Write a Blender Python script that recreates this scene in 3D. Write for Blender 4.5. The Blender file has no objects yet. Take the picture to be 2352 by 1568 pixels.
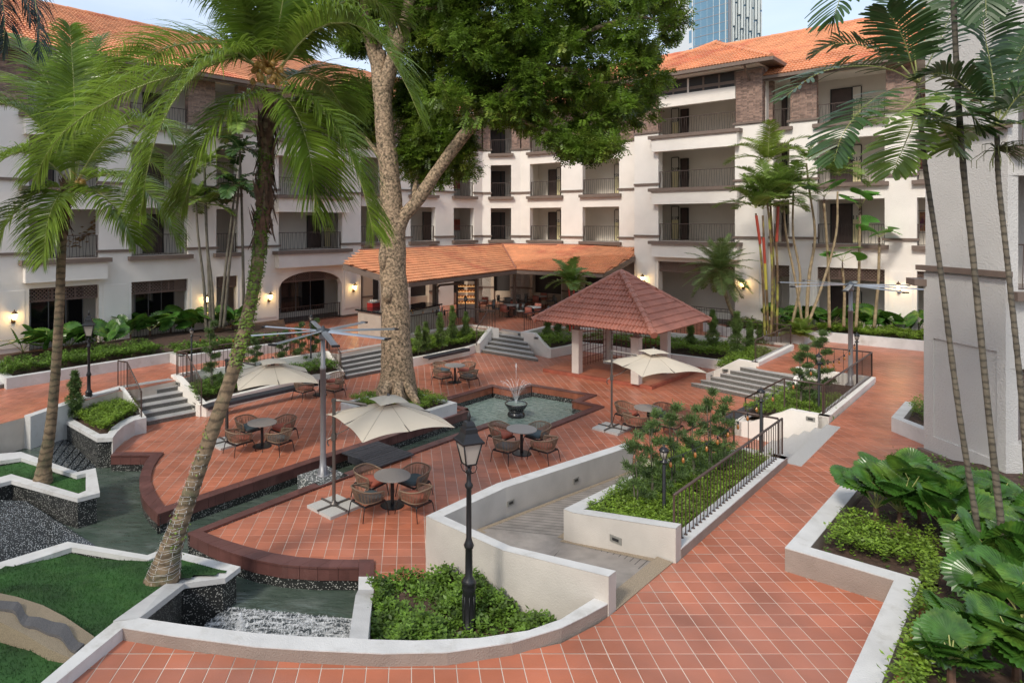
import bpy, bmesh, math, random
import numpy as np
from mathutils import Vector, Matrix
random.seed(7); rng = np.random.default_rng(7)
PI = math.pi; R = math.radians
scene = bpy.context.scene
COL = scene.collection

# ---------------------------------------------------------------- camera, sky, sun, exposure
CX, YH, F, W, CAMZ = 945.0, 510.0, 1500.0, 2352.0, 6.9
cam_d = bpy.data.cameras.new('camera'); cam = bpy.data.objects.new('camera', cam_d); COL.objects.link(cam)
cam.location = (0, 0, CAMZ); cam.rotation_euler = (R(90), 0, 0)
cam_d.sensor_width = 36; cam_d.lens = 36 * F / W
cam_d.shift_x = (W / 2 - CX) / W; cam_d.shift_y = -(784 - YH) / W
cam_d.clip_start = 0.1; cam_d.clip_end = 2000
scene.camera = cam
SUN_EL, SUN_AZ = 42.0, (-0.62, -0.785)      # azimuth: where the sun stands, seen from the court
wd = bpy.data.worlds.new('World'); scene.world = wd; wd.use_nodes = True
nt = wd.node_tree; nt.nodes.clear()
wo = nt.nodes.new('ShaderNodeOutputWorld'); wb = nt.nodes.new('ShaderNodeBackground')
sky = nt.nodes.new('ShaderNodeTexSky'); sky.sky_type = 'NISHITA'; sky.sun_disc = False
sky.sun_elevation = R(SUN_EL); sky.sun_rotation = math.atan2(SUN_AZ[0], SUN_AZ[1])
sky.air_density = 1.0; sky.dust_density = 2.2; sky.ozone_density = 1.0
tc = nt.nodes.new('ShaderNodeTexCoord'); mp = nt.nodes.new('ShaderNodeMapping'); mp.inputs['Scale'].default_value = (1.2, 1.2, 5.0)
cn = nt.nodes.new('ShaderNodeTexNoise'); cn.inputs['Scale'].default_value = 1.6; cn.inputs['Detail'].default_value = 7; cn.inputs['Distortion'].default_value = .4
cr = nt.nodes.new('ShaderNodeValToRGB'); cr.color_ramp.elements[0].position = .36; cr.color_ramp.elements[0].color = (.35, .35, .35, 1); cr.color_ramp.elements[1].position = .66; cr.color_ramp.elements[1].color = (.92, .92, .92, 1)
mx = nt.nodes.new('ShaderNodeMix'); mx.data_type = 'RGBA'; mx.inputs[7].default_value = (4.3, 4.8, 5.6, 1)
L = nt.links.new
L(tc.outputs['Generated'], mp.inputs['Vector']); L(mp.outputs['Vector'], cn.inputs['Vector']); L(cn.outputs['Fac'], cr.inputs['Fac'])
L(cr.outputs['Color'], mx.inputs[0]); L(sky.outputs['Color'], mx.inputs[6]); L(mx.outputs[2], wb.inputs['Color'])
wb.inputs['Strength'].default_value = 0.135; L(wb.outputs['Background'], wo.inputs['Surface'])
sl = bpy.data.lights.new('sun', 'SUN'); so = bpy.data.objects.new('sun', sl); COL.objects.link(so)
sl.energy = 1.65; sl.angle = R(10); sl.color = (1.0, .93, .82)
sd = Vector((SUN_AZ[0] * math.cos(R(SUN_EL)), SUN_AZ[1] * math.cos(R(SUN_EL)), math.sin(R(SUN_EL))))
so.rotation_euler = sd.to_track_quat('Z', 'Y').to_euler(); so.location = (0, 0, 60)
scene.view_settings.view_transform = 'Standard'; scene.view_settings.look = 'None'
scene.view_settings.gamma = 1.0; scene.view_settings.use_curve_mapping = False
scene.view_settings.exposure = 0.70
scene.render.engine = 'CYCLES'
scene.cycles.max_bounces = 7; scene.cycles.diffuse_bounces = 4; scene.cycles.transparent_max_bounces = 12
scene.cycles.use_denoising = True

# ---------------------------------------------------------------- from a pixel of the photograph (2352 wide) to a place
def P(x, y, z=0.0):
    d = F * (CAMZ - z) / (y - YH)
    return Vector(((x - CX) / F * d, d, z))
def at(x, y, d):
    return Vector(((x - CX) / F * d, d, CAMZ - (y - YH) / F * d))
def xd(x, d, z=0.0): return Vector(((x - CX) / F * d, d, z))

# ---------------------------------------------------------------- materials
MATS = {}
def mat(name, col, rough=.6, var=.0, vscale=3.0, bump=0.0, bscale=20.0, metal=0.0, dark=None, tscale=None, coat=0, trans=0, spec=None, sub=0, detail=5, cell=None, cellvar=0.25, col2=None, c2scale=1.0, c2pos=(.5, .62), band=None, bandc=(.4, 1.1)):
    if name in MATS: return MATS[name]
    m = bpy.data.materials.new(name); m.use_nodes = True; t = m.node_tree; b = t.nodes['Principled BSDF']
    N = t.nodes.new; K = t.links.new
    b.inputs['Roughness'].default_value = rough; b.inputs['Metallic'].default_value = metal
    if spec is not None: b.inputs['Specular IOR Level'].default_value = spec
    if coat: b.inputs['Coat Weight'].default_value = coat
    b.inputs['Base Color'].default_value = (*col, 1)
    geo = N('ShaderNodeNewGeometry'); pos = geo.outputs['Position']
    out = None
    if col2 is not None:
        n = N('ShaderNodeTexNoise'); n.inputs['Scale'].default_value = c2scale; n.inputs['Detail'].default_value = 6; n.inputs['Roughness'].default_value = .65; K(pos, n.inputs['Vector'])
        r = N('ShaderNodeMapRange'); r.inputs[1].default_value = c2pos[0]; r.inputs[2].default_value = c2pos[1]; K(n.outputs['Fac'], r.inputs[0])
        q = N('ShaderNodeMix'); q.data_type = 'RGBA'; q.inputs[6].default_value = (*col, 1); q.inputs[7].default_value = (*col2, 1); K(r.outputs[0], q.inputs[0]); out = q.outputs[2]
    if var:
        n = N('ShaderNodeTexNoise'); n.inputs['Scale'].default_value = vscale; n.inputs['Detail'].default_value = detail; K(pos, n.inputs['Vector'])
        r = N('ShaderNodeMapRange'); r.inputs[1].default_value = .3; r.inputs[2].default_value = .7; r.inputs[3].default_value = 1 - var; r.inputs[4].default_value = 1 + var * .7; K(n.outputs['Fac'], r.inputs[0])
        q = N('ShaderNodeMix'); q.data_type = 'RGBA'; q.blend_type = 'MULTIPLY'; q.inputs[0].default_value = 1
        if out: K(out, q.inputs[6])
        else: q.inputs[6].default_value = (*col, 1)
        K(r.outputs[0], q.inputs[7]); out = q.outputs[2]
    if band:
        wv = N('ShaderNodeTexWave'); wv.wave_type = 'BANDS'; wv.bands_direction = 'Z'; wv.inputs['Scale'].default_value = band; wv.inputs['Distortion'].default_value = 4.5; wv.inputs['Detail'].default_value = 3; wv.inputs['Detail Scale'].default_value = 2.5; K(pos, wv.inputs['Vector'])
        r = N('ShaderNodeMapRange'); r.inputs[1].default_value = 0.02; r.inputs[2].default_value = .45; r.inputs[3].default_value = bandc[0]; r.inputs[4].default_value = bandc[1]; K(wv.outputs['Fac'], r.inputs[0])
        q = N('ShaderNodeMix'); q.data_type = 'RGBA'; q.blend_type = 'MULTIPLY'; q.inputs[0].default_value = 1
        if out: K(out, q.inputs[6])
        else: q.inputs[6].default_value = (*col, 1)
        K(r.outputs[0], q.inputs[7]); out = q.outputs[2]
    if cell is not None:        # a tone of its own for each piece laid on this grid
        v = N('ShaderNodeVectorMath'); v.operation = 'SNAP'; v.inputs[1].default_value = cell; K(pos, v.inputs[0])
        wn = N('ShaderNodeTexWhiteNoise'); wn.noise_dimensions = '3D'; K(v.outputs[0], wn.inputs['Vector'])
        r = N('ShaderNodeMapRange'); r.inputs[3].default_value = 1 - cellvar; r.inputs[4].default_value = 1 + cellvar * .6; K(wn.outputs['Value'], r.inputs[0])
        q = N('ShaderNodeMix'); q.data_type = 'RGBA'; q.blend_type = 'MULTIPLY'; q.inputs[0].default_value = 1
        if out: K(out, q.inputs[6])
        else: q.inputs[6].default_value = (*col, 1)
        K(r.outputs[0], q.inputs[7]); out = q.outputs[2]
    if out: K(out, b.inputs['Base Color'])
    if bump:
        n = N('ShaderNodeTexNoise'); n.inputs['Scale'].default_value = bscale; n.inputs['Detail'].default_value = 4; K(pos, n.inputs['Vector'])
        u = N('ShaderNodeBump'); u.inputs['Strength'].default_value = bump; u.inputs['Distance'].default_value = .02; K(n.outputs['Fac'], u.inputs['Height']); K(u.outputs[0], b.inputs['Normal'])
    if sub:     # thin leaf: some light comes through
        tr = N('ShaderNodeBsdfTranslucent'); mxs = N('ShaderNodeMixShader'); mxs.inputs[0].default_value = sub
        if out: K(out, tr.inputs['Color'])
        else: tr.inputs['Color'].default_value = (*col, 1)
        K(b.outputs[0], mxs.inputs[1]); K(tr.outputs[0], mxs.inputs[2]); K(mxs.outputs[0], t.nodes['Material Output'].inputs['Surface'])
    MATS[name] = m; return m

WHITE = mat('white_render', (.80, .752, .685), .75, var=.07, vscale=.8, bump=.5, bscale=38)
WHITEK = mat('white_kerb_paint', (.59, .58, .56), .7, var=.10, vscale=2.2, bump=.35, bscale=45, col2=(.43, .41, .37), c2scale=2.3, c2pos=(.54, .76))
RAMPW = mat('shaded_ramp_wall_render', (.52, .48, .43), .8, var=.14, vscale=1.2, bump=.35, bscale=40)  # ramp wall sides, darkened in the colour for the shade they stand in
GREIGE = mat('greige_paint_with_shade', (.31, .25, .21), .8, var=.12, vscale=2.5, bump=.8, bscale=50)  # low wall sides: greige paint plus shade and floor bounce in one colour
ROUGHW = mat('rough_white_render', (.55, .53, .50), .8, var=.05, vscale=1.0, bump=1.0, bscale=26)
INNER = mat('corridor_paint', (.68, .63, .56), .8, var=.05, vscale=1)
TRIM = mat('brown_trim', (.165, .12, .095), .6, var=.12, vscale=4, bump=.2, bscale=60)
DARKM = mat('dark_bronze_metal', (.085, .06, .05), .45, metal=.3)
RAILM = mat('brown_rail_metal', (.085, .055, .045), .42, metal=.2, var=.1)
BLACKM = mat('black_painted_iron', (.02, .02, .022), .35, metal=.2)
TILE = mat('terracotta_floor_tile', (.47, .155, .085), .34, var=.2, vscale=.9, bump=.12, bscale=60, cell=(.3, .3, 1.0), cellvar=.16, col2=(.40, .16, .105), c2scale=.35, c2pos=(.45, .7))
GROUT = mat('pale_tile_joint', (.62, .54, .46), .85, var=.25, vscale=1.1)
ROOFT = mat('orange_roof_tile', (.66, .275, .13), .6, var=.16, vscale=.7, bump=.2, bscale=30, cell=(.33, .33, .2), cellvar=.12, col2=(.55, .16, .08), c2scale=.5, c2pos=(.52, .68))
ROOFG = mat('rose_terracotta_roof_tile', (.47, .185, .125), .5, var=.14, vscale=1.5, bump=.15, bscale=30, cell=(.4, .4, .3), cellvar=.12)
CURB = mat('dark_red_coping_tile', (.135, .058, .05), .32, var=.2, vscale=2.5, bump=.1, bscale=40, cell=(.41, .41, 1.0), cellvar=.2)
CURBR = mat('red_brown_face_tile', (.27, .09, .05), .3, var=.2, vscale=2.0, cell=(.37, .37, 1.0), cellvar=.15)
BRICK = mat('brown_brick', (.30, .195, .15), .8, var=.3, vscale=6, bump=.4, bscale=40, cell=(.23, .23, .075), cellvar=.45)
MORTAR = mat('brick_mortar', (.30, .27, .25), .9)
DARKIN = mat('dark_interior', (.02, .018, .017), .5)
GLASSD = mat('dark_glass', (.012, .013, .016), .06, spec=.6)
DOOR = mat('dark_wood_door', (.075, .05, .045), .45, var=.15, vscale=6)
SIGN = mat('pale_yellow_panel', (.78, .70, .42), .5, var=.06)
SIGNW = mat('pale_panel', (.66, .62, .55), .5)
BLACK = mat('black_print', (.02, .02, .02), .5)
WOODD = mat('black_stained_timber', (.045, .045, .052), .5, var=.35, vscale=9, bump=.3, bscale=50)
SOIL = mat('dark_brown_soil', (.075, .042, .028), .95, var=.5, vscale=9, bump=1, bscale=30)
GRASS = mat('short_green_turf', (.032, .11, .018), .85, var=.45, vscale=1.2, bump=1.0, bscale=160, col2=(.04, .12, .02), c2scale=2.5)
BARKP = mat('palm_bark', (.235, .165, .10), .85, band=1.85, bandc=(.55, 1.08), var=.5, vscale=5, bump=.9, bscale=35, col2=(.10, .09, .05), c2scale=2.5, c2pos=(.5, .62))
BARKG = mat('grey_green_palm_stem', (.13, .115, .085), .75, var=.35, vscale=6, bump=.6, bscale=30)
BARK = mat('mottled_grey_bark', (.35, .25, .16), .9, var=.75, vscale=13, bump=1.0, bscale=12, col2=(.13, .10, .06), c2scale=9, c2pos=(.50, .60), detail=10)
LEAFA = mat('tree_leaf', (.15, .25, .028), .45, var=.6, vscale=1.1, sub=.5, cell=(.3, .3, .3), cellvar=.55, col2=(.30, .38, .06), c2scale=.9, c2pos=(.52, .66))
LEAFP = mat('coconut_leaf', (.20, .30, .04), .28, var=.45, vscale=1.3, sub=.45, cell=(.5, .5, .5), cellvar=.25)
LEAFD = mat('dark_palm_leaf', (.05, .105, .028), .35, var=.4, vscale=1.5, sub=.2)
LEAFM = mat('mid_palm_leaf', (.20, .30, .055), .38, var=.4, vscale=1.8, sub=.3)
LEAFY = mat('yellow_green_palm_leaf', (.20, .27, .035), .4, var=.35, vscale=2, sub=.35)
LEAFF = mat('fan_leaf', (.055, .145, .022), .27, var=.55, vscale=4.5, sub=.22, col2=(.12, .22, .03), c2scale=1.6)
LEAFL = mat('bright_fan_leaf', (.10, .30, .035), .35, var=.25, vscale=2.5, sub=.35)
HEDGE = mat('hedge_leaf', (.14, .25, .03), .5, var=.55, vscale=3.5, sub=.28, cell=(.09, .09, .09), cellvar=.5)
HEDGEY = mat('young_hedge_leaf', (.21, .33, .035), .5, var=.35, vscale=3.5, sub=.3, cell=(.09, .09, .09), cellvar=.35)
CONIF = mat('podocarpus_leaf', (.10, .165, .045), .55, var=.5, vscale=5, sub=.15)
DEAD = mat('dry_brown_sheath', (.13, .07, .045), .9, var=.5, vscale=9)
RACH = mat('frond_rib', (.34, .36, .12), .5)
COCO = mat('orange_coconut', (.42, .24, .06), .4, var=.2, vscale=6)
IVY = mat('climbing_ivy_leaf', (.16, .24, .03), .5, var=.5, vscale=8, sub=.2)
ROPE = mat('taupe_rope', (.24, .165, .11), .8, var=.12, vscale=20, bump=.4, bscale=200)
CUSHR = mat('rust_red_cushion', (.38, .105, .065), .8, var=.06)
CUSHB = mat('blue_grey_cushion', (.075, .105, .115), .8, var=.06)
STONET = mat('speckled_grey_stone', (.30, .28, .26), .35, var=.2, vscale=90, detail=8)
CANVAS = mat('cream_canvas', (.62, .55, .44), .9, var=.04, vscale=2, sub=.12)
GUN = mat('grey_mast_metal', (.13, .115, .105), .4, metal=.5)
ALU = mat('brushed_aluminium', (.50, .52, .55), .35, metal=.75)
STEEL = mat('grey_pole_paint', (.30, .30, .31), .45, metal=.3)
GRAN = mat('pale_granite_slab', (.50, .49, .46), .6, var=.18, vscale=60, detail=8)
RAMP = mat('washed_grey_aggregate', (.30, .265, .235), .75, var=.2, vscale=3, bump=.5, bscale=120, col2=(.24, .215, .19), c2scale=.9)
RAMPB = mat('tan_pebble_border', (.33, .26, .18), .85, var=.45, vscale=70, bump=.6, bscale=120)
PEBP = mat('tan_pebble_wash', (.34, .27, .18), .85, var=.4, vscale=80, bump=.6, bscale=150)
PEBG = mat('grey_pebble_wash', (.13, .125, .125), .85, var=.4, vscale=80, bump=.6, bscale=150)
GROOVE = mat('ramp_groove', (.05, .045, .04), .9)
PAVE = mat('grey_patterned_paver', (.13, .115, .105), .6, var=.4, vscale=9)
TERRR = mat('red_trellis_metal', (.16, .045, .03), .5)
POSTM = mat('brown_grey_post', (.30, .22, .18), .7, var=.1)
AMBER = mat('amber_bulb_glass', (.36, .14, .035), .15, coat=.5)
CHROME = mat('lamp_glass_white', (.55, .50, .44), .3, sub=.3)
CREAM = mat('cream_post_render', (.62, .56, .50), .8, var=.06, bump=.3, bscale=40)

def speckle(name, base, dots, scale, pos=.16, rough=.4, bump=.3):
    m = bpy.data.materials.new(name); m.use_nodes = True; t = m.node_tree; b = t.nodes['Principled BSDF']; N = t.nodes.new; K = t.links.new
    g = N('ShaderNodeNewGeometry'); v = N('ShaderNodeTexVoronoi'); v.inputs['Scale'].default_value = scale; K(g.outputs['Position'], v.inputs['Vector'])
    r = N('ShaderNodeMapRange'); r.inputs[1].default_value = pos; r.inputs[2].default_value = pos + .12; r.inputs[3].default_value = 1; r.inputs[4].default_value = 0; K(v.outputs['Distance'], r.inputs[0])
    wn = N('ShaderNodeTexWhiteNoise'); K(v.outputs['Position'], wn.inputs['Vector'])
    gt = N('ShaderNodeMath'); gt.operation = 'GREATER_THAN'; gt.inputs[1].default_value = .35; K(wn.outputs['Value'], gt.inputs[0])
    mu = N('ShaderNodeMath'); mu.operation = 'MULTIPLY'; K(r.outputs[0], mu.inputs[0]); K(gt.outputs[0], mu.inputs[1])
    q = N('ShaderNodeMix'); q.data_type = 'RGBA'; q.inputs[6].default_value = (*base, 1); q.inputs[7].default_value = (*dots, 1); K(mu.outputs[0], q.inputs[0])
    K(q.outputs[2], b.inputs['Base Color']); b.inputs['Roughness'].default_value = rough
    u = N('ShaderNodeBump'); u.inputs['Strength'].default_value = bump; u.inputs['Distance'].default_value = .01; K(mu.outputs[0], u.inputs['Height']); K(u.outputs[0], b.inputs['Normal'])
    MATS[name] = m; return m
MOSAIC = speckle('black_and_white_pebble_mosaic', (.022, .023, .022), (.50, .50, .46), 32, .26)
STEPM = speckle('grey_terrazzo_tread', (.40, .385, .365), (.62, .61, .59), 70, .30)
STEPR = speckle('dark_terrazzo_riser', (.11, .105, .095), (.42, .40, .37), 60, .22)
def water_mat(name, col, bscale, bstr, foam=0, fscale=3, stretch=(1, 1, 1), rough=.04):
    m = bpy.data.materials.new(name); m.use_nodes = True; t = m.node_tree; b = t.nodes['Principled BSDF']; N = t.nodes.new; K = t.links.new
    g = N('ShaderNodeNewGeometry'); mpg = N('ShaderNodeMapping'); mpg.inputs['Scale'].default_value = stretch; K(g.outputs['Position'], mpg.inputs['Vector'])
    n = N('ShaderNodeTexNoise'); n.inputs['Scale'].default_value = bscale; n.inputs['Detail'].default_value = 3; K(mpg.outputs[0], n.inputs['Vector'])
    u = N('ShaderNodeBump'); u.inputs['Strength'].default_value = bstr; u.inputs['Distance'].default_value = .05; K(n.outputs['Fac'], u.inputs['Height']); K(u.outputs[0], b.inputs['Normal'])
    n2 = N('ShaderNodeTexNoise'); n2.inputs['Scale'].default_value = fscale; n2.inputs['Detail'].default_value = 6; n2.inputs['Distortion'].default_value = .6; K(mpg.outputs[0], n2.inputs['Vector'])
    r = N('ShaderNodeMapRange'); r.inputs[1].default_value = .42; r.inputs[2].default_value = .72; r.inputs[3].default_value = 0; r.inputs[4].default_value = 1; K(n2.outputs['Fac'], r.inputs[0])
    q = N('ShaderNodeMix'); q.data_type = 'RGBA'; q.inputs[6].default_value = (*col, 1); q.inputs[7].default_value = (*(c + foam for c in col), 1); K(r.outputs[0], q.inputs[0]); K(q.outputs[2], b.inputs['Base Color'])
    b.inputs['Roughness'].default_value = rough; b.inputs['IOR'].default_value = 1.33
    MATS[name] = m; return m
WATER = water_mat('green_grey_water', (.055, .078, .060), 2.4, 1.0, .05, 1.1, (1, 2.2, 1))
POOLW = water_mat('pale_green_rippled_water', (.16, .22, .19), 9.0, .7, .10, 6, rough=.08)
FALLW = speckle('wet_pebble_fall', (.03, .035, .038), (.55, .58, .60), 34, .26, rough=.08, bump=.8)

FOAMW = water_mat('foaming_fall_water', (.05, .06, .065), 16, 1.0, .62, 7, (.55, 2.2, 1), rough=.18)
def emis(name, col, s):
    m = bpy.data.materials.new(name); m.use_nodes = True; b = m.node_tree.nodes['Principled BSDF']
    b.inputs['Base Color'].default_value = (*col, 1); b.inputs['Emission Color'].default_value = (*col, 1); b.inputs['Emission Strength'].default_value = s; MATS[name] = m; return m
LAMPON = emis('lit_warm_lamp_glass', (1, .72, .28), 9)
DISPL = emis('lit_display_shelf', (.8, .45, .18), .45)
STRIP = emis('warm_counter_light_strip', (1, .55, .2), 5)
def spray_mat():
    m = bpy.data.materials.new('water_spray'); m.use_nodes = True; t = m.node_tree; b = t.nodes['Principled BSDF']; b.inputs['Base Color'].default_value = (.9, .92, .93, 1); b.inputs['Roughness'].default_value = .3
    b.inputs['Alpha'].default_value = .26; MATS['water_spray'] = m; return m
SPRAY = spray_mat()

# ---------------------------------------------------------------- meshes and objects
def tag(o, label=None, cat=None, group=None, kind=None):
    if label: o['label'] = label
    if cat: o['category'] = cat
    if group: o['group'] = group
    if kind: o['kind'] = kind
    return o
def thing(name, loc=(0, 0, 0), label=None, cat=None, group=None, rz=0, kind=None):
    o = bpy.data.objects.new(name, None); COL.objects.link(o); o.empty_display_size = .2
    o.location = loc; o.rotation_euler = (0, 0, rz)
    return tag(o, label, cat, group, kind)
def link(name, me, parent=None, m=None):
    if m is not None and not me.materials: me.materials.append(m)
    o = bpy.data.objects.new(name, me); COL.objects.link(o)
    if parent is not None: o.parent = parent
    return o
def wlocal(parent):      # world -> local of an Empty that has no parent
    return Matrix.Translation(parent.location) @ Matrix.Rotation(parent.rotation_euler[2], 4, 'Z')
class MB:
    def __init__(s): s.v = []; s.f = []
    def add(s, vs, fs):
        n = len(s.v); s.v.extend([tuple(p) for p in vs]); s.f.extend([tuple(i + n for i in f) for f in fs]); return s
    def box(s, c, size, rz=0, M=None):
        x, y, z = size[0] / 2, size[1] / 2, size[2] / 2
        pts = [Vector((a * x, b * y, d * z)) for d in (-1, 1) for a, b in ((-1, -1), (1, -1), (1, 1), (-1, 1))]
        if M is not None: pts = [M @ p for p in pts]
        elif rz: m3 = Matrix.Rotation(rz, 3, 'Z'); pts = [m3 @ p for p in pts]
        pts = [p + Vector(c) for p in pts]
        return s.add(pts, [(3, 2, 1, 0), (4, 5, 6, 7), (0, 1, 5, 4), (1, 2, 6, 5), (2, 3, 7, 6), (3, 0, 4, 7)])
    def prism(s, poly, z0, z1=None):     # poly: 2D points, or 3D points whose z is the top; z0 number or list
        n = len(poly)
        top = [(p[0], p[1], z1 if z1 is not None else p[2]) for p in poly]
        bot = [(p[0], p[1], z0[i] if isinstance(z0, (list, tuple)) else z0) for i, p in enumerate(poly)]
        if sum(poly[i][0] * poly[(i + 1) % n][1] - poly[(i + 1) % n][0] * poly[i][1] for i in range(n)) < 0:
            top.reverse(); bot.reverse()
        return s.add(bot + top, [tuple(range(n - 1, -1, -1)), tuple(range(n, 2 * n))] + [(i, (i + 1) % n, n + (i + 1) % n, n + i) for i in range(n)])
    def wall(s, path, th, z0, side=1):   # path of 3D top points along one edge; the wall lies on side*left of it
        pts = [Vector(p) for p in path]; off = offset_line([(p.x, p.y) for p in pts], th * side)
        for i in range(len(pts) - 1):
            a, b = pts[i], pts[i + 1]; c, d = off[i + 1], off[i]
            zz = z0 if not isinstance(z0, (list, tuple)) else None
            za, zb = (zz, zz) if zz is not None else (z0[i], z0[i + 1])
            s.prism([(a.x, a.y, a.z), (b.x, b.y, b.z), (c[0], c[1], b.z), (d[0], d[1], a.z)], [za, zb, zb, za] if side > 0 or True else 0)
        return s
    def tube(s, path, r, n=8, cap=True):
        pts = [Vector(p) for p in path]; rs = r if isinstance(r, (list, tuple)) else [r] * len(pts)
        rings = []; up = None
        for i, p in enumerate(pts):
            t = (pts[min(i + 1, len(pts) - 1)] - pts[max(i - 1, 0)])
            if t.length < 1e-9: t = Vector((0, 0, 1))
            t.normalize()
            if up is None: a = Vector((1, 0, 0)) if abs(t.x) < .9 else Vector((0, 1, 0)); up = (a - t * a.dot(t)).normalized()
            else:
                up = up - t * up.dot(t)
                up = up.normalized() if up.length > 1e-6 else t.orthogonal().normalized()
            w = t.cross(up)
            rings.append([p + (up * math.cos(2 * PI * k / n) + w * math.sin(2 * PI * k / n)) * rs[i] for k in range(n)])
        vs = [q for ring in rings for q in ring]; fs = []
        for i in range(len(pts) - 1):
            for k in range(n): fs.append((i * n + k, i * n + (k + 1) % n, (i + 1) * n + (k + 1) % n, (i + 1) * n + k))
        if cap: fs.append(tuple(range(n - 1, -1, -1))); fs.append(tuple((len(pts) - 1) * n + k for k in range(n)))
        return s.add(vs, fs)
    def lathe(s, prof, c=(0, 0, 0), n=16, sq=False):      # prof: (radius, z)
        c = Vector(c); vs = []; fs = []; off = PI / 4 if sq else 0
        for r, z in prof:
            for k in range(n): a = 2 * PI * k / n + off; vs.append(c + Vector((r * math.cos(a), r * math.sin(a), z)))
        for i in range(len(prof) - 1):
            for k in range(n): fs.append((i * n + k, i * n + (k + 1) % n, (i + 1) * n + (k + 1) % n, (i + 1) * n + k))
        fs.append(tuple(range(n - 1, -1, -1))); fs.append(tuple((len(prof) - 1) * n + k for k in range(n)))
        return s.add(vs, fs)
    def mesh(s, name, M=None, smooth=False):
        me = bpy.data.meshes.new(name); vs = s.v
        if M is not None: Mi = M.inverted(); vs = [tuple(Mi @ Vector(p)) for p in vs]
        me.from_pydata(vs, [], s.f)
        if smooth: me.polygons.foreach_set('use_smooth', [True] * len(me.polygons))
        me.update(); return me
    def build(s, name, m, parent=None, world=True, smooth=False):
        M = wlocal(parent) if (parent is not None and world and parent.parent is None) else (wlocal(parent.parent) if parent is not None and world and parent.parent is not None else None)
        return link(name, s.mesh(name, M, smooth), parent, m)
def offset_line(p, d):      # left offset of an open polyline with mitres
    out = []
    for i in range(len(p)):
        def nrm(a, b):
            v = Vector((b[0] - a[0], b[1] - a[1])); v.normalize(); return Vector((-v.y, v.x))
        if i == 0: n = nrm(p[0], p[1]); q = 1
        elif i == len(p) - 1: n = nrm(p[-2], p[-1]); q = 1
        else:
            a = nrm(p[i - 1], p[i]); b = nrm(p[i], p[i + 1]); n = (a + b)
            if n.length < 1e-6: n = a
            n.normalize(); q = min(2.5, 1 / max(.2, n.dot(a)))
        out.append((p[i][0] + n.x * d * q, p[i][1] + n.y * d * q))
    return out
def offset_ring(p, d):
    q = [p[-1]] + list(p) + [p[0]]; return offset_line(q, d)[1:-1]
def np_mesh(name, V, Fc, m, parent=None, smooth=False):      # V (n,3), Fc (k, 3 or 4)
    me = bpy.data.meshes.new(name); V = np.ascontiguousarray(V, dtype=np.float32); Fc = np.ascontiguousarray(Fc, dtype=np.int32)
    if parent is not None:
        base = parent if parent.parent is None else parent.parent
        Mi = np.array(wlocal(base).inverted(), dtype=np.float32); V = V @ Mi[:3, :3].T + Mi[:3, 3]
    k = Fc.shape[1]; me.vertices.add(len(V)); me.vertices.foreach_set('co', V.astype(np.float32).ravel())
    me.loops.add(Fc.size); me.loops.foreach_set('vertex_index', Fc.ravel()); me.polygons.add(len(Fc))
    me.polygons.foreach_set('loop_start', np.arange(0, Fc.size, k, dtype=np.int32))
    try: me.polygons.foreach_set('loop_total', np.full(len(Fc), k, dtype=np.int32))
    except Exception: pass
    if smooth: me.polygons.foreach_set('use_smooth', np.ones(len(Fc), dtype=bool))
    me.update(calc_edges=True); me.materials.append(m)
    return link(name, me, parent)
def inside(poly, X, Y):
    X = np.asarray(X); Y = np.asarray(Y); r = np.zeros(X.shape, bool); n = len(poly)
    for i in range(n):
        x0, y0 = poly[i][0], poly[i][1]; x1, y1 = poly[(i + 1) % n][0], poly[(i + 1) % n][1]
        c = ((y0 > Y) != (y1 > Y)) & (X < (x1 - x0) * (Y - y0) / ((y1 - y0) if y1 != y0 else 1e-9) + x0); r ^= c
    return r
def unit(v): return v / np.maximum(np.linalg.norm(v, axis=-1, keepdims=True), 1e-9)
def clip_to_cell(poly, x0, y0, x1, y1):      # Sutherland-Hodgman
    def cl(pts, ins, cut):
        o = []
        for i in range(len(pts)):
            a, b = pts[i - 1], pts[i]; ia, ib = ins(a), ins(b)
            if ib:
                if not ia: o.append(cut(a, b))
                o.append(b)
            elif ia: o.append(cut(a, b))
        return o
    def cx(v): return lambda a, b: (v, a[1] + (b[1] - a[1]) * (v - a[0]) / (b[0] - a[0]))
    def cy(v): return lambda a, b: (a[0] + (b[0] - a[0]) * (v - a[1]) / (b[1] - a[1]), v)
    for ins, cut in ((lambda p: p[0] > x0, cx(x0)), (lambda p: p[0] < x1, cx(x1)), (lambda p: p[1] > y0, cy(y0)), (lambda p: p[1] < y1, cy(y1))):
        poly = cl(poly, ins, cut)
        if len(poly) < 3: return []
    return poly
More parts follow.
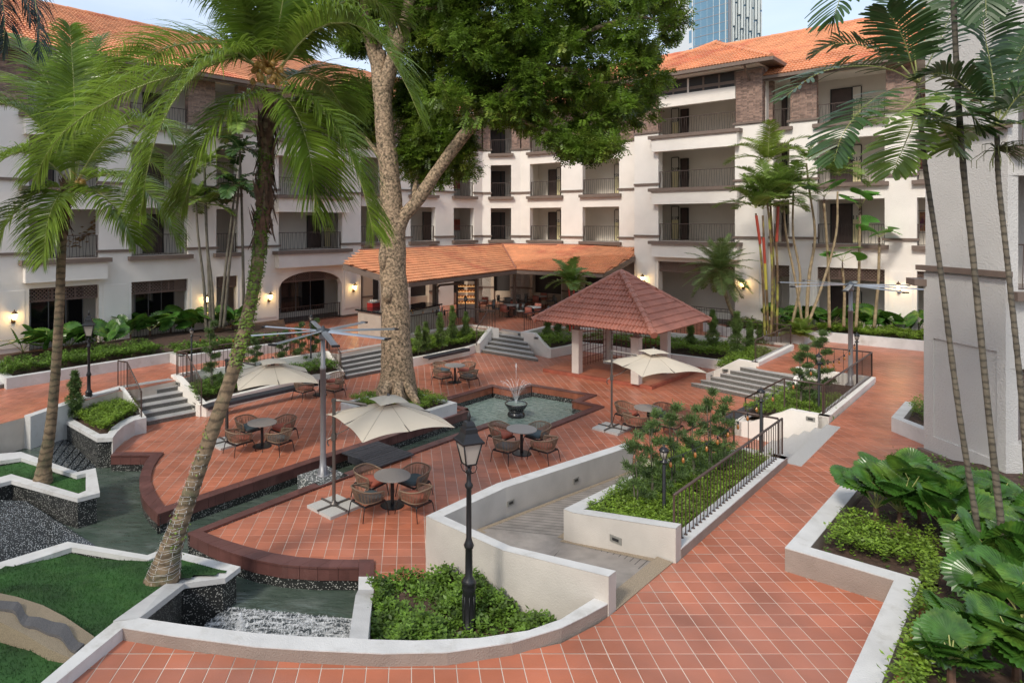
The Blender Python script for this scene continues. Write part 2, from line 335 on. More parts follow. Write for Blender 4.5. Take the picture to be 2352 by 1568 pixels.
# ================================================================ the ground
S2 = math.sqrt(.5); U = Vector((S2, -S2, 0)); Vv = Vector((S2, S2, 0))
def xy(ps): return [(p[0], p[1]) for p in ps]
def PP(lst, z): return [P(x, y, z) for x, y in lst]
EX = []   # list of exclusions not needed
TS = .3; TX0, TY0 = 0.0, 0.0
def tile_floor(name, poly, z, label=None, m=TILE, nparts=300, near=(0, 0)):
    base = MB().prism(poly, z - 1.3, z - .006).build(name, GROUT); base['kind'] = 'structure'
    if label: base['label'] = label
    xs = [p[0] for p in poly]; ys = [p[1] for p in poly]
    x0 = math.floor((min(xs) - TX0) / TS); x1 = math.ceil((max(xs) - TX0) / TS); y0 = math.floor((min(ys) - TY0) / TS); y1 = math.ceil((max(ys) - TY0) / TS)
    cells = [(i, j) for i in range(x0, x1) for j in range(y0, y1)]
    cxs = np.array([[TX0 + (i + .5) * TS, TY0 + (j + .5) * TS] for i, j in cells])
    g = .0062; h = TS / 2 - g
    ins = [inside(poly, cxs[:, 0] + a * h, cxs[:, 1] + b * h) for a, b in ((-1, -1), (1, -1), (1, 1), (-1, 1))]
    alli = ins[0] & ins[1] & ins[2] & ins[3]; anyi = ins[0] | ins[1] | ins[2] | ins[3]
    # in view?
    dpx = cxs[:, 1]; ok = dpx > 3
    upx = CX + F * cxs[:, 0] / np.maximum(dpx, .5); vpx = YH + F * (CAMZ - z) / np.maximum(dpx, .5)
    vis = ok & (upx > -150) & (upx < 2500) & (vpx < 1700)
    full = [k for k in range(len(cells)) if alli[k]]
    full.sort(key=lambda k: (not vis[k] or vpx[k] > 1575 or upx[k] < -10 or upx[k] > 2362, dpx[k]))
    pm = MB(); e = .006
    def tile_geo(mb, pts, zt, zb, b=.004):
        n = len(pts); cx_ = sum(p[0] for p in pts) / n; cy_ = sum(p[1] for p in pts) / n
        top = [(p[0] + (cx_ - p[0]) * b / .15, p[1] + (cy_ - p[1]) * b / .15, zt) for p in pts]
        mid = [(p[0], p[1], zt - .003) for p in pts]; bot = [(p[0], p[1], zb) for p in pts]
        mb.add(bot + mid + top, [tuple(range(2 * n, 3 * n))] + [(i, (i + 1) % n, n + (i + 1) % n, n + i) for i in range(n)] + [(n + i, n + (i + 1) % n, 2 * n + (i + 1) % n, 2 * n + i) for i in range(n)])
    tile_geo(pm, [(-h, -h), (h, -h), (h, h), (-h, h)], 0, -.012); pme = pm.mesh('tile'); pme.materials.append(m)
    for q, k in enumerate(full[:nparts]):
        o = link('tile', pme, base); o.location = (cxs[k, 0], cxs[k, 1], z + random.uniform(-.0012, .0012)); o.rotation_euler = (random.uniform(-.003, .003), random.uniform(-.003, .003), 0)
    st = MB(); used = set(full[:nparts])
    for k in range(len(cells)):
        if not anyi[k] or k in used or not vis[k]: continue
        c = cxs[k]
        if alli[k]: pts = [(c[0] - h, c[1] - h), (c[0] + h, c[1] - h), (c[0] + h, c[1] + h), (c[0] - h, c[1] + h)]
        else:
            pts = clip_to_cell(xy(poly), c[0] - h, c[1] - h, c[0] + h, c[1] + h)
            if len(pts) < 3: continue
            a = sum(pts[i][0] * pts[(i + 1) % len(pts)][1] - pts[(i + 1) % len(pts)][0] * pts[i][1] for i in range(len(pts)))
            if a < 0: pts.reverse()
        dz = ((k * 7919) % 13 - 6) * .00018
        if alli[k]: tile_geo(st, pts, z + dz, z - .006 - .002)
        else: st.add([(p[0], p[1], z + dz) for p in pts], [tuple(range(len(pts)))])
    o = st.build('tile_field', m, base); o['kind'] = 'stuff'
    return base

# ---- pool and channel lines (water edges)
A_, B_, C_, D_, E_, F_ = [P(x, y, .05) for x, y in ((1129.6, 882.6), (1173.6, 891.6), (1217.6, 880.6), (1371.6, 906.2), (1335.6, 920.6), (1388.6, 933))]
S_tip = P(430, 1222, .06); S_mid = P(705.6, 1114.8, .06); S_end = P(1111.6, 972.6, .06)
N_tip = P(363.2, 1180.2, .06); N_mid = P(705.6, 1064.8, .06); N1 = P(1077.6, 943.6, .06)
cw = .27
ringo = [A_, B_, C_, D_, E_, F_]
Hh = S_end + Vv * .45
Fi = F_ - U * cw - Vv * 0
k2 = (Fi - Hh).dot(U); Gi = Hh + U * k2
W1 = N1 - U * ((N1 - A_).dot(U) - cw)      # on the west edge, inner side
Ai = A_ + U * cw - Vv * cw; Bi = B_ + U * cw - Vv * cw; Ci = C_ + U * cw - Vv * cw; Di = D_ - U * cw - Vv * cw; Ei = E_ - U * cw - Vv * cw; Fi = F_ - U * cw - Vv * cw
inner = [Ai, Bi, Ci, Di, Ei, Fi, Gi, Hh]
pond_n = PP([(363.2, 1180.2), (343.2, 1162.8), (327.2, 1142.8), (320.2, 1120.8), (320.2, 1096.8), (325.2, 1078.8), (333.2, 1060.8), (345.2, 1045.2), (253.6, 1045.2)], .06)
pond_no = PP([(378.2, 1161.8), (363.2, 1140.8), (353.2, 1124.8), (346.2, 1104.8), (347.2, 1088.8), (353.2, 1068.8), (363.2, 1052.8), (376.2, 1037.6), (262, 1037.2)], .06)
s_in = PP([(430, 1223), (476.6, 1247), (526.6, 1267), (586.6, 1285), (646.6, 1296), (729, 1301.7), (824, 1302)], .06)
s_out = PP([(466.6, 1219.7), (511.6, 1237), (566.6, 1254), (626.6, 1269), (690, 1278.5), (761.6, 1283.5), (824, 1284.5)], .06)
# plaza edge beside the coping
def left_off(ps, d): return [Vector((a, b, p.z)) for (a, b), p in zip(offset_line(xy(ps), d), ps)]
edgeS = [s_in[0], S_mid, Hh]                      # walking north-east, plaza on the right
edgeS_o = [s_out[0]] + [S_mid + (-Vector((-S2, S2, 0))) * cw, Hh + U * cw - Vv * cw]
Go = Gi + U * cw - Vv * cw
Fo, Eo, Do, Co, Bo, Ao = F_, E_, D_, C_, B_, A_
W1o = W1 - U * cw + Vv * cw; N1o = N1 - U * .02 + Vv * cw
edgeN = [N1, N_mid, pond_n[0]]
N_mid_o = N_mid + Vector((-S2, S2, 0)) * cw
plaza = [P(858.6, 1284), *reversed(s_out), edgeS_o[1], edgeS_o[2], Go, Fo, Eo, Do, Co, Bo, Ao, W1o, N1 - U * cw + Vv * cw, N_mid_o, *pond_no,
         P(250, 1030), P(330, 965), P(455, 945), P(780, 862), P(1090, 800), P(1240, 815), P(1340, 788), P(1540, 812), P(1690, 832), P(1850, 890), P(1790, 945), P(1750, 985),
         P(1795, 1015), P(1700, 1080), P(1600, 1080), P(1470, 1050), at(1446, 1024, 18.3), at(1150, 1115, 14.4), at(985, 1190, 12.8), P(977, 1318), P(1000, 1345), P(858, 1365)]
plaza = [Vector((p.x, p.y, 0)) for p in plaza]
tile_floor('lower_plaza', plaza, 0.0)

ker_base = [(279.6, 1464.8), (397, 1487), (517, 1505), (588, 1512), (764.4, 1524.6), (877, 1529), (1027, 1522.7), (1177, 1500), (1289.4, 1475.9), (1375, 1431), (1416, 1401)]
UR = [P(153.6, 1568, .96)] + PP(ker_base, .96) + PP([(1541, 1293.5), (1556, 1291), (1809, 1063.4), (1903.6, 974), (2011.6, 880), (1857, 856), (1817, 858), (1741.6, 848), (1737, 842), (1826, 803), (1674.8, 781)], .96)
UR += [Vector((14, 42, .96)), Vector((31, 26, .96)), Vector((31, 8, .96)), Vector((9, 3, .96)), Vector((-6.5, 3, .96))]
tile_floor('right_walkway', UR, .96)
UM = PP([(1674.8, 781), (1544.8, 769), (1234.8, 757), (1200, 765), (1145, 758), (1118, 757), (1074, 750), (940, 771), (882, 792), (779, 812)], .96)
UM += [Vector((-12, 33.5, .96)), Vector((-3.5, 42.6, .96)), Vector((5.3, 50, .96)), Vector((8.1, 49, .96)), Vector((14, 42, .96))]
tile_floor('cafe_terrace', UM, .96, nparts=200)
UL = PP([(779, 812), (755, 812), (455, 857), (397.5, 876), (315, 893), (268, 899), (60, 957), (-60, 990)], .96) + [Vector((-30, 17, .96)), Vector((-30, 8, .96)), Vector((-34, 10, .96)), Vector((-12, 33.5, .96))]
tile_floor('left_walkway', UL, .96)

# earth under everything, out to the horizon
MB().add([(-900, -900, -1.35), (900, -900, -1.35), (900, 900, -1.35), (-900, 900, -1.35)], [(0, 1, 2, 3)]).build('ground', SOIL)['kind'] = 'structure'
# paved apron on which the wings stand
ap = MB()
ap.prism([(-60, -20), (-60, 60), (60, 60), (60, 10), (30, 27), (14, 43.5), (8, 49.5), (5.3, 50.2), (-3.5, 43), (-14, 32), (-31, 14), (-31, -20)], -1.2, .95)
ap.build('arcade_floor', PAVE)['kind'] = 'structure'

# ---- water
w = MB(); w.add([(-26, 9, -.42), (-8, 10.6, -.42), tuple(P(519, 1394, -.42)), tuple(P(836, 1424, -.42)), (1, 14, -.42), (6, 22, -.42), (4, 24, -.42), (-4, 24, -.42), (-26, 24, -.42)], [tuple(range(9))]); w.build('stream_water', WATER)['kind'] = 'structure'
pw = [Ai, Bi, Ci, Di, Ei, Fi, Gi, Hh, N1, W1]
w = MB(); w.add([(p.x, p.y, -.40) for p in pw], [tuple(range(len(pw)))]); w.build('pool_water', POOLW)['kind'] = 'structure'

# ---- coping round the water: top slabs and face tiles piece by piece
def coping(name, label, inn, out, n_each=.42):
    root = thing(name, (0, 0, 0), label, 'coping')
    base = MB(); slab = []; face = []
    for i in range(len(inn) - 1):
        a, b, c, d = inn[i], inn[i + 1], out[i + 1], out[i]
        ln = max((b - a).length, (c - d).length); k = max(1, round(ln / n_each))
        dirn = (b - a).normalized() if (b - a).length > 1e-6 else U
        inw = Vector((dirn.y, -dirn.x, 0)); 
        if inw.dot((a + b) / 2 - (c + d) / 2) < 0: inw = -inw
        for q in range(k):
            t0, t1 = q / k, (q + 1) / k; g = .004 / max(ln, .1)
            pa, pb = a.lerp(b, t0 + g), a.lerp(b, t1 - g); pc, pd = d.lerp(c, t1 - g), d.lerp(c, t0 + g)
            slab.append(MB().prism([(p.x, p.y) for p in (pa, pb, pc, pd)], .02, .06))
            fa, fb = pa - inw * .02, pb - inw * .02
            face.append(MB().prism([(fa.x, fa.y), (fb.x, fb.y), ((fb - inw * .02).x, (fb - inw * .02).y), ((fa - inw * .02).x, (fa - inw * .02).y)], -.22, .018))
        ia, ib = a - inw * .045, b - inw * .045
        base.prism([(ia.x, ia.y), (ib.x, ib.y), (c.x, c.y), (d.x, d.y)], -1.2, .016)
        ja, jb = a - inw * .14, b - inw * .14
    base.build('core', MOSAIC, root)
    for s in slab: s.build('coping_slab', CURB, root)
    for s in face: s.build('face_tile', CURBR if name == 'pool_coping' else CURB, root)
    return root
coping('pool_coping', 'red brown tiled coping of the star shaped fountain pool', [W1, Ai, Bi, Ci, Di, Ei, Fi, Gi, Hh], [W1o, Ao, Bo, Co, Do, Eo, Fo, Go, edgeS_o[2]])
coping('channel_coping', 'dark red coping on the near side of the channel curving round the small pool', [Hh, S_mid] + s_in, [edgeS_o[2], edgeS_o[1]] + s_out)
coping('channel_coping', 'dark red coping on the far side of the channel hooking round the pond', [W1, N1, N_mid] + pond_n, [W1o, N1 - U * cw + Vv * cw, N_mid_o] + pond_no)

# ---- white kerb of the front bed and small pool
root = thing('front_kerb', (0, 0, 0), 'white painted curved kerb in front of the small waterfall pool and lamp bed', 'kerb')
ki = PP([(317.6, 1420.4), (421.6, 1435.8), (588, 1455.8), (690, 1463), (801.6, 1466.7), (845, 1470), (952, 1472.8), (1102, 1466.5), (1214.4, 1449.6), (1289.4, 1423.4), (1368, 1373.9)], 1.13)
ko = PP([(281.6, 1441.8), (397.6, 1460.8), (588, 1485.8), (690, 1492.5), (800, 1498), (877, 1501.4), (1027, 1498.4), (1177, 1475.9), (1289.4, 1442.1), (1345, 1415), (1398, 1386)], 1.13)
def offv0(ps, d):
    o = offset_line([(p.x, p.y) for p in ps], d); return [Vector((q[0], q[1], p.z)) for q, p in zip(o, ps)]
def strip(mb, a, b, z0, chop=None):
    for i in range(len(a) - 1): mb.prism([a[i], a[i + 1], b[i + 1], b[i]], z0)
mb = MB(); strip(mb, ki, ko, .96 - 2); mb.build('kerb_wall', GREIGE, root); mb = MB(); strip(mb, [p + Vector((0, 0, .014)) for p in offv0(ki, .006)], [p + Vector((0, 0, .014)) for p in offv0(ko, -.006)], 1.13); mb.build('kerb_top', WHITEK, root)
kl_in = [P(219.6, 1460.8, 1.13), P(117.6, 1546.8, 1.13)]; d_ = (kl_in[1] - kl_in[0])
ext = lambda a, b, Y: a + (b - a) * ((Y - a.y) / (b.y - a.y))
kr = [P(281.6, 1441.8, 1.13), P(127.6, 1568, 1.13)]
kl_in[1] = ext(kl_in[0], kl_in[1], 5); kr[1] = ext(kr[0], kr[1], 5)
mb = MB(); mb.prism([kl_in[0], kr[0], kr[1], kl_in[1]], -.9); mb.prism([kl_in[0], P(262, 1427, 1.13), ki[0], kr[0]], -.9); mb.build('kerb_arm', WHITEK, root)
# side wall of the small pool, its top stepping up towards the viewer
ww = [P(824, 1323.3, .12), P(823, 1353, .12), at(816.6, 1366, 11.4), at(809, 1416, 10.1), P(801.6, 1466.7, 1.13)]
we = [P(858.6, 1323.3, .12), P(858.6, 1353, .12), at(857, 1366, 11.4), at(850, 1416, 10.1), P(845, 1470, 1.13)]
mb = MB(); strip(mb, ww, we, -.9); mb.build('side_wall', WHITEK, root)
mb = MB(); mb.prism([P(824.2, 1302, .06), P(824.2, 1323, .06), P(858.6, 1323, .06), P(858.6, 1283.5, .06), P(824.2, 1283.5, .06)], -.9); mb.build('corner_block', CURB, root)
# back kerb of the front bed towards the plaza
mb = MB(); b0 = P(858, 1356, .12); b1 = P(985, 1352, .12); mb.prism([b0, b1, b1 - Vector((0, .2, 0)), b0 - Vector((0, .2, 0))], -.3); mb.build('bed_kerb', WHITEK, root)

# weir and falling water in the small pool
wr = thing('weir', (0, 0, 0), 'sloping pebble weir with white foaming water behind the front kerb', 'waterfall')
a, b = P(520, 1394, -.41), P(835, 1424, -.41); c, dd = at(800, 1466, 10.0), at(315, 1440, 10.0)
NX, NY = 60, 16; V = []; 
for j in range(NY + 1):
    for i in range(NX + 1):
        s, t = i / NX, j / NY; p0 = a.lerp(b, s); p1 = Vector((-5.2 + 4.2 * s, 9.3, 0)); p = p0.lerp(p1, t)
        z = -.40 - .55 * t ** 1.15 + .018 * math.sin(t * 34) + random.uniform(-.012, .012); V.append((p.x, p.y, z))
Fq = [(j * (NX + 1) + i, j * (NX + 1) + i + 1, (j + 1) * (NX + 1) + i + 1, (j + 1) * (NX + 1) + i) for j in range(NY) for i in range(NX)]
np_mesh('slope', np.array(V), np.array(Fq), FOAMW, wr, True)
fo = MB()
for k in range(1300):
    s, t = random.random(), min(1, abs(random.gauss(.16, .14)) * random.random()**.3); p0 = a.lerp(b, s); p = p0.lerp(Vector((-5.2 + 4.2 * s, 9.3, 0)), t); z = -.375 - .55 * t ** 1.15
    dn = Vector((random.uniform(-.03, .03), -.015 - random.random() * .05, -.012)); q = Vector((p.x, p.y, z)); wv = Vector((.012, .004, 0))
    fo.add([q - wv, q + wv, q + dn + wv * .5, q + dn - wv * .5], [(0, 1, 2, 3)])
o = fo.build('foam', SPRAY, wr); o['kind'] = 'stuff'
jet = MB(); jp = at(563 * .25 + 411.6, 1455, 9.75); jet.lathe([(.10, -1.2), (.11, -.5), (.09, .1), (.06, .3), (.025, .42), (.0, .45)], (jp.x, jp.y, jp.z - .12), 12)
tag(jet.build('bubbler', SPRAY, smooth=True), 'low white bubbling water jet behind the front kerb', 'water jet')

# ---- grass islands with white caps and mosaic flanks
def island(name, label, water, inn, zs, grassz, zin=None, flank=-.9, cap_over=.0, mound=None, mgrass=GRASS):
    """water/inn: matching lists of pixel points (outer, grass side); zs: top heights"""
    root = thing(name, (0, 0, 0), label, 'planter wall')
    o_ = [P(x, y, z) for (x, y), z in zip(water, zs)]; i_ = [P(x, y, z) for (x, y), z in zip(inn, zs)]
    cap = MB(); fl = MB()
    for i in range(len(o_) - 1):
        cap.prism([o_[i], o_[i + 1], i_[i + 1], i_[i]], [o_[i].z - .10, o_[i + 1].z - .10, i_[i + 1].z - .10, i_[i].z - .10])
        q = [o_[i].lerp(i_[i], .22), o_[i + 1].lerp(i_[i + 1], .22)]
        lo = [Vector((p.x, p.y, p.z - .104)) for p in (q[0], q[1], i_[i + 1], i_[i])]
        fl.prism(lo, flank)
    cap.build('cap', WHITEK, root); fl.build('mosaic_flank', MOSAIC, root)
    return root, o_, i_
wat = [(-420, 1420), (0, 1290), (155.6, 1243), (338.6, 1273.8), (371.6, 1260.8), (415.6, 1266.8), (552.6, 1300.4), (517.6, 1326.8), (423.6, 1338.8), (317.6, 1420.4)]
inn = [(-420, 1440), (0, 1310), (165, 1256), (341, 1285), (374, 1271.5), (414, 1283), (506.6, 1307.8), (491.6, 1319), (395.6, 1328.8), (260, 1425)]
zs = [.25, .25, .25, .25, .25, .25, .25, .25, .27, 1.13]
isl, o_, i_ = island('grass_island_wall', 'white capped low wall round the lawn where the leaning palm grows', wat, inn, zs, .2)
# lawn: a soft mound up to the kerb
def lawn(name, poly, zf, label, step=.14):
    xs = [p[0] for p in poly]; ys = [p[1] for p in poly]; nx = int((max(xs) - min(xs)) / step) + 2; ny = int((max(ys) - min(ys)) / step) + 2
    X, Y = np.meshgrid(min(xs) + np.arange(nx) * step, min(ys) + np.arange(ny) * step); Z = zf(X, Y)
    ok = inside(poly, X, Y); Fq = []
    for j in range(ny - 1):
        for i in range(nx - 1):
            if ok[j, i] or ok[j, i + 1] or ok[j + 1, i] or ok[j + 1, i + 1]: Fq.append((j * nx + i, j * nx + i + 1, (j + 1) * nx + i + 1, (j + 1) * nx + i))
    o = np_mesh(name, np.stack([X.ravel(), Y.ravel(), Z.ravel()], 1), np.array(Fq), GRASS, None, True); tag(o, label, 'lawn', kind='structure')
    # blades
    n = int(abs(sum(poly[i][0] * poly[(i + 1) % len(poly)][1] - poly[(i + 1) % len(poly)][0] * poly[i][1] for i in range(len(poly)))) / 2 * 900)
    bx = rng.uniform(min(xs), max(xs), n * 2); by = rng.uniform(min(ys), max(ys), n * 2); k = inside(poly, bx, by); bx, by = bx[k][:n], by[k][:n]; n = len(bx); bz = zf(bx, by)
    a = rng.uniform(0, 2 * PI, n); w_ = .006; hh = rng.uniform(.02, .045, n); b = np.stack([bx, by, bz], 1)
    sd_ = np.stack([np.cos(a), np.sin(a), 0 * a], 1) * w_; tp = b + np.stack([rng.normal(0, .012, n), rng.normal(0, .012, n), hh], 1)
    V = np.stack([b - sd_, b + sd_, tp], 1).reshape(-1, 3); o2 = np_mesh('grass_blades', V, np.arange(3 * n).reshape(-1, 3), GRASS); tag(o2, 'short turf blades of ' + label[:60], 'grass', kind='stuff')
g1 = [p for p in i_] + [P(219.6, 1460.8, 1.13), ext(P(219.6, 1460.8, 1.13), P(117.6, 1546.8, 1.13), 5.5), Vector((-15, 5.5, 0))]
def z1(X, Y):
    t = np.clip((13.2 - Y) / 4.2, 0, 1); s = np.clip((X + 8.6) / 2.5, 0, 1)
    return .16 + .80 * t ** 1.2 - .30 * (1 - s) * np.clip((13.5 - Y) / 1.0, 0, 1) * 0 + .05 * np.sin(X * 1.7) * np.sin(Y * 1.3) - .10 * np.clip((-8 - X) / 4, 0, 1)
lawn('front_lawn', g1, z1, 'deep green lawn sloping down to the pond at front left')
wat = [(-40, 1025), (0, 1041), (48.8, 1037), (178, 1083), (219.4, 1073.9), (229.5, 1130.9), (178, 1144), (26, 1102.7), (-40, 1120)]
inn = [(-40, 1048), (0, 1058), (48.8, 1051), (176, 1091), (197, 1086), (197, 1126), (180, 1133), (26, 1088), (-40, 1106)]
wat = [wat[8], wat[7], wat[6], wat[5], wat[4], wat[3], wat[2], wat[1], wat[0]]; inn = [inn[8], inn[7], inn[6], inn[5], inn[4], inn[3], inn[2], inn[1], inn[0]]
isl2, o2_, i2_ = island('grass_island_wall', 'white capped low wall of the small lawn holding the upright palm', wat, inn, [.33] * 9, .2)
lawn('island_lawn', i2_, lambda X, Y: .20 + 0 * X + .03 * np.sin(X * 2) * np.sin(Y * 2), 'small lawn round the upright palm between two cascades')
# pebble slope at the far left foreground
pw_ = PP([(0, 1370), (98, 1393), (219.6, 1472), (190, 1500), (160, 1514), (0, 1432)], .9)
pt = thing('pebble_path', (0, 0, 0), 'tan pebble wash path with wavy grey band crossing the lawn', 'path', kind='structure')
tp = [at(-300, 1300, 11.9), at(40, 1374, 10.8), at(98, 1393, 10.4), at(150, 1420, 9.9), at(217, 1466, 9.4)]; bt = [at(-300, 1350, 10.6), at(0, 1432, 9.4), at(60, 1462, 9.1), at(110, 1492, 8.8), at(165, 1517, 8.7)]
for p in tp + bt: p.z = min(p.z + .03, 1.16)
mb = MB(); strip(mb, tp, bt, -.5); mb.build('pebble_bed', PEBP, pt)
gm = MB(); gt_ = [tp[i].lerp(bt[i], .42 + (.12, -.1, .1, -.12, .05)[i]) for i in range(5)]; gb_ = [tp[i].lerp(bt[i], .72 + (.1, -.08, .1, -.05, .1)[i]) for i in range(5)]
def dens(l, n=6):
    o = []
    for i in range(len(l) - 1):
        for k in range(n): 
            t = k / n; t2 = t * t * (3 - 2 * t); q = l[i].lerp(l[i + 1], t); q = Vector((q.x, q.y + (l[i + 1].y - l[i].y) * (t2 - t), q.z + .045)); o.append(q)
    l_ = l[-1].copy(); l_.z += .045; return o + [l_]
strip(gm, dens(gt_), dens(gb_), .4); gm.build('grey_band', PEBG, pt)

# ---- cascades on the left
def cascade(label, tl, tr, bl, br, n):
    root = thing('cascade', (0, 0, 0), label, 'cascade')
    for k in range(n):
        t0, t1 = k / n, (k + 1) / n; a, b, c, d = tl.lerp(bl, t0), tr.lerp(br, t0), tr.lerp(br, t1), tl.lerp(bl, t1)
        for p in (a, b, c, d): pass
        z = a.z; MB().prism([(a.x, a.y, z), (b.x, b.y, z), (c.x, c.y, z - .02), (d.x, d.y, z - .02)], -1.0).build('step', FALLW, root)
    return root
cascade('stepped black pebble cascade between upper pond and stream', P(82, 1050, .0), P(124, 990, .0), P(190, 1100, -.42), P(232, 1060, -.42), 8)
cascade('wide smooth pebble cascade at the left edge of the stream', P(-60, 1145, -.05), P(60, 1150, -.05), P(-40, 1320, -.42), P(235, 1262, -.42), 24)
upw = MB(); upw.add([P(-120, 980, .02), P(135, 980, .02), P(90, 1052, .02), P(-120, 1052, .02)], [(3, 2, 1, 0)]); upw.build('upper_pond_water', WATER)['kind'] = 'structure'

# ---- triangular bed left of the first stairs
root = thing('planter_wall', (0, 0, 0), 'white walled bed with lamp post between pond and left stairs', 'planter')
mb = MB(); mz = MB()
oo = PP([(-120, 953), (134, 956), (223, 1006), (259, 1004.5)], .50); ii = PP([(-120, 943), (140, 946.5), (229, 996), (247, 995)], .50)
strip(mb, oo, ii, .38); mb.build('pond_side_cap', WHITEK, root)
oo2 = [o.lerp(i, .2) for o, i in zip(oo, ii)]; strip(mz, [Vector((p.x, p.y, .377)) for p in oo2], [Vector((p.x, p.y, .377)) for p in ii], -1.1); mz.build('mosaic_wall', MOSAIC, root)
mb = MB(); co = PP([(259, 1004.8), (268, 992), (285, 977), (310, 964), (336.5, 958.6)], .50); ci = PP([(247, 995), (256, 982), (275, 968), (300, 956), (322, 951)], .50)
strip(mb, co, ci, -.9)
st0 = P(336.5, 958.6, .50); st1 = P(285.5, 889, 1.06); si0 = P(322, 951, .5); si1 = P(273, 886, 1.06)
mb.prism([st0, st1, si1, si0], -.1)
bk = PP([(273, 886), (190, 908), (56, 953.5)], 1.02); bk2 = PP([(273, 893), (194, 914), (70, 956)], 1.02); strip(mb, bk, bk2, -.3)
mb.build('white_wall', WHITEK, root)
soilA = MB(); soilA.add([tuple(p) for p in [P(140, 950, .42), P(229, 998, .42), P(247, 997, .42), P(285, 968, .42), P(322, 952, .42), P(276, 892, .75), P(194, 916, .7)]], [(6, 5, 4, 3, 2, 1, 0)]); soilA.build('soil', SOIL, root)

# ---- stairs
def stairs(label, BL, BR, TL, TR, n=6, rise=.16, z0=0.0):
    root = thing('stairs', (0, 0, 0), label, 'stairs')
    bk_ = (TL - BL); bk_.z = 0; bk_ = bk_.normalized() * .35
    for k in range(n):
        t = k / (n - 1); a, b = BL.lerp(TL, t), BR.lerp(TR, t); z = z0 + (k + 1) * rise
        c, d = TR + bk_, TL + bk_
        if k < n - 1: t2 = (k + 1) / (n - 1); c, d = BR.lerp(TR, t2) + bk_ * .12, BL.lerp(TL, t2) + bk_ * .12
        fw = (b - a).normalized(); fo_ = Vector((fw.y, -fw.x, 0)); 
        if fo_.dot(bk_) > 0: fo_ = -fo_
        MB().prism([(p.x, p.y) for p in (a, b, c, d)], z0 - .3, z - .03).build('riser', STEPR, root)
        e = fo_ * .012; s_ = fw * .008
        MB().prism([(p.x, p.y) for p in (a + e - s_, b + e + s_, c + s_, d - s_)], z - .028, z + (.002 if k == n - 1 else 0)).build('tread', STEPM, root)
    return root
f2 = lambda x, y, z: Vector((P(x, y, z).x, P(x, y, z).y, 0))
stairs('speckled grey stairs at far left beside the lamp post bed', f2(339, 977, 0), f2(454, 954, 0), f2(285, 890, .96), f2(397.5, 872, .96))
stairs('speckled grey stairs partly behind the big tree trunk', f2(795.6, 871, 0), f2(925, 846, 0), f2(779, 810, .96), f2(905, 787, .96))
stairs('speckled grey stairs leading up to the cafe terrace', f2(1099, 808.5, 0), f2(1236, 831, 0), f2(1147, 757, .96), f2(1198, 765, .96))
stairs('wide speckled grey stairs right of the gazebo', f2(1587.6, 887, 0), f2(1800, 932, 0), f2(1700, 842, .96), f2(1830, 866, .96))
e0, e1 = f2(1903.6, 975, .96), f2(1809, 1063.4, .96)
stairs('pale grey stairs going down from the right walkway between two planters', e1 - U * 1.5, e0 - U * 1.5, e1 - U * .05, e0 - U * .05)
# left edge stair stub
stairs('short grey stair just inside the left edge of the picture', f2(-60, 905, .96) , f2(12, 890, .96), f2(-60, 860, .96) , f2(8, 860, .96), n=3, z0=.96)

# ---- generic white planter walls
def wallseg(mb, a, b, th, z0):      # a, b top points of the front edge, thickness away from the viewer's side given by sign
    d = (b - a); d.z = 0; d.normalize(); n = Vector((-d.y, d.x, 0)) * th
    mb.prism([a, b, b + n, a + n], z0)
# ================================================================ the hotel wings
class Plane2:      # a vertical plane through A with direction t; n points to the court
    def __init__(s, A, t, n): s.A = Vector((A[0], A[1], 0)); s.t = Vector((*t, 0)).normalized(); s.n = Vector((*n, 0)).normalized()
    def s_of(s, px, off=0.0):
        u = (px - CX) / F; A = s.A + s.n * off       # A + k t = (uY, Y)
        k = (u * A.y - A.x) / (s.t.x - u * s.t.y); return k
    def pt(s, k, off=0.0, z=0.0): q = s.A + s.t * k + s.n * off; return Vector((q.x, q.y, z))
    def at(s, px, py, off=0.0):
        k = s.s_of(px, off); q = s.pt(k, off); q.z = CAMZ - (py - YH) / F * q.y; return q, k
    def box(s, mb, k0, k1, o0, o1, z0, z1):
        mb.prism([(p.x, p.y) for p in (s.pt(k0, o0), s.pt(k1, o0), s.pt(k1, o1), s.pt(k0, o1))], z0, z1)
    def rot(s): return math.atan2(s.t.y, s.t.x)
def railing_mesh(pl, k0, k1, off, zb, zt, gap=.145, splay=.035, n=4, r=.011):
    mb = MB(); pl.box(mb, k0, k1, off - .025, off + .025, zt - .035, zt); pl.box(mb, k0, k1, off - .012, off + .012, zb + .02, zb + .045)
    k = k0 + gap / 2; i = 0
    while k < k1 - .02:
        s = splay * (1, -1, .4, -.6)[i % 4]; i += 1
        mb.tube([pl.pt(k - s, off, zb + .03), pl.pt(min(max(k + s, k0 + .02), k1 - .02), off, zt - .03)], r, n, False); k += gap
    for kk in (k0 + .03, k1 - .03): pl.box(mb, kk - .02, kk + .02, off - .02, off + .02, zb, zt - .03)
    return mb
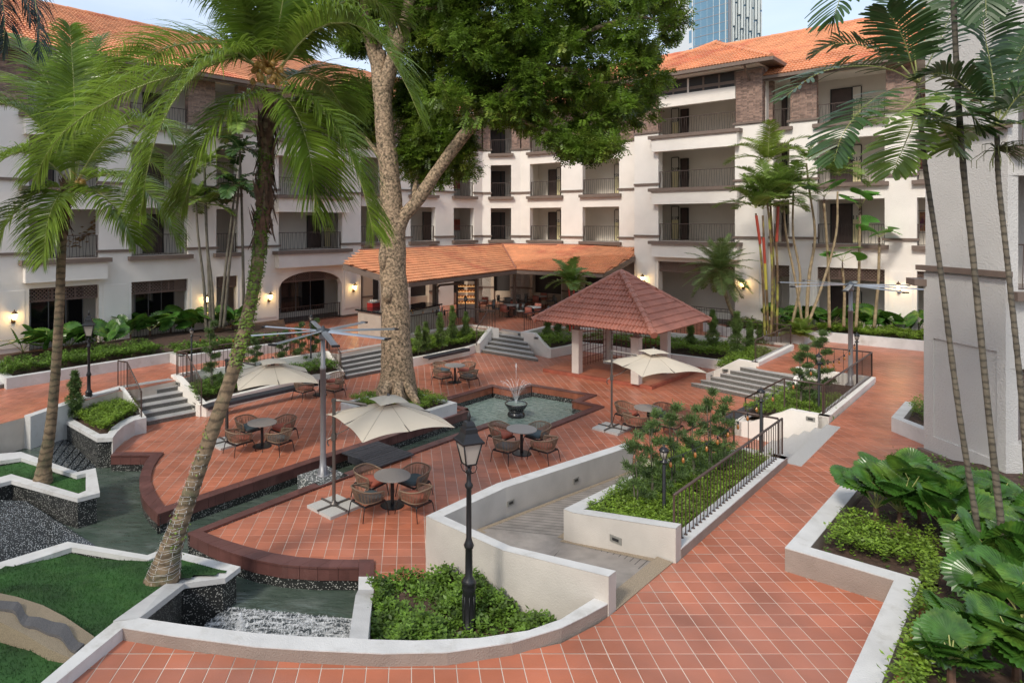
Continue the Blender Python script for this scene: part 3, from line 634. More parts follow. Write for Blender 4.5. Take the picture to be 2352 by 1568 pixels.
def lattice(pl, k0, k1, off, z0, z1, step=.16, w=.03):
    mb = MB(); h = z1 - z0
    for a, b in ((z0, z0 + .07), (z1 - .07, z1)): pl.box(mb, k0, k1, off - .03, off + .03, a, b)
    L_ = k1 - k0; nd = max(1, round(L_ / 1.1))
    for i in range(nd + 1): kk = k0 + L_ * i / nd; pl.box(mb, max(k0, kk - .04), min(k1, kk + .04), off - .034, off + .034, z0 + .07, z1 - .07)
    for sg in (1, -1):
        k = k0 - h
        while k < k1 + h:
            a0, a1 = (k, k + h) if sg > 0 else (k + h, k); zA, zB = z0, z1
            lo, hi = min(a0, a1), max(a0, a1)
            if hi > k0 and lo < k1:
                def zat(kk): return zA + (zB - zA) * (kk - a0) / (a1 - a0)
                c0, c1 = max(lo, k0), min(hi, k1); o = off + .008 * sg
                p = [pl.pt(c0, o, zat(c0) - w), pl.pt(c1, o, zat(c1) - w), pl.pt(c1, o, zat(c1) + w), pl.pt(c0, o, zat(c0) + w)]
                q = [v + pl.n * .014 for v in p]; mb.add(p + q, [(3, 2, 1, 0), (4, 5, 6, 7), (0, 1, 5, 4), (1, 2, 6, 5), (2, 3, 7, 6), (3, 0, 4, 7)])
            k += step
    return mb
def bricks(parent, pl, k0, k1, o0, o1, z0, z1, part=True, first=[None]):
    """a pier of laid bricks: mortar core and bricks proud of it on all sides"""
    core = MB(); pl.box(core, k0 + .008, k1 - .008, o0 + .008, o1 - .008, z0, z1); core.build('brick_core', MORTAR, parent)
    bl, bh = .215, .062; j = .012; out = MB(); row = 0; z = z0 + j / 2; W_, D_ = k1 - k0, o1 - o0
    def run(a0, a1, fn):
        a = a0 - (bl / 2 if row % 2 else 0)
        while a < a1 - .02:
            b0, b1 = max(a, a0), min(a + bl, a1)
            if b1 - b0 > .04: fn(b0, b1)
            a += bl + j
    while z < z1 - bh:
        run(k0, k1, lambda a, b: pl.box(out, a, b, o1 - .02, o1 + random.uniform(0, .003), z, z + bh))
        run(o0, o1 - .022, lambda a, b: pl.box(out, k0 - random.uniform(0, .003), k0 + .02, a, b, z, z + bh))
        run(o0, o1 - .022, lambda a, b: pl.box(out, k1 - .02, k1 + random.uniform(0, .003), a, b, z, z + bh))
        z += bh + j; row += 1
    o = out.build('brick_facing', BRICK, parent); o['kind'] = 'stuff'
def brick_parts(parent, pl, k0, k1, o0, o1, z0, z1):
    """the same pier with the bricks of its court face as single parts"""
    core = MB(); pl.box(core, k0 + .008, k1 - .008, o0 + .008, o1 - .008, z0, z1); core.build('brick_core', MORTAR, parent)
    bl, bh = .215, .062; j = .012; row = 0; z = z0 + j / 2; me = {}
    side = MB(); count = 0
    def brick_obj(w, loc, rz):
        key = round(w, 3)
        if key not in me: m_ = MB().box((0, 0, 0), (w, .024, bh)).mesh('brick'); m_.materials.append(BRICK); me[key] = m_
        o = link('brick', me[key], parent); M = wlocal(parent).inverted() if parent.parent is None else wlocal(parent.parent).inverted(); o.location = M @ loc; o.rotation_euler = (0, 0, rz)
    while z < z1 - bh:
        a = k0 - (bl / 2 if row % 2 else 0)
        while a < k1 - .02:
            b0, b1 = max(a, k0), min(a + bl, k1)
            if b1 - b0 > .04: brick_obj(b1 - b0, pl.pt((b0 + b1) / 2, o1 - .010 + random.uniform(0, .003), z + bh / 2), pl.rot()); count += 1
            a += bl + j
        for kk, s_ in ((k0, -1), (k1, 1)):
            a = o0 - (0 if row % 2 else bl / 2)
            while a < o1 - .04:
                b0, b1 = max(a, o0), min(a + bl, o1 - .024)
                if b1 - b0 > .03: pl.box(side, min(kk, kk - s_ * .02), max(kk, kk - s_ * .02) + .001, b0, b1, z, z + bh)
                a += bl + j
        z += bh + j; row += 1
    o = side.build('brick_returns', BRICK, parent); o['kind'] = 'stuff'
def text_part(parent, s, pos, size, rz, m=BLACK):
    cu = bpy.data.curves.new('t', 'FONT'); cu.body = s; cu.size = size; cu.extrude = .004; cu.align_x = 'CENTER'; cu.offset = .004; cu.resolution_u = 2
    ob = bpy.data.objects.new('t', cu); me = bpy.data.meshes.new_from_object(ob); bpy.data.objects.remove(ob); bpy.data.curves.remove(cu)
    me.materials.clear(); me.materials.append(m); o = link('room_number', me, parent); base = parent if parent.parent is None else parent.parent
    Mx = wlocal(base).inverted() @ (Matrix.Translation(pos) @ Matrix.Rotation(rz, 4, 'Z') @ Matrix.Rotation(PI / 2, 4, 'X')); o.matrix_local = Mx
    return o
FH = 3.2
def wing(name, label, pl, k0, k1, F1, ops, bays=(), zg=.96, brick_top=True, thick=.42, depth=2.4, ground=True, levels=3, soff=2.45, cat='hotel wing', bparts=False, bands=True):
    """ops: list of (kA, kB); bays: indices of openings with a projecting balcony front"""
    base = thing(name, tuple(pl.pt((k0 + k1) / 2, 0, zg)), label, cat)
    Fl = [F1 + i * FH for i in range(levels)]; top = Fl[-1] - .05; ztop = Fl[-1] + soff
    edges = [k0] + [e for o in ops for e in o] + [k1]
    wall = MB(); trim = []; 
    for i in range(0, len(edges), 2):
        a, b = edges[i], edges[i + 1]
        if b - a < .02: continue
        pl.box(wall, a, b, -thick, 0, zg - .4, top)
        if ground:
            pl.box(wall, a + .18, b - .18, .0, .03, zg + .55, F1 - 1.55) if b - a > 1.0 else None
            m_ = MB(); pl.box(m_, a - .03, b + .03, -thick - .02, .07, zg + .02, zg + .14); m_.build('plinth', TRIM, base)
        for q, f in enumerate(Fl):
            m_ = MB(); pl.box(m_, a - .10 if a > k0 + .01 else a, b + .10 if b < k1 - .01 else b, -.05, .10, f - .02, f + .10); m_.build('ledge', TRIM, base)
        if brick_top:
            (brick_parts if bparts else bricks)(base, pl, a + .04, b - .04, -thick, -.04, top + .152, ztop)
        else: pl.box(wall, a, b, -thick, 0, top, ztop)
    for j, (a, b) in enumerate(ops):
        zt0 = F1 - 1.5
        for q, f in enumerate(Fl):
            lo = zt0 if q == 0 else Fl[q - 1] + 2.1
            pl.box(wall, a, b, -thick, 0, lo, f - .45)
            pl.box(wall, a, b, -thick, -.02, f - .45, f - .25)
            e = .18; prot = .26
            if (j, q) in bays or (j in [x for x in bays if isinstance(x, int)]):
                m_ = MB(); pl.box(m_, a - .25, b + .25, .002, .42, f - 1.22, f - .45); m_.build('balcony_front', WHITE, base); prot = .55; e = .42
            m_ = MB(); pl.box(m_, a - e, b + e, .0, prot, f - .449, f - .25); m_.build('sill', TRIM, base)
            railing_mesh(pl, a, b, -.16, f - .25, f + .80).build('railing', DARKM, base)
        if ground:
            lattice(pl, a, b, -.2, F1 - 2.12, F1 - 1.5).build('lattice_panel', mat('brown_lattice', (.12, .075, .06), .6), base)
            railing_mesh(pl, a, b, -.2, zg, zg + .95).build('railing', DARKM, base)
    wall.build('wall', WHITE, base)
    inn = MB(); pl.box(inn, k0, k1, -depth - .2, -depth, zg - .4, ztop + .3)
    for ke in (k0 + .01, k1 - .11): pl.box(inn, ke, ke + .1, -depth + .001, -thick - .002, zg - .4, ztop + .28)
    for f in Fl: pl.box(inn, k0 + .12, k1 - .12, -depth + .001, -thick - .001, f - .44, f - .26)
    pl.box(inn, k0 + .12, k1 - .12, -depth + .001, -thick - .001, F1 - 1.3, F1 - 1.2)
    inn.build('corridor_shell', INNER, base)
    b2 = MB(); pl.box(b2, k0 + .05, k1 - .05, -9.5, -depth - .22, zg - .4, ztop + .2); b2.build('room_block', INNER, base)
    m_ = MB(); pl.box(m_, k0, k1, -depth, -thick, ztop, ztop + .12); pl.box(m_, k0, k1, -thick - .05, .75, ztop + .05, ztop + .12); m_.build('soffit', WHITE, base)
    return base, Fl, ztop
def door(base, pl, px0, px1, f, off=-2.4, h=2.0, dk=.0, num=None, sx=None):
    a, b = sorted((pl.s_of(px0, off), pl.s_of(px1, off)))
    m_ = MB(); pl.box(m_, a, b, off + .002, off + .05, f - .25, f - .25 + h); d = m_.build('door', BLACK if b - a > 5 else DOOR, base)
    fr = MB(); pl.box(fr, a - .07, a, off + .002, off + .07, f - .25, f - .18 + h); pl.box(fr, b, b + .07, off + .002, off + .07, f - .25, f - .18 + h); pl.box(fr, a, b, off + .002, off + .07, f - .25 + h, f - .18 + h); fr.build('door_frame', BLACK, base)
def sign(base, pl, px0, px1, f, num, off=-2.4, h=2.0):
    a, b = sorted((pl.s_of(px0, off), pl.s_of(px1, off)))
    s = MB(); pl.box(s, a, b, off + .002, off + .05, f - .2, f + h * .62 - .2); o = s.build('sign_panel', SIGN, base)
    s = MB(); pl.box(s, a, b, off + .002, off + .05, f + h * .62 - .195, f + h - .1); s.build('sign_head', SIGNW, base)
    fr = MB(); t = .035
    for q in ((a - t, a, -.2, h - .1), (b, b + t, -.2, h - .1)): pl.box(fr, q[0], q[1], off + .002, off + .075, f + q[2], f + q[3])
    pl.box(fr, a, b, off + .002, off + .075, f + h - .1, f + h - .06); fr.build('sign_frame', BLACK, base)
    text_part(base, num, pl.pt((a + b) / 2, off + .055, f + 1.05), .30, pl.rot(), BLACK)
def picture(base, pl, px0, px1, z0, z1, m, off=-2.4, mar=.08):
    a, b = sorted((pl.s_of(px0, off), pl.s_of(px1, off)))
    s = MB(); pl.box(s, a, b, off + .002, off + .03, z0, z1); s.build('picture_frame', BLACK, base)
    s = MB(); pl.box(s, a + .03, b - .03, off + .031, off + .036, z0 + .03, z1 - .03); s.build('picture_mount', SIGNW, base)
    s = MB(); pl.box(s, a + mar, b - mar, off + .037, off + .042, z0 + mar, z1 - mar); s.build('picture', m, base)

# ---- tiled roofs
def tile_template(w, h, humps=2, ns=7, lift=.05, th=.045, amp=.035):
    V = []; Fq = []
    for j, (y, zz) in enumerate(((-h / 2 - .03, lift - th), (-h / 2 - .03, lift), (h / 2, .0))):
        for i in range(ns):
            x = -w / 2 + w * i / (ns - 1); V.append((x, y, zz + amp * abs(math.sin(PI * humps * i / (ns - 1))) ** 1.2 * 1.25))
    for j in range(2):
        for i in range(ns - 1): Fq.append((j * ns + i, j * ns + i + 1, (j + 1) * ns + i + 1, (j + 1) * ns + i))
    return np.array(V), np.array(Fq)
def tiled(parent, O, e, g, poly, m, w=.30, h=.34, nparts=300, humps=2, ns=7, stuff_only=False, amp=.035):
    """O origin, e along the eave, g up the slope; poly in (along, up) metres"""
    e = e.normalized(); g = g.normalized(); nn = e.cross(g).normalized()
    if nn.z < 0: nn = -nn; flip = True
    else: flip = False
    Rm = np.array([list(e), list(g), list(nn)]).T if not flip else np.array([list(-e), list(g), list(nn)]).T
    xs = [p[0] for p in poly]; ys = [p[1] for p in poly]
    c = [(min(xs) + (i + .5) * w + (0), min(ys) + (j + .5) * h) for j in range(int((max(ys) - min(ys)) / h) + 1) for i in range(int((max(xs) - min(xs)) / w) + 1)]
    c = np.array(c); k = inside(poly, c[:, 0], c[:, 1]); c = c[k]
    C = np.array(O)[None] + c[:, :1] * np.array(e)[None] + c[:, 1:] * np.array(g)[None] + np.array(nn)[None] * .01
    # under-sheet
    us = MB(); us.add([tuple(Vector(O) + e * p[0] + g * p[1] - nn * .02) for p in poly], [tuple(range(len(poly)))]); us.build('roof_deck', m, parent)
    V, Fq = tile_template(w * .985, h, humps, ns, amp=amp)
    order = np.argsort(np.linalg.norm(C - np.array([0, 0, CAMZ]), axis=1)); 
    px = CX + F * C[:, 0] / np.maximum(C[:, 1], 1); py = YH + F * (CAMZ - C[:, 2]) / np.maximum(C[:, 1], 1)
    vis = (px > 0) & (px < 2352) & (py > 0)
    order = np.array(sorted(order, key=lambda q: not vis[q])) if len(order) else order
    npz = 0 if stuff_only else nparts
    base = parent if parent.parent is None else parent.parent
    Mi = wlocal(base).inverted()
    if npz:
        me = bpy.data.meshes.new('roof_tile'); me.from_pydata([tuple(v) for v in V], [], [tuple(int(i) for i in f) for f in Fq]); me.materials.append(m)
        R4 = Matrix([list(Rm[0]) + [0], list(Rm[1]) + [0], list(Rm[2]) + [0], [0, 0, 0, 1]])
        for q in order[:npz]:
            o = link('roof_tile', me, parent); o.matrix_local = Mi @ Matrix.Translation(Vector(C[q])) @ R4 @ Matrix.Rotation(random.gauss(0, .008), 4, 'Y') @ Matrix.Rotation(random.gauss(0, .008), 4, 'X')
    rest = order[npz:]
    if len(rest):
        n = len(rest); jit = rng.normal(0, .006, (n, 1, 1)); Vt = V[None] + np.stack([np.zeros((n, len(V))), np.zeros((n, len(V))), jit[:, :, 0] * V[None, :, 0] * 8 * .15 + rng.normal(0, .003, (n, 1))], -1)
        VV = (Vt.reshape(-1, 3) @ Rm.T).reshape(n, len(V), 3) + C[rest][:, None]
        FF = (Fq[None] + (np.arange(n) * len(V))[:, None, None]).reshape(-1, 4)
        o = np_mesh('roof_tile_field', VV.reshape(-1, 3), FF, m, parent); o['kind'] = 'stuff'
def ridge(parent, a, b, m, r=.13, step=.36, name='ridge_tile'):
    L_ = (b - a).length; n = max(1, int(L_ / step)); d = (b - a) / n; dn = d.normalized()
    for i in range(n):
        p0 = a + d * i; mb = MB(); mb.tube([p0 - dn * .03, p0 + d + dn * .02], [r * 1.08, r * .9], 10); mb.build(name, m, parent)
def lin(p0, p1): return (p1 - p0)

# left wing ------------------------------------------------------------------
plL = Plane2((0, 45), (S2, S2), (S2, -S2))
kl = lambda px, off=0: plL.s_of(px, off)
opsL = [(kl(-170), kl(-75)), (kl(67), kl(227)), (kl(302), kl(432)), (kl(497), kl(546)), (kl(640), kl(786))]
F1L = 5.5
wL, FlL, zL = wing('hotel_wing', 'long white hotel wing with brick top storey on the left of the court', plL, kl(-400), kl(829), F1L, opsL, bays=(1, 4))
for f in FlL:
    door(wL, plL, 330, 372, f); door(wL, plL, 706, 735, f); door(wL, plL, 90, 120, f)
    sign(wL, plL, 744, 757, f, {0: '126', 1: '226', 2: '326'}[FlL.index(f)])
    m_ = MB(); a = kl(400, -2.4); plL.box(m_, kl(168, -2.4), kl(198, -2.4), -2.398, -2.36, f + 1.6, f + 1.95); m_.build('vent_grille', SIGNW, wL)
# dark glazing of the ground floor
for a, b in ((70, 190), (310, 400), (645, 745)):
    m_ = MB(); plL.box(m_, kl(a, -2.3), kl(b, -2.3), -2.39, -2.33, 1.3, 3.9); m_.build('dark_window', GLASSD, wL)
    m_ = MB()
    for t in np.linspace(0, 1, 4): k = kl(a, -2.3) * (1 - t) + kl(b, -2.3) * t; plL.box(m_, k - .02, k + .02, -2.328, -2.30, 1.3, 3.9)
    m_.build('window_mullion', STEEL, wL)
# arch over the entrance of the end bay
k0, k1 = opsL[4]; am = MB(); zc, n = 3.05, 20; zT = F1L - 1.5
prev = None
for i in range(n + 1):
    t = i / n; k = k0 + (k1 - k0) * t; zz = zc + (.90) * math.sqrt(max(0, 1 - (2 * t - 1) ** 2)) ** 1.0
    if prev: am.add([plL.pt(prev[0], -.02, prev[1]), plL.pt(k, -.02, zz), plL.pt(k, -.02, zT), plL.pt(prev[0], -.02, zT), plL.pt(prev[0], -.40, prev[1]), plL.pt(k, -.40, zz), plL.pt(k, -.40, zT), plL.pt(prev[0], -.40, zT)], [(0, 1, 2, 3), (7, 6, 5, 4), (1, 0, 4, 5), (3, 2, 6, 7)])
    prev = (k, zz)
am.build('arch', WHITE, wL)
# fish shaped wall decoration seen behind the first balcony
fi = MB()
for i in range(90):
    t = random.random(); px = 150 + 75 * t; py = 560 - 52 * t * t + random.gauss(0, 9); q, k = plL.at(px, py, -2.36); s_ = .035 + .05 * t
    fi.add([plL.pt(k - s_ * 1.6, -2.36, q.z), plL.pt(k, -2.34, q.z + s_ * .6), plL.pt(k + s_ * 1.6, -2.36, q.z + .02), plL.pt(k, -2.36, q.z - s_ * .6)], [(0, 3, 2, 1)])
o = fi.build('wall_ornament', mat('brass_ornament', (.35, .22, .10), .4, metal=.3), wL); o['kind'] = 'stuff'

# centre: left half, chamfer, right half ---------------------------------------
C0, C1, C2, C3 = Vector((-3.15, 42.2, 0)), Vector((5.3, 48.8, 0)), Vector((8.08, 48.3, 0)), Vector((14.55, 42.6, 0))
def mk(a, b):
    t = (b - a); t.normalize(); return Plane2((a.x, a.y), (t.x, t.y), (t.y, -t.x)), (b - a).length
plA, lA = mk(C0, C1); plB, lB = mk(C1, C2); plC, lC = mk(C2, C3); F1C = 5.83
so = lambda pl, *p: [(pl.s_of(a), pl.s_of(b)) for a, b in p]
wA, FlA, zA = wing('hotel_wing', 'white wing behind the big tree trunk with red pictures in its galleries', plA, 0, lA, F1C, so(plA, (830, 877), (943, 1000), (1042, 1089)), ground=False)
wB, FlB, zB = wing('hotel_wing', 'narrow white corner bay at the far end of the court above the roof valley', plB, 0, lB, F1C, so(plB, (1127, 1174)), ground=False)
wC, FlC, zC = wing('hotel_wing', 'white wing right of the far corner with vents and room doors', plC, 0, lC, F1C, so(plC, (1217, 1289), (1338, 1422)), ground=False)
for i, f in enumerate(FlA):
    door(wA, plA, 972, 990, f); picture(wA, plA, 1040, 1076, f + .35, f + 1.35, mat('red_painting', (.38, .10, .07), .5, var=.4, vscale=4))
    door(wB, plB, 1130, 1148, f); door(wB, plB, 1152, 1158, f); door(wC, plC, 1262, 1278, f); door(wC, plC, 1217, 1224, f)
    sign(wC, plC, 1280, 1288, f, str(i + 1) + '21'); sign(wC, plC, 1413, 1422, f, str(i + 1) + '20')
    m_ = MB(); plC.box(m_, plC.s_of(1345, -2.4), plC.s_of(1357, -2.4), -2.39, -2.35, f + 1.55, f + 1.95); m_.build('vent_grille', SIGNW, wC)

# right wing --------------------------------------------------------------------
SR = 56.8
plR = Plane2((0, SR), (S2, -S2), (-S2, -S2)); kr_ = lambda px, off=0: plR.s_of(px, off); F1R = 6.0
opsR = [(kr_(1776), kr_(1813)), (kr_(1877), kr_(2032)), (kr_(2106), kr_(2215))]
wR, FlR, zR = wing('hotel_wing', 'sunlit white right wing with brick top storey and red numbered doors', plR, kr_(1695), kr_(2330), F1R, opsR, bparts=False)
wR['label'] = 'sunlit white right wing with numbered gallery doors behind the slender palms'
for i, f in enumerate(FlR):
    door(wR, plR, 1911, 1956, f, h=2.1); sign(wR, plR, 1959, 1978, f, '%d17' % (i + 1)); door(wR, plR, 1796, 1806, f); sign(wR, plR, 1779, 1792, f, '%d18' % (i + 1)); picture(wR, plR, 2108, 2150, f + .35, f + 1.5, mat('sunset_painting', (.40, .20, .10), .5, var=.8, vscale=3, col2=(.20, .05, .12), c2scale=2))
door(wR, plR, 1911, 1956, .96 + .25, h=2.3); sign(wR, plR, 1959, 1978, .96 + .25, '017')
# projecting tower of the right wing
ST = 55.3; plT = Plane2((0, ST), (S2, -S2), (-S2, -S2)); kt = lambda px, off=0: plT.s_of(px, off)
opsT = [(kt(1512), kt(1688))]
wT, FlT, zT_ = wing('hotel_tower_bay', 'projecting white bay with three balconies and brick piers under a hipped roof', plT, kt(1457), kt(1752), F1R, opsT, bays=(0,), bparts=True, soff=3.05, thick=.6, depth=3.4)
for i, f in enumerate(FlT):
    sign(wT, plT, 1544, 1559, f, '%d19' % (i + 1), off=-3.4); door(wT, plT, 1566, 1580, f, off=-3.4)
m_ = MB(); plT.box(m_, kt(1580, -3.4), kt(1690, -3.4), -3.39, -2.6, .97, 1.35); m_.build('stone_bench', GRAN, wT)
# dark clerestory under the tower eave
m_ = MB(); plT.box(m_, kt(1512), kt(1688), -.3, -.1, FlT[2] + 2.2, FlT[2] + 3.05); m_.build('clerestory', DARKIN, wT)
m_ = MB(); plT.box(m_, kt(1512), kt(1688), -.34, -.06, FlT[2] + 1.5, FlT[2] + 2.2); m_.build('lintel', WHITE, wT)
for i in range(6):
    k = kt(1512) + (kt(1688) - kt(1512)) * i / 5; m_ = MB(); plT.box(m_, k - .05, k + .05, -.099, -.07, FlT[2] + 2.2, FlT[2] + 3.05); m_.build('clerestory_post', TRIM if i != 2 else WHITE, wT)

bm_ = MB(); bm_.prism([(2.0, 50.5), (5.4, 51.6), (9.5, 51.0), (9.5, 55), (0, 56), (-1, 52)], .96, 14.6); bm_.build('corner_core', INNER, wB)
for f in FlB: m_ = MB(); m_.prism([(4.2, 49.2), (5.3, 49.4), (8.0, 48.9), (9.3, 48.3), (10, 51.2), (5.4, 51.7), (2.2, 50.6)], f - .44, f - .26); m_.build('corner_slab', INNER, wB)
# roofs ---------------------------------------------------------------------------
tp_ = .555; cosp = 1 / math.sqrt(1 + tp_ ** 2); run = 6.9
def main_roof(base, pl, ka, kb, ze, over=.85, valley_x=None, nparts=300):
    O = pl.pt(ka, over, ze); e = pl.t; g = (-pl.n + Vector((0, 0, tp_))).normalized(); L_ = run / cosp
    poly = [(0, 0), (kb - ka, 0), (kb - ka, L_), (0, L_)]
    if valley_x is not None:      # cut by the vertical plane X = valley_x
        def kx(off, z=0): return (valley_x - (pl.A.x + pl.n.x * off)) / pl.t.x - ka
        if pl.t.y > 0: poly = [(0, 0), (kx(over), 0), (kx(over - run), L_), (0, L_)]
        else: poly = [(kx(over), 0), (kb - ka, 0), (kb - ka, L_), (kx(over - run), L_)]
    tiled(base, O, e, g, poly, ROOFT, nparts=nparts, w=.33, h=.36, ns=5)
    # far slope
    us = MB(); R0 = pl.pt(ka, over - run, ze + run * tp_); R1 = pl.pt(kb, over - run, ze + run * tp_); B0 = pl.pt(ka, over - 2 * run, ze); B1 = pl.pt(kb, over - 2 * run, ze); us.add([R0, R1, B1, B0], [(0, 1, 2, 3)]); us.build('roof_back', ROOFT, base)
    a = poly[3][0] if pl.t.y < 0 and valley_x is not None else 0; b = poly[2][0]
    ridge(base, pl.pt(ka + a, over - run, ze + run * tp_ + .03), pl.pt(ka + b, over - run, ze + run * tp_ + .03), ROOFT, r=.14, step=.9)
    gt = MB(); a = poly[0][0]; b = poly[1][0]; pl.box(gt, ka + a, ka + b, over - .02, over + .14, ze - .20, ze - .03); pl.box(gt, ka + a, ka + b, over - .1, over - .03, ze - .30, ze - .06); gt.build('gutter', TRIM, base)
main_roof(wL, plL, kl(-400), kl(829) + 16, zL + .12, valley_x=6.6)
main_roof(wR, plR, kr_(1000), kr_(2330), zR + .12, valley_x=6.6)
# hipped roof of the tower
ka, kb = kt(1457) - .9, kt(1752) + .7; over = 1.0; ze = zT_ + .27; Wt = kb - ka; dr = Wt / 2
O = plT.pt(ka, over, ze); g = (-plT.n + Vector((0, 0, .54))).normalized(); cp = 1 / math.sqrt(1 + .54 ** 2)
dpt = 4.6; Lr = dpt / cp
tiled(wT, O, plT.t, g, [(0, 0), (Wt, 0), (Wt - dpt, Lr), (dpt, Lr)], ROOFT, nparts=300, w=.33, h=.36, ns=5)
Rr = plT.pt(kb, over, ze); g2 = (-plT.t + Vector((0, 0, .54))).normalized(); tiled(wT, Rr, -plT.n, g2, [(0, 0), (9.5, 0), (9.5, Lr), (dpt, Lr)], ROOFT, stuff_only=True, w=.33, h=.36, ns=5)
Rl = plT.pt(ka, over, ze); g3 = (plT.t + Vector((0, 0, .54))).normalized(); tiled(wT, Rl, -plT.n, g3, [(0, 0), (9.5, 0), (9.5, Lr), (dpt, Lr)], ROOFT, stuff_only=True, w=.33, h=.36, ns=5)
apx = lambda k: plT.pt(k, over - dpt, ze + dpt * .54 + .03)
ridge(wT, plT.pt(ka, over, ze + .03), apx(ka + dpt), ROOFT); ridge(wT, plT.pt(kb, over, ze + .03), apx(kb - dpt), ROOFT); ridge(wT, apx(ka + dpt), apx(kb - dpt), ROOFT)
gt = MB(); plT.box(gt, ka, kb, over - .02, over + .15, ze - .22, ze - .03); plT.box(gt, kb - .02, kb + .15, -7, over + .15, ze - .221, ze - .031); gt.build('gutter', TRIM, wT)
sf = MB(); plT.box(sf, ka + .05, kb - .02, -.0, over - .03, ze - .16, ze - .10); plT.box(sf, kt(1752), kb - .03, -6, -.01, ze - .16, ze - .10); sf.build('soffit_board', TRIM, wT)
for px in (1478, 1722):
    k = kt(px); b_ = MB(); q0 = plT.pt(k, 0, FlT[2] + 2.4); q1 = plT.pt(k, .95, ze - .2); b_.tube([q0, q1], .06, 4); b_.build('eave_bracket', TRIM, wT)

# near block at the right edge -------------------------------------------------------
n0, n1 = Vector((11.02 + 16.3 * .0, 16.3, 0)), None
q0 = xd(2125.6, 16.9); q1 = xd(2314.5, 14.7)
plN, lN = mk(q0, q1)
nb = thing('hotel_wing', tuple(q0), 'near corner of the hotel in rough white render at the right edge', 'hotel wing')
F1N = 5.72
m_ = MB(); plN.box(m_, 0, lN, -.25, 0, .5, 17.5); plN.box(m_, 0, .25, -6, -.251, .5, 17.5)
m_.build('wall', ROUGHW, nb)
# inset panel: a raised frame round it
a, b = .28, lN - .22; m_ = MB(); z0, z1 = 1.45, 3.95
plN.box(m_, 0.0, a, .001, .045, .96, F1N - .12); plN.box(m_, b, lN, .001, .045, .96, F1N - .12); plN.box(m_, a, b, .001, .045, z1, F1N - .12); plN.box(m_, a, b, .001, .045, .96, z0); m_.build('panel_frame', ROUGHW, nb)
for f in (F1N, F1N + 3.35): m_ = MB(); plN.box(m_, -.12, lN + .12, .0, .17, f - .06, f + .07); m_.build('ledge', TRIM, nb)
m_ = MB(); plN.box(m_, -.05, lN + .1, .05, .18, .90, 1.06); m_.build('plinth', TRIM, nb)
m_ = MB(); m_.prism([(p.x, p.y) for p in (q0 + Vector((-.28, .0, 0)), q0 + Vector((.1, -.15, 0)), q0 + Vector((.3, .5, 0)), q0 + Vector((-.05, .6, 0)))], 5.25, 5.42); m_.build('stub_ledge', TRIM, nb)
# recessed gallery right of the block
r0 = plN.pt(lN - .001, -.0); r1 = r0 + Vector((6, -.6, 0)); plQ, lQ = mk(r0, r1)
qb = MB(); op = [(.0, 2.6)]
for a, b, z0, z1 in ((2.6, lQ, .5, 17.5),): plQ.box(qb, a, b, -.35, 0, z0, z1)
for z0, z1 in ((.5, 1.9), (3.6, 5.35), (7.95, 8.6), (11.1, 11.8), (14.3, 17.5)): plQ.box(qb, .002, 2.6, -.35, 0, z0, z1)
qb.build('gallery_wall', ROUGHW, nb)
qi = MB(); plQ.box(qi, 0, lQ, -2.6, -2.4, .5, 17.5); 
for z in (5.2, 8.45, 11.7): plQ.box(qi, 0, lQ, -2.4, -.36, z, z + .12)
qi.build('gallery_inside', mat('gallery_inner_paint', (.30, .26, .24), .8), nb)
for z in (5.35, 8.6):
    m_ = MB(); plQ.box(m_, .02, 2.8, .0, .25, z - .2, z - .01); m_.build('sill', TRIM, nb); railing_mesh(plQ, .07, 2.6, -.15, z, z + 1.05).build('railing', DARKM, nb)
m_ = MB(); plQ.box(m_, 1.0, 1.8, -2.39, -2.33, 5.4, 7.5); m_.build('window', SIGNW, nb)
lattice(plQ, .35, 2.6, -.2, 3.0, 3.6).build('lattice_panel', MATS['brown_lattice'], nb)

# the fourth wing, behind the camera: it closes the court and shades the near ground
bw = thing('hotel_wing', (-15, -6, .96), 'white hotel wing closing the court behind the viewer', 'hotel wing')
m_ = MB(); m_.prism([(-31, 12), (-8, -9), (-12, -14), (-36, 8)], -.5, 13.2); m_.build('wall', WHITE, bw)
m_ = MB(); m_.prism([(-31, 12, 13.2), (-8, -9, 13.2), (-12, -14, 14.5), (-36, 8, 14.5)], 13.19); m_.build('roof', ROOFT, bw)

# ---- cafe under the lean-to roof ---------------------------------------------------
cf = thing('cafe_pavilion', (3, 41, .96), 'open cafe under an orange tiled lean-to roof with a valley', 'cafe')
VT, VB, EL, ER = at(1153, 562, 48), P(1185.6, 620, 3.9), P(936, 649, 3.9), P(1386, 628.6, 3.9)
def rayplane(px, py, p0, nrm):
    d = Vector(((px - CX) / F, 1, -(py - YH) / F)); o = Vector((0, 0, CAMZ)); t = (p0 - o).dot(nrm) / d.dot(nrm); return o + d * t
nL = (VB - VT).cross(EL - VT).normalized(); nR = (VB - VT).cross(ER - VT).normalized()
LT, LV = rayplane(827, 577, VT, nL), rayplane(788, 604, VT, nL); RT, RV = rayplane(1458, 565.5, VT, nR), rayplane(1458, 586, VT, nR)
def roof_from(pts, eaveA, eaveB, nparts):
    e = (eaveB - eaveA).normalized(); n_ = (pts[1] - pts[0]).cross(pts[2] - pts[0]).normalized(); n_ = n_ if n_.z > 0 else -n_
    g = n_.cross(e); g = g if g.z > 0 else -g
    poly = [((p - eaveA).dot(e), (p - eaveA).dot(g)) for p in pts]; tiled(cf, eaveA, e, g, poly, ROOFT, w=.30, h=.34, nparts=nparts, ns=7)
roof_from([EL, VB, VT, LT, LV], EL, VB, 300); roof_from([VB, ER, RV, RT, VT], VB, ER, 200)
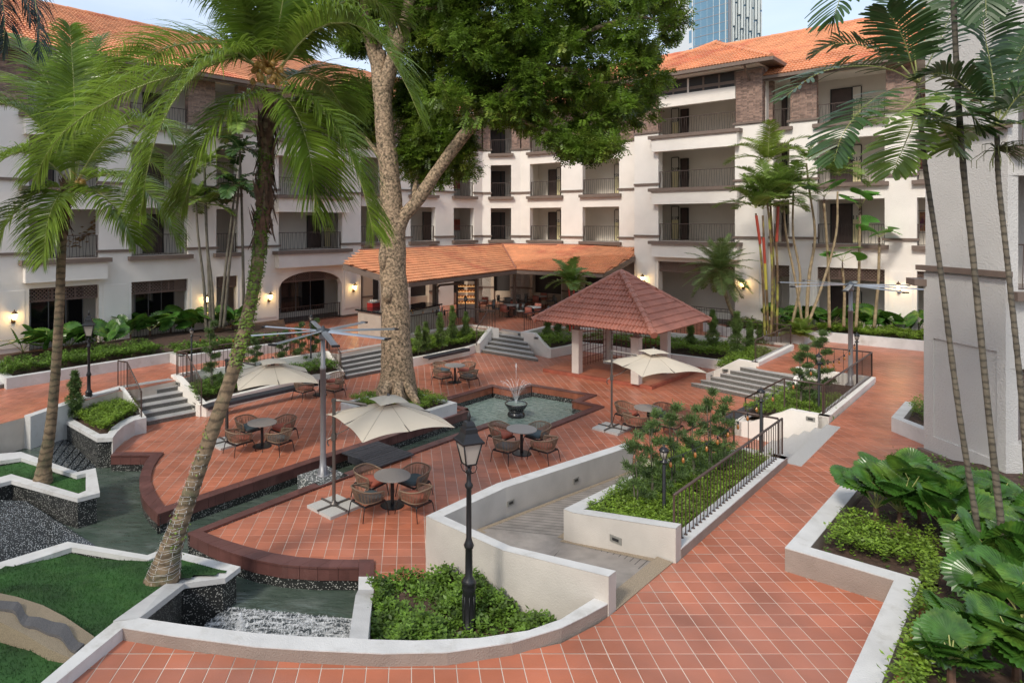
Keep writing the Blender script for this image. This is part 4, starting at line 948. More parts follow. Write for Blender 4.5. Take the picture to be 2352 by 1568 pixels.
for a, b, r in ((VB, VT, .07), (LT, VT, .06), (VT, RT, .06)): MB().tube([a + Vector((0, 0, .06)), b + Vector((0, 0, .06))], r, 6).build('valley_strip' if r > .065 else 'flashing', mat('red_brown_flashing', (.34, .13, .08), .6), cf)
def beam(name, a, b, w, h, m, parent, dz=0):
    d = (b - a); nn = Vector((-d.y, d.x, 0)).normalized() * w / 2; mb = MB()
    vs = [a - nn, b - nn, b + nn, a + nn]; mb.add([v + Vector((0, 0, dz - h)) for v in vs] + [v + Vector((0, 0, dz)) for v in vs], [(3, 2, 1, 0), (4, 5, 6, 7), (0, 1, 5, 4), (1, 2, 6, 5), (2, 3, 7, 6), (3, 0, 4, 7)]); return mb.build(name, m, parent)
beam('gutter', EL, VB, .16, .20, TRIM, cf, -.03); beam('gutter', VB, ER, .16, .20, TRIM, cf, -.03); beam('verge_board', LV, EL, .08, .32, TRIM, cf, -.02); beam('verge_board', RV, ER, .08, .32, TRIM, cf, -.02)
down = Vector((0, .5, -.30))
cm = MB(); cm.add([p - Vector((0, 0, .16)) for p in (EL, VB, VT, LT, LV)], [(0, 1, 2, 3, 4)]); cm.add([p - Vector((0, 0, .16)) for p in (VB, ER, RV, RT, VT)], [(0, 1, 2, 3, 4)]); cm.build('ceiling_boards', TRIM, cf)
for x, y in ((998, 752), (1095, 741), (1182, 724), (1387, 738)):
    b_ = P(x, y, .96); zt = 3.75; o = MB(); o.box((b_.x, b_.y, (.96 + zt) / 2), (.17, .17, zt - .96), rz=PI / 4); o.build('post', TRIM, cf)
pA = P(998, 752, .96); dpz = MB(); dpz.tube([Vector((pA.x + .15, pA.y - .1, .96)), Vector((pA.x + .15, pA.y - .1, 3.2)), Vector((pA.x + .3, pA.y - .05, 3.35)), Vector((pA.x + 1.6, pA.y + 1.1, 3.35)), Vector((pA.x + 1.75, pA.y + 1.15, 3.7))], .07, 8); dpz.build('downpipe', TRIM, cf)
# back of the cafe: piers of the wing, dado, dark room
bkm = MB(); dado = MB(); drk = MB(); lw = MB()
for pl, ll, piers in ((plA, lA, [(0, .8), (lA * .22, lA * .34), (lA * .52, lA * .60), (lA - 1.5, lA)]), (plB, lB, [(0, lB * .3), (lB * .72, lB)]), (plC, lC, [(0, 1.0), (3.4, 4.6), (7.0, lC)])):
    for a, b in piers:
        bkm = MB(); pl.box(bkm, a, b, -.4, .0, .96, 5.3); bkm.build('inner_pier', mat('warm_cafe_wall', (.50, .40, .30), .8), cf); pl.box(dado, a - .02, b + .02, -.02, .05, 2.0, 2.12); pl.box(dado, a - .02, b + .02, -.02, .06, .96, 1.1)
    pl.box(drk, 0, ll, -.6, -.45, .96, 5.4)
    pl.box(lw, 0, ll, -.44, -.2, .96, 1.75)
dado.build('dado_rail', TRIM, cf); drk.build('dark_backdrop_wall', mat('dark_room_backdrop', (.035, .028, .025), .6), cf); lw.build('low_wall', MATS['warm_cafe_wall'], cf)  # near-black sheet: the darkness of the room behind is put into its colour
picture(cf, plB, 1082 + 12, 1122, 3.0, 4.2, mat('grey_print', (.25, .24, .22), .5, var=.6, vscale=5), off=0.06); picture(cf, plC, 1290, 1330, 3.0, 4.2, MATS['grey_print'], off=0.06)

# bar counter
def counter(name, label, pts, z, h, d, body, topm):
    root = thing(name, tuple(pts[0]), label, 'bar counter'); b_ = MB(); t_ = MB()
    for i in range(len(pts) - 1):
        a, b = pts[i], pts[i + 1]; dn = (b - a).normalized(); nn = Vector((-dn.y, dn.x, 0)) * d
        b_.prism([(p.x, p.y) for p in (a, b, b + nn, a + nn)], z, z + h - .08); e_ = dn * .1; f_ = nn.normalized() * .12
        t_.prism([(p.x, p.y) for p in (a - e_ - f_, b + e_ - f_, b + nn + e_, a + nn - e_)], z + h - .078, z + h)
    b_.build('counter_body', body, root); t_.build('counter_top', topm, root); return root
cpm = mat('pale_counter_panel', (.42, .36, .30), .6, var=.1)
c1 = counter('bar_counter', 'bar counter with black top and glowing strip left of the tree trunk', [P(822, 768, .96), P(875, 778, .96)], .96, 1.35, 1.4, cpm, GLASSD)
m_ = MB(); p, q = P(824, 768, .96), P(872, 777, .96); m_.prism([(p.x, p.y - .04), (q.x, q.y - .04), (q.x, q.y), (p.x, p.y)], 2.10, 2.16); m_.build('light_strip', STRIP, c1)
counter('bar_counter', 'long pale bar counter with black top right of the tree trunk', [P(935, 772, .96), P(1010, 752, .96)], .96, 1.35, 1.2, cpm, GLASSD)
cmx = thing('coffee_machine', tuple(P(857, 720, 2.33)), 'red coffee machine on the black bar counter', 'coffee machine'); b0 = at(858, 704, 35.5)
m_ = MB(); m_.box((b0.x, b0.y, b0.z), (.55, .45, .42), rz=PI / 4); m_.build('body', mat('red_enamel', (.30, .02, .02), .3), cmx, smooth=False); m_ = MB(); m_.box((b0.x, b0.y, b0.z + .25), (.5, .4, .06), rz=PI / 4); m_.build('cup_tray', ALU, cmx)
for k in range(4): m_ = MB(); m_.lathe([(.045, 0), (.05, .08)], (b0.x - .15 + .1 * k, b0.y + .02 * k, b0.z + .29), 8); m_.build('cup', SIGNW, cmx)
for k in range(7):
    bb = at(985 + k * 6 - 40 * 0, 719, 36.2 + .4 * (k % 3)); m_ = MB(); hh = .2 + .12 * ((k * 7) % 3)
    m_.lathe([(.05, -.12), (.055, hh * .5), (.02, hh * .75), (.02, hh)], bb, 8); tag(m_.build('bottle', (GLASSD, ALU, SIGNW)[k % 3], smooth=True), '%s %s standing on the long bar counter, number %s from the trunk' % (('dark', 'silver', 'white')[k % 3], ('bottle', 'jug')[k % 2], ('one', 'two', 'three', 'four', 'five', 'six', 'seven')[k]), 'bottle', 'bottles and jugs on the long bar counter')
# lit cake display
dc = thing('cake_display', (0, 0, 0), 'lit glass cake display cabinet glowing amber inside the cafe', 'display cabinet'); b0 = P(1071, 727, .96); b0.x += 0
fx = MB(); w_, h_, d_ = 1.15, 2.35, .8
for a, b in ((-1, -1), (1, -1), (1, 1), (-1, 1)): fx.box((b0.x + a * w_ / 2, b0.y + b * d_ / 2, .96 + h_ / 2), (.05, .05, h_))
fx.box((b0.x, b0.y, .96 + h_ - .04), (w_ + .1, d_ + .1, .08)); fx.build('frame', BLACKM, dc)
m_ = MB(); m_.box((b0.x, b0.y, .96 + .42), (w_ - .06, d_ - .06, .84)); m_.build('base_panel', cpm, dc)
for k in range(4):
    z = 1.85 + k * .34; m_ = MB(); m_.box((b0.x, b0.y, z), (w_ - .08, d_ - .08, .03)); m_.build('shelf', DISPL, dc)
    m_ = MB()
    for i in range(6): m_.lathe([(.07, 0), (.075, .06), (.04, .12), (.0, .14)], (b0.x - .45 + i * .18, b0.y - .2, z + .02), 8)
    m_.build('pastry_row', mat('golden_pastry', (.55, .28, .10), .6), dc)
for k in range(3): m_ = MB(); m_.lathe([(.16, 0), (.10, .16), (.0, .30)], (b0.x - .36 + .36 * k, b0.y, .96 + h_ + .01), 10); tag(m_.build('cloth_cone', mat('red_folded_cloth', (.33, .08, .06), .7), smooth=True), ('left', 'middle', 'right')[k] + ' red cone shaped cover on top of the cake display cabinet', 'cover', 'red cones on the cake display')

# ---- glass tower far behind ----------------------------------------------------------
tw = thing('skyscraper', (110, 250, 0), 'blue glass office tower with pale vertical fins behind the roofs', 'skyscraper')
Yt = 250; gl = mat('blue_curtain_wall_glass', (.16, .30, .42), .12, var=.25, vscale=.02, spec=.8); fin = mat('pale_tower_fin', (.66, .70, .66), .6); pan = mat('white_tower_panel', (.62, .66, .68), .5)
def tp2(px, d): p = xd(px, d); return (p.x, p.y)
m_ = MB(); m_.prism([tp2(1592, 262), tp2(1672, 250), tp2(1750, 262), tp2(1660, 290)], 0, 160); m_.build('glass_core', gl, tw)
m_ = MB(); m_.prism([tp2(1530, 275), tp2(1592.5, 262), tp2(1600, 290), tp2(1540, 300)], 0, 160); m_.build('side_wing', pan, tw)
def tstrip(name, px0, px1, d0, d1, z0, z1, m, th=1.2):
    a, b = xd(px0, d0), xd(px1, d1); mb = MB(); o = Vector((0, -th, 0)); mb.prism([(p.x, p.y) for p in (a, b, b + o, a + o)], z0, z1); return mb.build(name, m, tw)
for i in range(6):
    t = i / 5.5; tstrip('mullion', 1594 + 78 * t, 1595.2 + 78 * t, 262 - 12 * t, 262 - 12 * t, 40, 160, fin, .6)
for zz in np.arange(60, 150, 3.4):
    a, b = xd(1592, 262), xd(1672, 250); mb = MB(); o = Vector((0, -.12, 0)); mb.prism([(p.x, p.y) for p in (a, b, b + o, a + o)], zz, zz + .25); mb.build('floor_line', STEEL, tw)
for i in range(11):
    t = i / 11; p0 = 1679 + 70 * t; z = 40
    for j in range(9): zz = 40 + j * 14 - (i % 3) * 4.5; w_ = 2.4 if (i + j) % 3 else 4.2; tstrip('fin', p0, p0 + w_, 251.2 + 12 * t, 251.3 + 12 * t, zz, zz + 13.2, fin, 1.6)
tstrip('corner_fin', 1672.5, 1676, 250, 250.3, 30, 160, STEEL, 1.0); tstrip('corner_fin', 1677, 1678.6, 250.6, 250.8, 30, 160, fin, 1.4)
for i in range(5):
    for j in range(14): tstrip('side_window', 1534 + 12 * i, 1540 + 12 * i, 274.2 - 2.5 * i, 273 - 2.5 * i, 44 + 7 * j, 49 + 7 * j, gl, .3)
# second tower far left of it, seen through the crown
t2 = thing('skyscraper', (5, 240, 0), 'pale office tower seen in pieces through the tree crown', 'skyscraper')
m_ = MB(); m_.prism([tp2(985, 240), tp2(1130, 240), tp2(1130, 270), tp2(985, 270)], 0, 130); m_.build('shaft', pan, t2)
for i in range(10):
    m_ = MB(); a, b = xd(990 + 14 * i, 239.5), xd(997 + 14 * i, 239.5); m_.prism([(a.x, a.y), (b.x, b.y), (b.x, b.y + .4), (a.x, a.y + .4)], 20, 130); m_.build('window_strip', gl, t2)

# ---- wall lanterns ------------------------------------------------------------------
def wall_lantern(pos, nrm, label):
    r = thing('wall_lantern', tuple(pos), label, 'wall lamp', rz=math.atan2(nrm.y, nrm.x) - 0)
    def B(mb, nm, m, sm=False): o = link(nm, mb.mesh(nm, None, sm), r, m); return o
    B(MB().lathe([(.07, -.16), (.085, -.05), (.05, .02)], (.02, 0, -.12), 10), 'wall_rose', mat('antique_bronze', (.12, .06, .02), .4, metal=.5))
    B(MB().tube([(.03, 0, -.15), (.10, 0, -.24), (.18, 0, -.20), (.2, 0, -.12)], .017, 6), 'bracket', MATS['antique_bronze'])
    B(MB().lathe([(.05, -.12), (.06, -.09), (.115, .13)], (.2, 0, 0), 6), 'glass', LAMPON)
    B(MB().lathe([(.14, .13), (.13, .16), (.06, .24), (.025, .26), (.02, .31), (.0, .33)], (.2, 0, 0), 6), 'cap', MATS['antique_bronze'])
    B(MB().lathe([(.02, -.20), (.055, -.14), (.055, -.12)], (.2, 0, 0), 6), 'finial', MATS['antique_bronze'])
    l = bpy.data.lights.new('lantern_light', 'POINT'); l.energy = 9; l.color = (1, .62, .25); l.shadow_soft_size = .08
    o = bpy.data.objects.new('lantern_light', l); COL.objects.link(o); o.parent = r; o.location = (.34, 0, .0)
for px, py, pl, lb in ((30, 727, plL, 'lit wall lantern at the far left of the left wing'), (473, 687, plL, 'lit wall lantern behind the thin palm stems of the left wing'), (617, 682, plL, 'lit wall lantern left of the arched entrance'), (811, 660, plL, 'lit wall lantern between the arched entrance and the bar'),
                       (1479, 640, plT, 'lit wall lantern left of the tower bay opening'), (1708, 652, plT, 'lit wall lantern beside the feathery date palm'), (2065, 660, plR, 'lit wall lantern behind the right fan blades')):
    q, k = pl.at(px, py, .03); wall_lantern(q, pl.n, lb)
# ================================================================ walls, beds, ramp, railings
def wallpair(mb, a, b, z0):
    for i in range(len(a) - 1): mb.prism([a[i], a[i + 1], b[i + 1], b[i]], z0)
def offv(ps, d):
    o = offset_line(xy(ps), d); return [Vector((q[0], q[1], p.z)) for q, p in zip(o, ps)]
def Z(p, z): return Vector((p.x, p.y, z))
def step_light(pos, nrm, parent):
    rz = math.atan2(nrm.y, nrm.x); mb = MB(); mb.box(pos + nrm * .012, (.02, .24, .12), rz=rz); mb.build('step_light_frame', mat('aged_grey_metal', (.30, .29, .26), .5, metal=.4), parent)
    mb = MB(); mb.box(pos + nrm * .024, (.01, .13, .05), rz=rz); mb.build('step_light_slot', BLACK, parent)
# front ramp wall
rw = thing('ramp_wall', (0, 0, 0), 'tall off white wall folding round the landing of the grey ramp', 'wall')
wo_ = [P(1434, 1017.6, .68), P(1141, 1110, 1.05), P(978, 1185, 1.14), P(1156, 1264, 1.34), P(1398, 1324, 1.55)]
wi_ = [P(1454, 1024, .68), P(1162, 1119.6, 1.05), P(1019, 1185, 1.14), P(1172, 1254, 1.34), P(1415, 1311, 1.55)]
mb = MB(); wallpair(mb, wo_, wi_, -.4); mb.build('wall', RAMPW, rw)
mb = MB(); wallpair(mb, [p + Vector((0, 0, .004)) for p in wo_], [p + Vector((0, 0, .004)) for p in wi_], .6); 
cp = MB()
for i in range(4): a, b, c, d = [p + Vector((0, 0, .006)) for p in (wo_[i], wo_[i + 1], wi_[i + 1], wi_[i])]; cp.add([a, b, c, d], [(0, 1, 2, 3)] if (b - a).cross(c - a).z > 0 else [(3, 2, 1, 0)])
cp.build('painted_top', WHITEK, rw)
nrm_in = Vector((S2, -S2, 0))
for x, y in ((1172, 1153.5), (1322, 1101.6)):
    # on the inner face of the far leg
    A0, A1 = wi_[0], wi_[1]; u_ = (x - CX) / F; t = A1 - A0; k = (u_ * A0.y - A0.x) / (t.x - u_ * t.y); q = A0 + t * k; q.z = CAMZ - (y - YH) / F * q.y; step_light(q, Vector((t.y, -t.x, 0)).normalized() * (1 if t.y * 1 > 0 else 1) if Vector((t.y, -t.x, 0)).y < 0 else Vector((-t.y, t.x, 0)).normalized(), rw)
# ramp
rp = thing('ramp', (0, 0, 0), 'grooved grey ramp with tan pebble borders turning down to the plaza', 'ramp', kind='structure')
La, Lb = P(1294.7, 1238, .50), P(1094, 1216, .50)
r_top = [P(1416, 1400, .965), P(1545, 1291, .965)]; corner = Z(wi_[2], .5); near = Z(wi_[3].lerp(wi_[4], .0), .5)
far = [Z(wi_[0], .02), Vector((7.0, 18.2, .02))]
mb = MB(); mb.add([r_top[0], r_top[1], La, near], [(0, 1, 2, 3)]); mb.add([La, Lb, corner, near], [(0, 1, 2, 3)]); mb.add([La, far[1], far[0], Lb], [(0, 1, 2, 3)]); mb.build('ramp_surface', RAMP, rp)
bd = MB()
def bstrip(a, b, inn, w=.22, dz=.005):
    d = (b - a).normalized(); n = Vector((-d.y, d.x, 0)) * w
    if n.dot(inn) < 0: n = -n
    bd.add([a + Vector((0, 0, dz)), b + Vector((0, 0, dz)), b + n + Vector((0, 0, dz)), a + n + Vector((0, 0, dz))], [(0, 1, 2, 3)] if (b - a).cross(n).z > 0 else [(3, 2, 1, 0)])
bstrip(Lb, far[0], La - Lb); bstrip(La, r_top[1], r_top[0] - r_top[1], .14); bstrip(r_top[1], r_top[0], La - r_top[1], .28); bstrip(La, far[1], Lb - La, .14); bd.build('pebble_border', RAMPB, rp)
gr = MB()
def grooves(a0, a1, b0, b1, n, sk=0.0):
    for i in range(1, n):
        t = i / n; p = a0.lerp(a1, min(1, t)); q = b0.lerp(b1, max(0, min(1, t + sk))); up = Vector((0, 0, .004)); w_ = (a1 - a0).normalized() * .007
        m0 = p.lerp(q, .06); m1 = p.lerp(q, .94); gr.add([m0 - w_ + up, m1 - w_ + up, m1 + w_ + up, m0 + w_ + up], [(0, 1, 2, 3)])
grooves(La, r_top[1].lerp(La, .12), near, r_top[0].lerp(near, .12), 15); grooves(La, far[1], Lb, far[0], 34); o = gr.build('groove_lines', GROOVE, rp); o['kind'] = 'stuff'

# bed between ramp and right walkway
def soil_bed(name, pts, label, parent=None):
    mb = MB(); n = len(pts); a = sum(pts[i].x * pts[(i + 1) % n].y - pts[(i + 1) % n].x * pts[i].y for i in range(n)); q = pts if a > 0 else pts[::-1]
    mb.add([tuple(p) for p in q], [tuple(range(n))]); return mb.build(name, SOIL, parent)
p2 = thing('planter_wall', (0, 0, 0), 'off white planter between the ramp and the right walkway', 'planter')
pa = [P(1294.7, 1169, 1.12), P(1318, 1178, 1.14), P(1552, 1214, 1.56)]; pb = [P(1339.7, 1169.9, 1.12), P(1352, 1171, 1.14), P(1564.7, 1203, 1.56)]
mb = MB(); mb.prism([pa[0], pa[1], pb[1], pb[0]], -.3); mb.prism([pa[1], pa[2], pb[2], pb[1]], -.3); UP = Vector((0, 0, .008)); tpm = MB(); tpm.add([p + UP for p in (pa[0], pa[1], pb[1], pb[0])], [(0, 1, 2, 3)]); tpm.add([p + UP for p in (pa[1], pa[2], pb[2], pb[1])], [(0, 1, 2, 3)])
Lw0, Lw1 = P(1294.7, 1169, 1.12), Vector((7.25, 17.75, .62)); nL_ = Vector((S2, -S2, 0)) * .26; mb.prism([Lw0, Lw1, Lw1 + nL_, pb[0]], -.3); tpm.add([p + UP for p in (Lw0, pb[0], Lw1 + nL_, Lw1)], [(0, 1, 2, 3)]); tpm.build('painted_top', WHITEK, p2)
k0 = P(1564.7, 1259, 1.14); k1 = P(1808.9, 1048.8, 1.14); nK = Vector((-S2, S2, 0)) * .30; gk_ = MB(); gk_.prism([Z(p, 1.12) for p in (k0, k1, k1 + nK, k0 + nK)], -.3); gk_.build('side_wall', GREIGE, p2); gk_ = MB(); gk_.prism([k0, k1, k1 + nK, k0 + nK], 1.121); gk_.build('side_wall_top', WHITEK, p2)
e1_ = Z(k1, 1.14); c5 = e1_ - U * .95; mb.prism([e1_, c5, c5 - Vv * .24, e1_ - Vv * .24 - U * .0], -.3); c6 = Z(e1_ - U * 2.2, .62); mb.prism([c5, c6, c6 - Vv * .24, c5 - Vv * .24], -.3)
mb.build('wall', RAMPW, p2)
q = P(1415, 1238, 1.0); tw_ = (pa[2] - pa[1]); u_ = (1415 - CX) / F; k = (u_ * pa[1].y - pa[1].x) / (tw_.x - u_ * tw_.y); q = pa[1] + tw_ * k; q.z = CAMZ - (1238 - YH) / F * q.y; step_light(q, Vector((tw_.y, -tw_.x, 0)).normalized(), p2)
bed2 = [Z(pb[0], .78), Z(pb[2], .85), Z(k0 + nK, .85), Z(k1 + nK, .85), Z(c5 - Vv * .24, .8), Z(c6 - Vv * .24, .5), Z(Lw1 + nL_, .45)]
soil_bed('soil', bed2, '', p2)
# bed further up with the fan pole
p3 = thing('planter_wall', (0, 0, 0), 'white planter with railings round the second fan pole', 'planter')
m0 = P(1903.6, 957, 1.14); m1 = P(2011.6, 866, 1.14); m2 = Z(m1 - U * 2.6, 1.14); nM = Vector((-S2, S2, 0)) * .28
mb = MB(); mb.prism([m0, m1, m1 + nM, m0 + nM], -.3); mb.prism([m1 + nM, m2, m2 - Vv * .28, m1 + nM - Vv * .28], -.3)
f0 = Z(m0, 1.14); f1 = f0 - U * 1.05; f2_ = Z(f1 - U * 1.1, .52); f3 = Z(f2_ - U * .5, .46); mb.prism([f0, f1, f1 + Vv * .24, f0 + Vv * .24], -.3); mb.prism([f1, f2_, f2_ + Vv * .24, f1 + Vv * .24], -.3); mb.prism([f2_, f3, f3 + Vv * .24, f2_ + Vv * .24], -.3)
g0 = f3; g1 = f2(1800, 932, 0); g1.z = .46; g2 = f2(1830, 866, .96); g2.z = 1.12; nG = Vector((S2, -S2, 0)) * .22; mb.prism([g0, g1, g1 + nG, g0 + nG], -.3); mb.prism([g1, g2, g2 + nG, g1 + nG], -.3); mb.prism([g2, m2, m2 + nG, g2 + nG], -.3)
mb.build('wall', WHITE, p3); bed3 = [Z(p, .72) for p in (f0 + Vv * .2, m1 + nM, m2, g2 + nG, g1 + nG, g0 + nG)]; soil_bed('soil', bed3, '', p3)
q = f1 + (f0 - f1) * .55; q.z = .98; step_light(q, -Vv, p3)
bch = thing('bench', (0, 0, 0), 'end of a black bench at the foot of the fan pole bed', 'bench'); 
for i in range(4): mbx = MB(); a = g0 - nG * (.1 + .45 * i) + Vector((0, 0, .03)); a.z = .45; b = g1.lerp(g0, .3) - nG * (.1 + .45 * i); b.z = .45; wv = nG * .42; mbx.prism([a, b, b - wv, a - wv], .38); mbx.build('slat', WOODD, bch)

# low wall right of the wide stairs, and the long retaining wall behind the gazebo
p4 = thing('planter_wall', (0, 0, 0), 'white walled planter curving behind the gazebo to the wide stairs', 'planter')
mb = MB(); h0, h1 = P(1741.6, 833, 1.12), P(1824, 792, 1.12); mb.prism([h0, h1, h1 + nK, h0 + nK], -.3)
s0 = P(1735, 832, 1.12); s1 = P(1695.6, 826, 1.12); s2 = P(1640, 851, .50); s3 = P(1621.6, 858, .46); wallpair(mb, [h0 + Vector((.02, 0, 0)), s1, s2, s3], [h0 + Vector((.1, .25, 0)), s1 + Vector((.15, .22, 0)), s2 + Vector((.2, .2, 0)), s3 + Vector((.2, .22, 0))], -.3)
fr = PP([(1264.8, 802), (1308.8, 794), (1336.8, 786.4), (1452.8, 800.6), (1542.8, 813.4), (1670, 829.5)], .45); frb = offv(fr, .22); wallpair(mb, fr, frb, -.3)
s_a = P(1236.5 + 10, 760 + 1, 1.1); cs = [P(1203, 763, 1.12), P(1226, 765.5, 1.1), P(1257, 799, .5), P(1265, 802, .45)]; wallpair(mb, cs, [p + Vector((.18, .18, 0)) for p in cs], -.3)
bkw = PP([(1204, 763), (1262, 749), (1545, 765), (1675, 777), (1820, 790)], 1.06); bkb = offv(bkw, .22); wallpair(mb, bkw, bkb, -.3)
mb.build('wall', WHITE, p4)
for x, y in ((1699, 837), (1666, 850), (1630, 863), (1232, 776), (1247, 787), (1268, 806)): step_light(P(x, y, .9 if x in (1699, 1232) else .6 if x in (1666, 1247) else .3) + Vector((-.02, -.03, 0)), Vector((-.2, -.98, 0)), p4)
bed4 = [Z(p, .42) for p in frb] + [Z(s2, .45), Z(s1, .5), Z(h0 + nK, .5), Z(h1 + nK, .5), Z(bkw[4], .5), Z(bkw[3], .55), Z(bkw[2], .55), Z(bkw[1], .55), Z(bkw[0], .6), Z(cs[2] + Vector((.18, .18, 0)), .45)]
soil_bed('soil', bed4, '', p4)
# planter before the cafe
p5 = thing('planter_wall', (0, 0, 0), 'white walled planter with small shrubs in front of the cafe', 'planter')
fr5 = PP([(905, 832), (944, 823.3), (1076, 797.2), (1096, 790)], .42); mb = MB(); wallpair(mb, fr5, offv(fr5, .22), -.3)
bk5 = PP([(905, 772), (940, 766), (1074.6, 745), (1130, 752)], 1.06); wallpair(mb, bk5, offv(bk5, .2), -.3)
cs5 = [P(1096, 790, .44), P(1102, 789, .5), P(1130, 754, 1.12), P(1146, 753.5, 1.12)]; wallpair(mb, cs5, [p + Vector((-.2, .1, 0)) for p in cs5], -.3); mb.build('wall', WHITE, p5)
for x, y, z in ((1135, 761, .9), (1118, 778, .6), (1104, 795, .3)): step_light(P(x, y, z) + Vector((.0, -.04, 0)), Vector((.3, -.95, 0)), p5)
bed5 = [Z(p, .40) for p in offv(fr5, .2)] + [Z(cs5[2], .5), Z(bk5[2], .5), Z(bk5[1], .5), Z(bk5[0], .5)]; soil_bed('soil', bed5, '', p5)
# planter between the two left stairs
p6 = thing('planter_wall', (0, 0, 0), 'white walled planter with long black bench between the two left stairs', 'planter')
fr6 = PP([(459, 930), (540, 907), (667, 877), (790, 851)], .42); mb = MB(); wallpair(mb, fr6, offv(fr6, .24), -.3)
bk6 = PP([(398, 862), (455, 852), (585, 833), (757, 807)], 1.06); wallpair(mb, bk6, offv(bk6, .2), -.3)
c6_ = [P(474, 930, .42), P(459, 926, .46), P(405, 866, 1.10), P(397, 862, 1.10)]; wallpair(mb, c6_, [p + Vector((.2, .12, 0)) for p in c6_], -.3)
c7_ = [P(790, 851, .42), P(786, 848, .46), P(757, 807, 1.10)]; wallpair(mb, c7_, [p + Vector((-.18, .12, 0)) for p in c7_], -.3); mb.build('wall', WHITE, p6)
for x, y, z in ((410, 880, .9), (448, 933, .3)): step_light(P(x, y, z) + Vector((-.02, -.04, 0)), Vector((-.6, -.8, 0)), p6)
bed6 = [Z(p, .38) for p in offv(fr6, .22)] + [Z(c7_[2], .5), Z(bk6[2], .5), Z(bk6[1], .5), Z(c6_[2] + Vector((.2, .1, 0)), .5)]; soil_bed('soil', bed6, '', p6)
# benches
def bench(name, label, a, b, w=.42, z=.46, n=4):
    r = thing(name, tuple(a), label, 'bench'); d = (b - a).normalized(); nn = Vector((-d.y, d.x, 0))
    for i in range(n):
        o0 = w * i / n; m_ = MB(); m_.prism([(p.x, p.y) for p in (a + nn * o0, b + nn * o0, b + nn * (o0 + w / n - .012), a + nn * (o0 + w / n - .012))], z - .035, z + .0); m_.build('slat', WOODD, r)
    m_ = MB(); m_.prism([(p.x, p.y) for p in (a - nn * .012, b - nn * .012, b - nn * .001, a - nn * .001)], z - .12, z - .004); m_.build('fascia', WOODD, r)
    m_ = MB(); m_.prism([(p.x, p.y) for p in (a + nn * .02, b + nn * .02, b + nn * (w - .02), a + nn * (w - .02))], z - .075, z - .037); m_.build('frame', WOODD, r)
bench('bench', 'very long black slatted bench along the left planter wall', P(478, 934, .46), P(731, 878, .46))
bench('bench', 'short black bench on the planter wall before the cafe', P(984, 821, .46), P(1079, 800.5, .46), w=.38)
# building side planters
p7 = thing('planter_wall', (0, 0, 0), 'white kerb of the long bed along the left wing', 'planter')
k7 = [P(-80, 905, 1.36), P(15, 868.6, 1.36), P(390, 811, 1.36)]; k7[0] = k7[1] - Vv * 8; k8 = [P(390, 811, 1.36), P(414, 819, 1.36), P(430, 812, 1.36), P(664, 785, 1.36)]
mb = MB(); mb.wall([k7[1] - U * 3.4 * 0 + Vector((-2.8, 2.8, 0)), k7[1], k7[2], k8[1]], .26, .5, 1); mb.wall([k8[1], k8[3]], .26, .5, 1); mb.build('kerb', WHITEK, p7)
bed7 = [Z(k7[1] + Vector((-.1, .3, 0)), 1.28), Z(k7[2] + Vector((0, .3, 0)), 1.28), Z(k8[3] + Vector((0, .3, 0)), 1.28), Z(plL.pt(kl(640), .5), 1.4), Z(plL.pt(kl(-30), .5), 1.4)]
soil_bed('soil', bed7, '', p7)
p8 = thing('planter_wall', (0, 0, 0), 'white stepped kerb of the long bed along the right wing', 'planter')
k9 = PP([(1667, 766), (1862, 776), (1870, 762), (2140, 786)], 1.36)
k9 = [P(1664, 752, 1.42), P(1848, 770, 1.42), P(1871, 761, 1.42), P(2300, 800, 1.42)]
mb = MB(); mb.wall(k9, .28, .5, 1); mb.wall([k9[0] + Vector((-.4, 1.6, 0)), k9[0]], .28, .5, 1); mb.build('kerb', WHITEK, p8)
bed8 = [Z(p + Vector((.1, .25, 0)), 1.33) for p in k9] + [Z(plR.pt(kr_(2180), .4), 1.45), Z(plR.pt(kr_(1700), .4), 1.45)]; soil_bed('soil', bed8, '', p8)
# foreground right bed
p9 = thing('planter_wall', (0, 0, 0), 'thick white kerb of the fan palm bed at the right foreground', 'planter')
q1_ = P(1861, 1256, 1.36); q2_ = P(2116.6, 1329.8, 1.36); q0_ = P(2010, 1075, 1.36); q3_ = ext(q2_, P(2051, 1500, 1.36), 4.5)
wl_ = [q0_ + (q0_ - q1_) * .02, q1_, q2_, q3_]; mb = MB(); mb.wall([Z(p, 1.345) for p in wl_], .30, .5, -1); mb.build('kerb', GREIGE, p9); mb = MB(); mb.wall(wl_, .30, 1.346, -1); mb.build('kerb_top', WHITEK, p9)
bed9 = [Z(q1_ + Vector((.12, .0, 0)), 1.22), Z(q2_ + Vector((.35, .1, 0)), 1.22), Z(q3_ + Vector((.3, 0, 0)), 1.22), Vector((16, 4, 1.3)), Vector((16, 13.5, 1.3)), Z(q0_ + (q0_ - q1_) * .4 + Vector((.12, 0, 0)), 1.22)]; soil_bed('soil', bed9, '', p9)
p10 = thing('planter_wall', (0, 0, 0), 'small white kerb with a shrub beside the near corner block', 'planter')
t0, t1 = P(2075, 960, 1.36), P(2140, 985, 1.36); mb = MB(); mb.wall([t0 + Vv * 2.2, t0, t1 + (t1 - t0) * 2], .26, .5, -1); mb.build('kerb', WHITEK, p10)
bed10 = [Z(t0 + Vector((.3, .2, 0)), 1.25), Z(t1 + Vector((1.0, 0, 0)), 1.25), Z(t0 + Vv * 2 + Vector((1.5, 0, 0)), 1.25), Z(t0 + Vv * 2, 1.25)]; soil_bed('soil', bed10, '', p10)
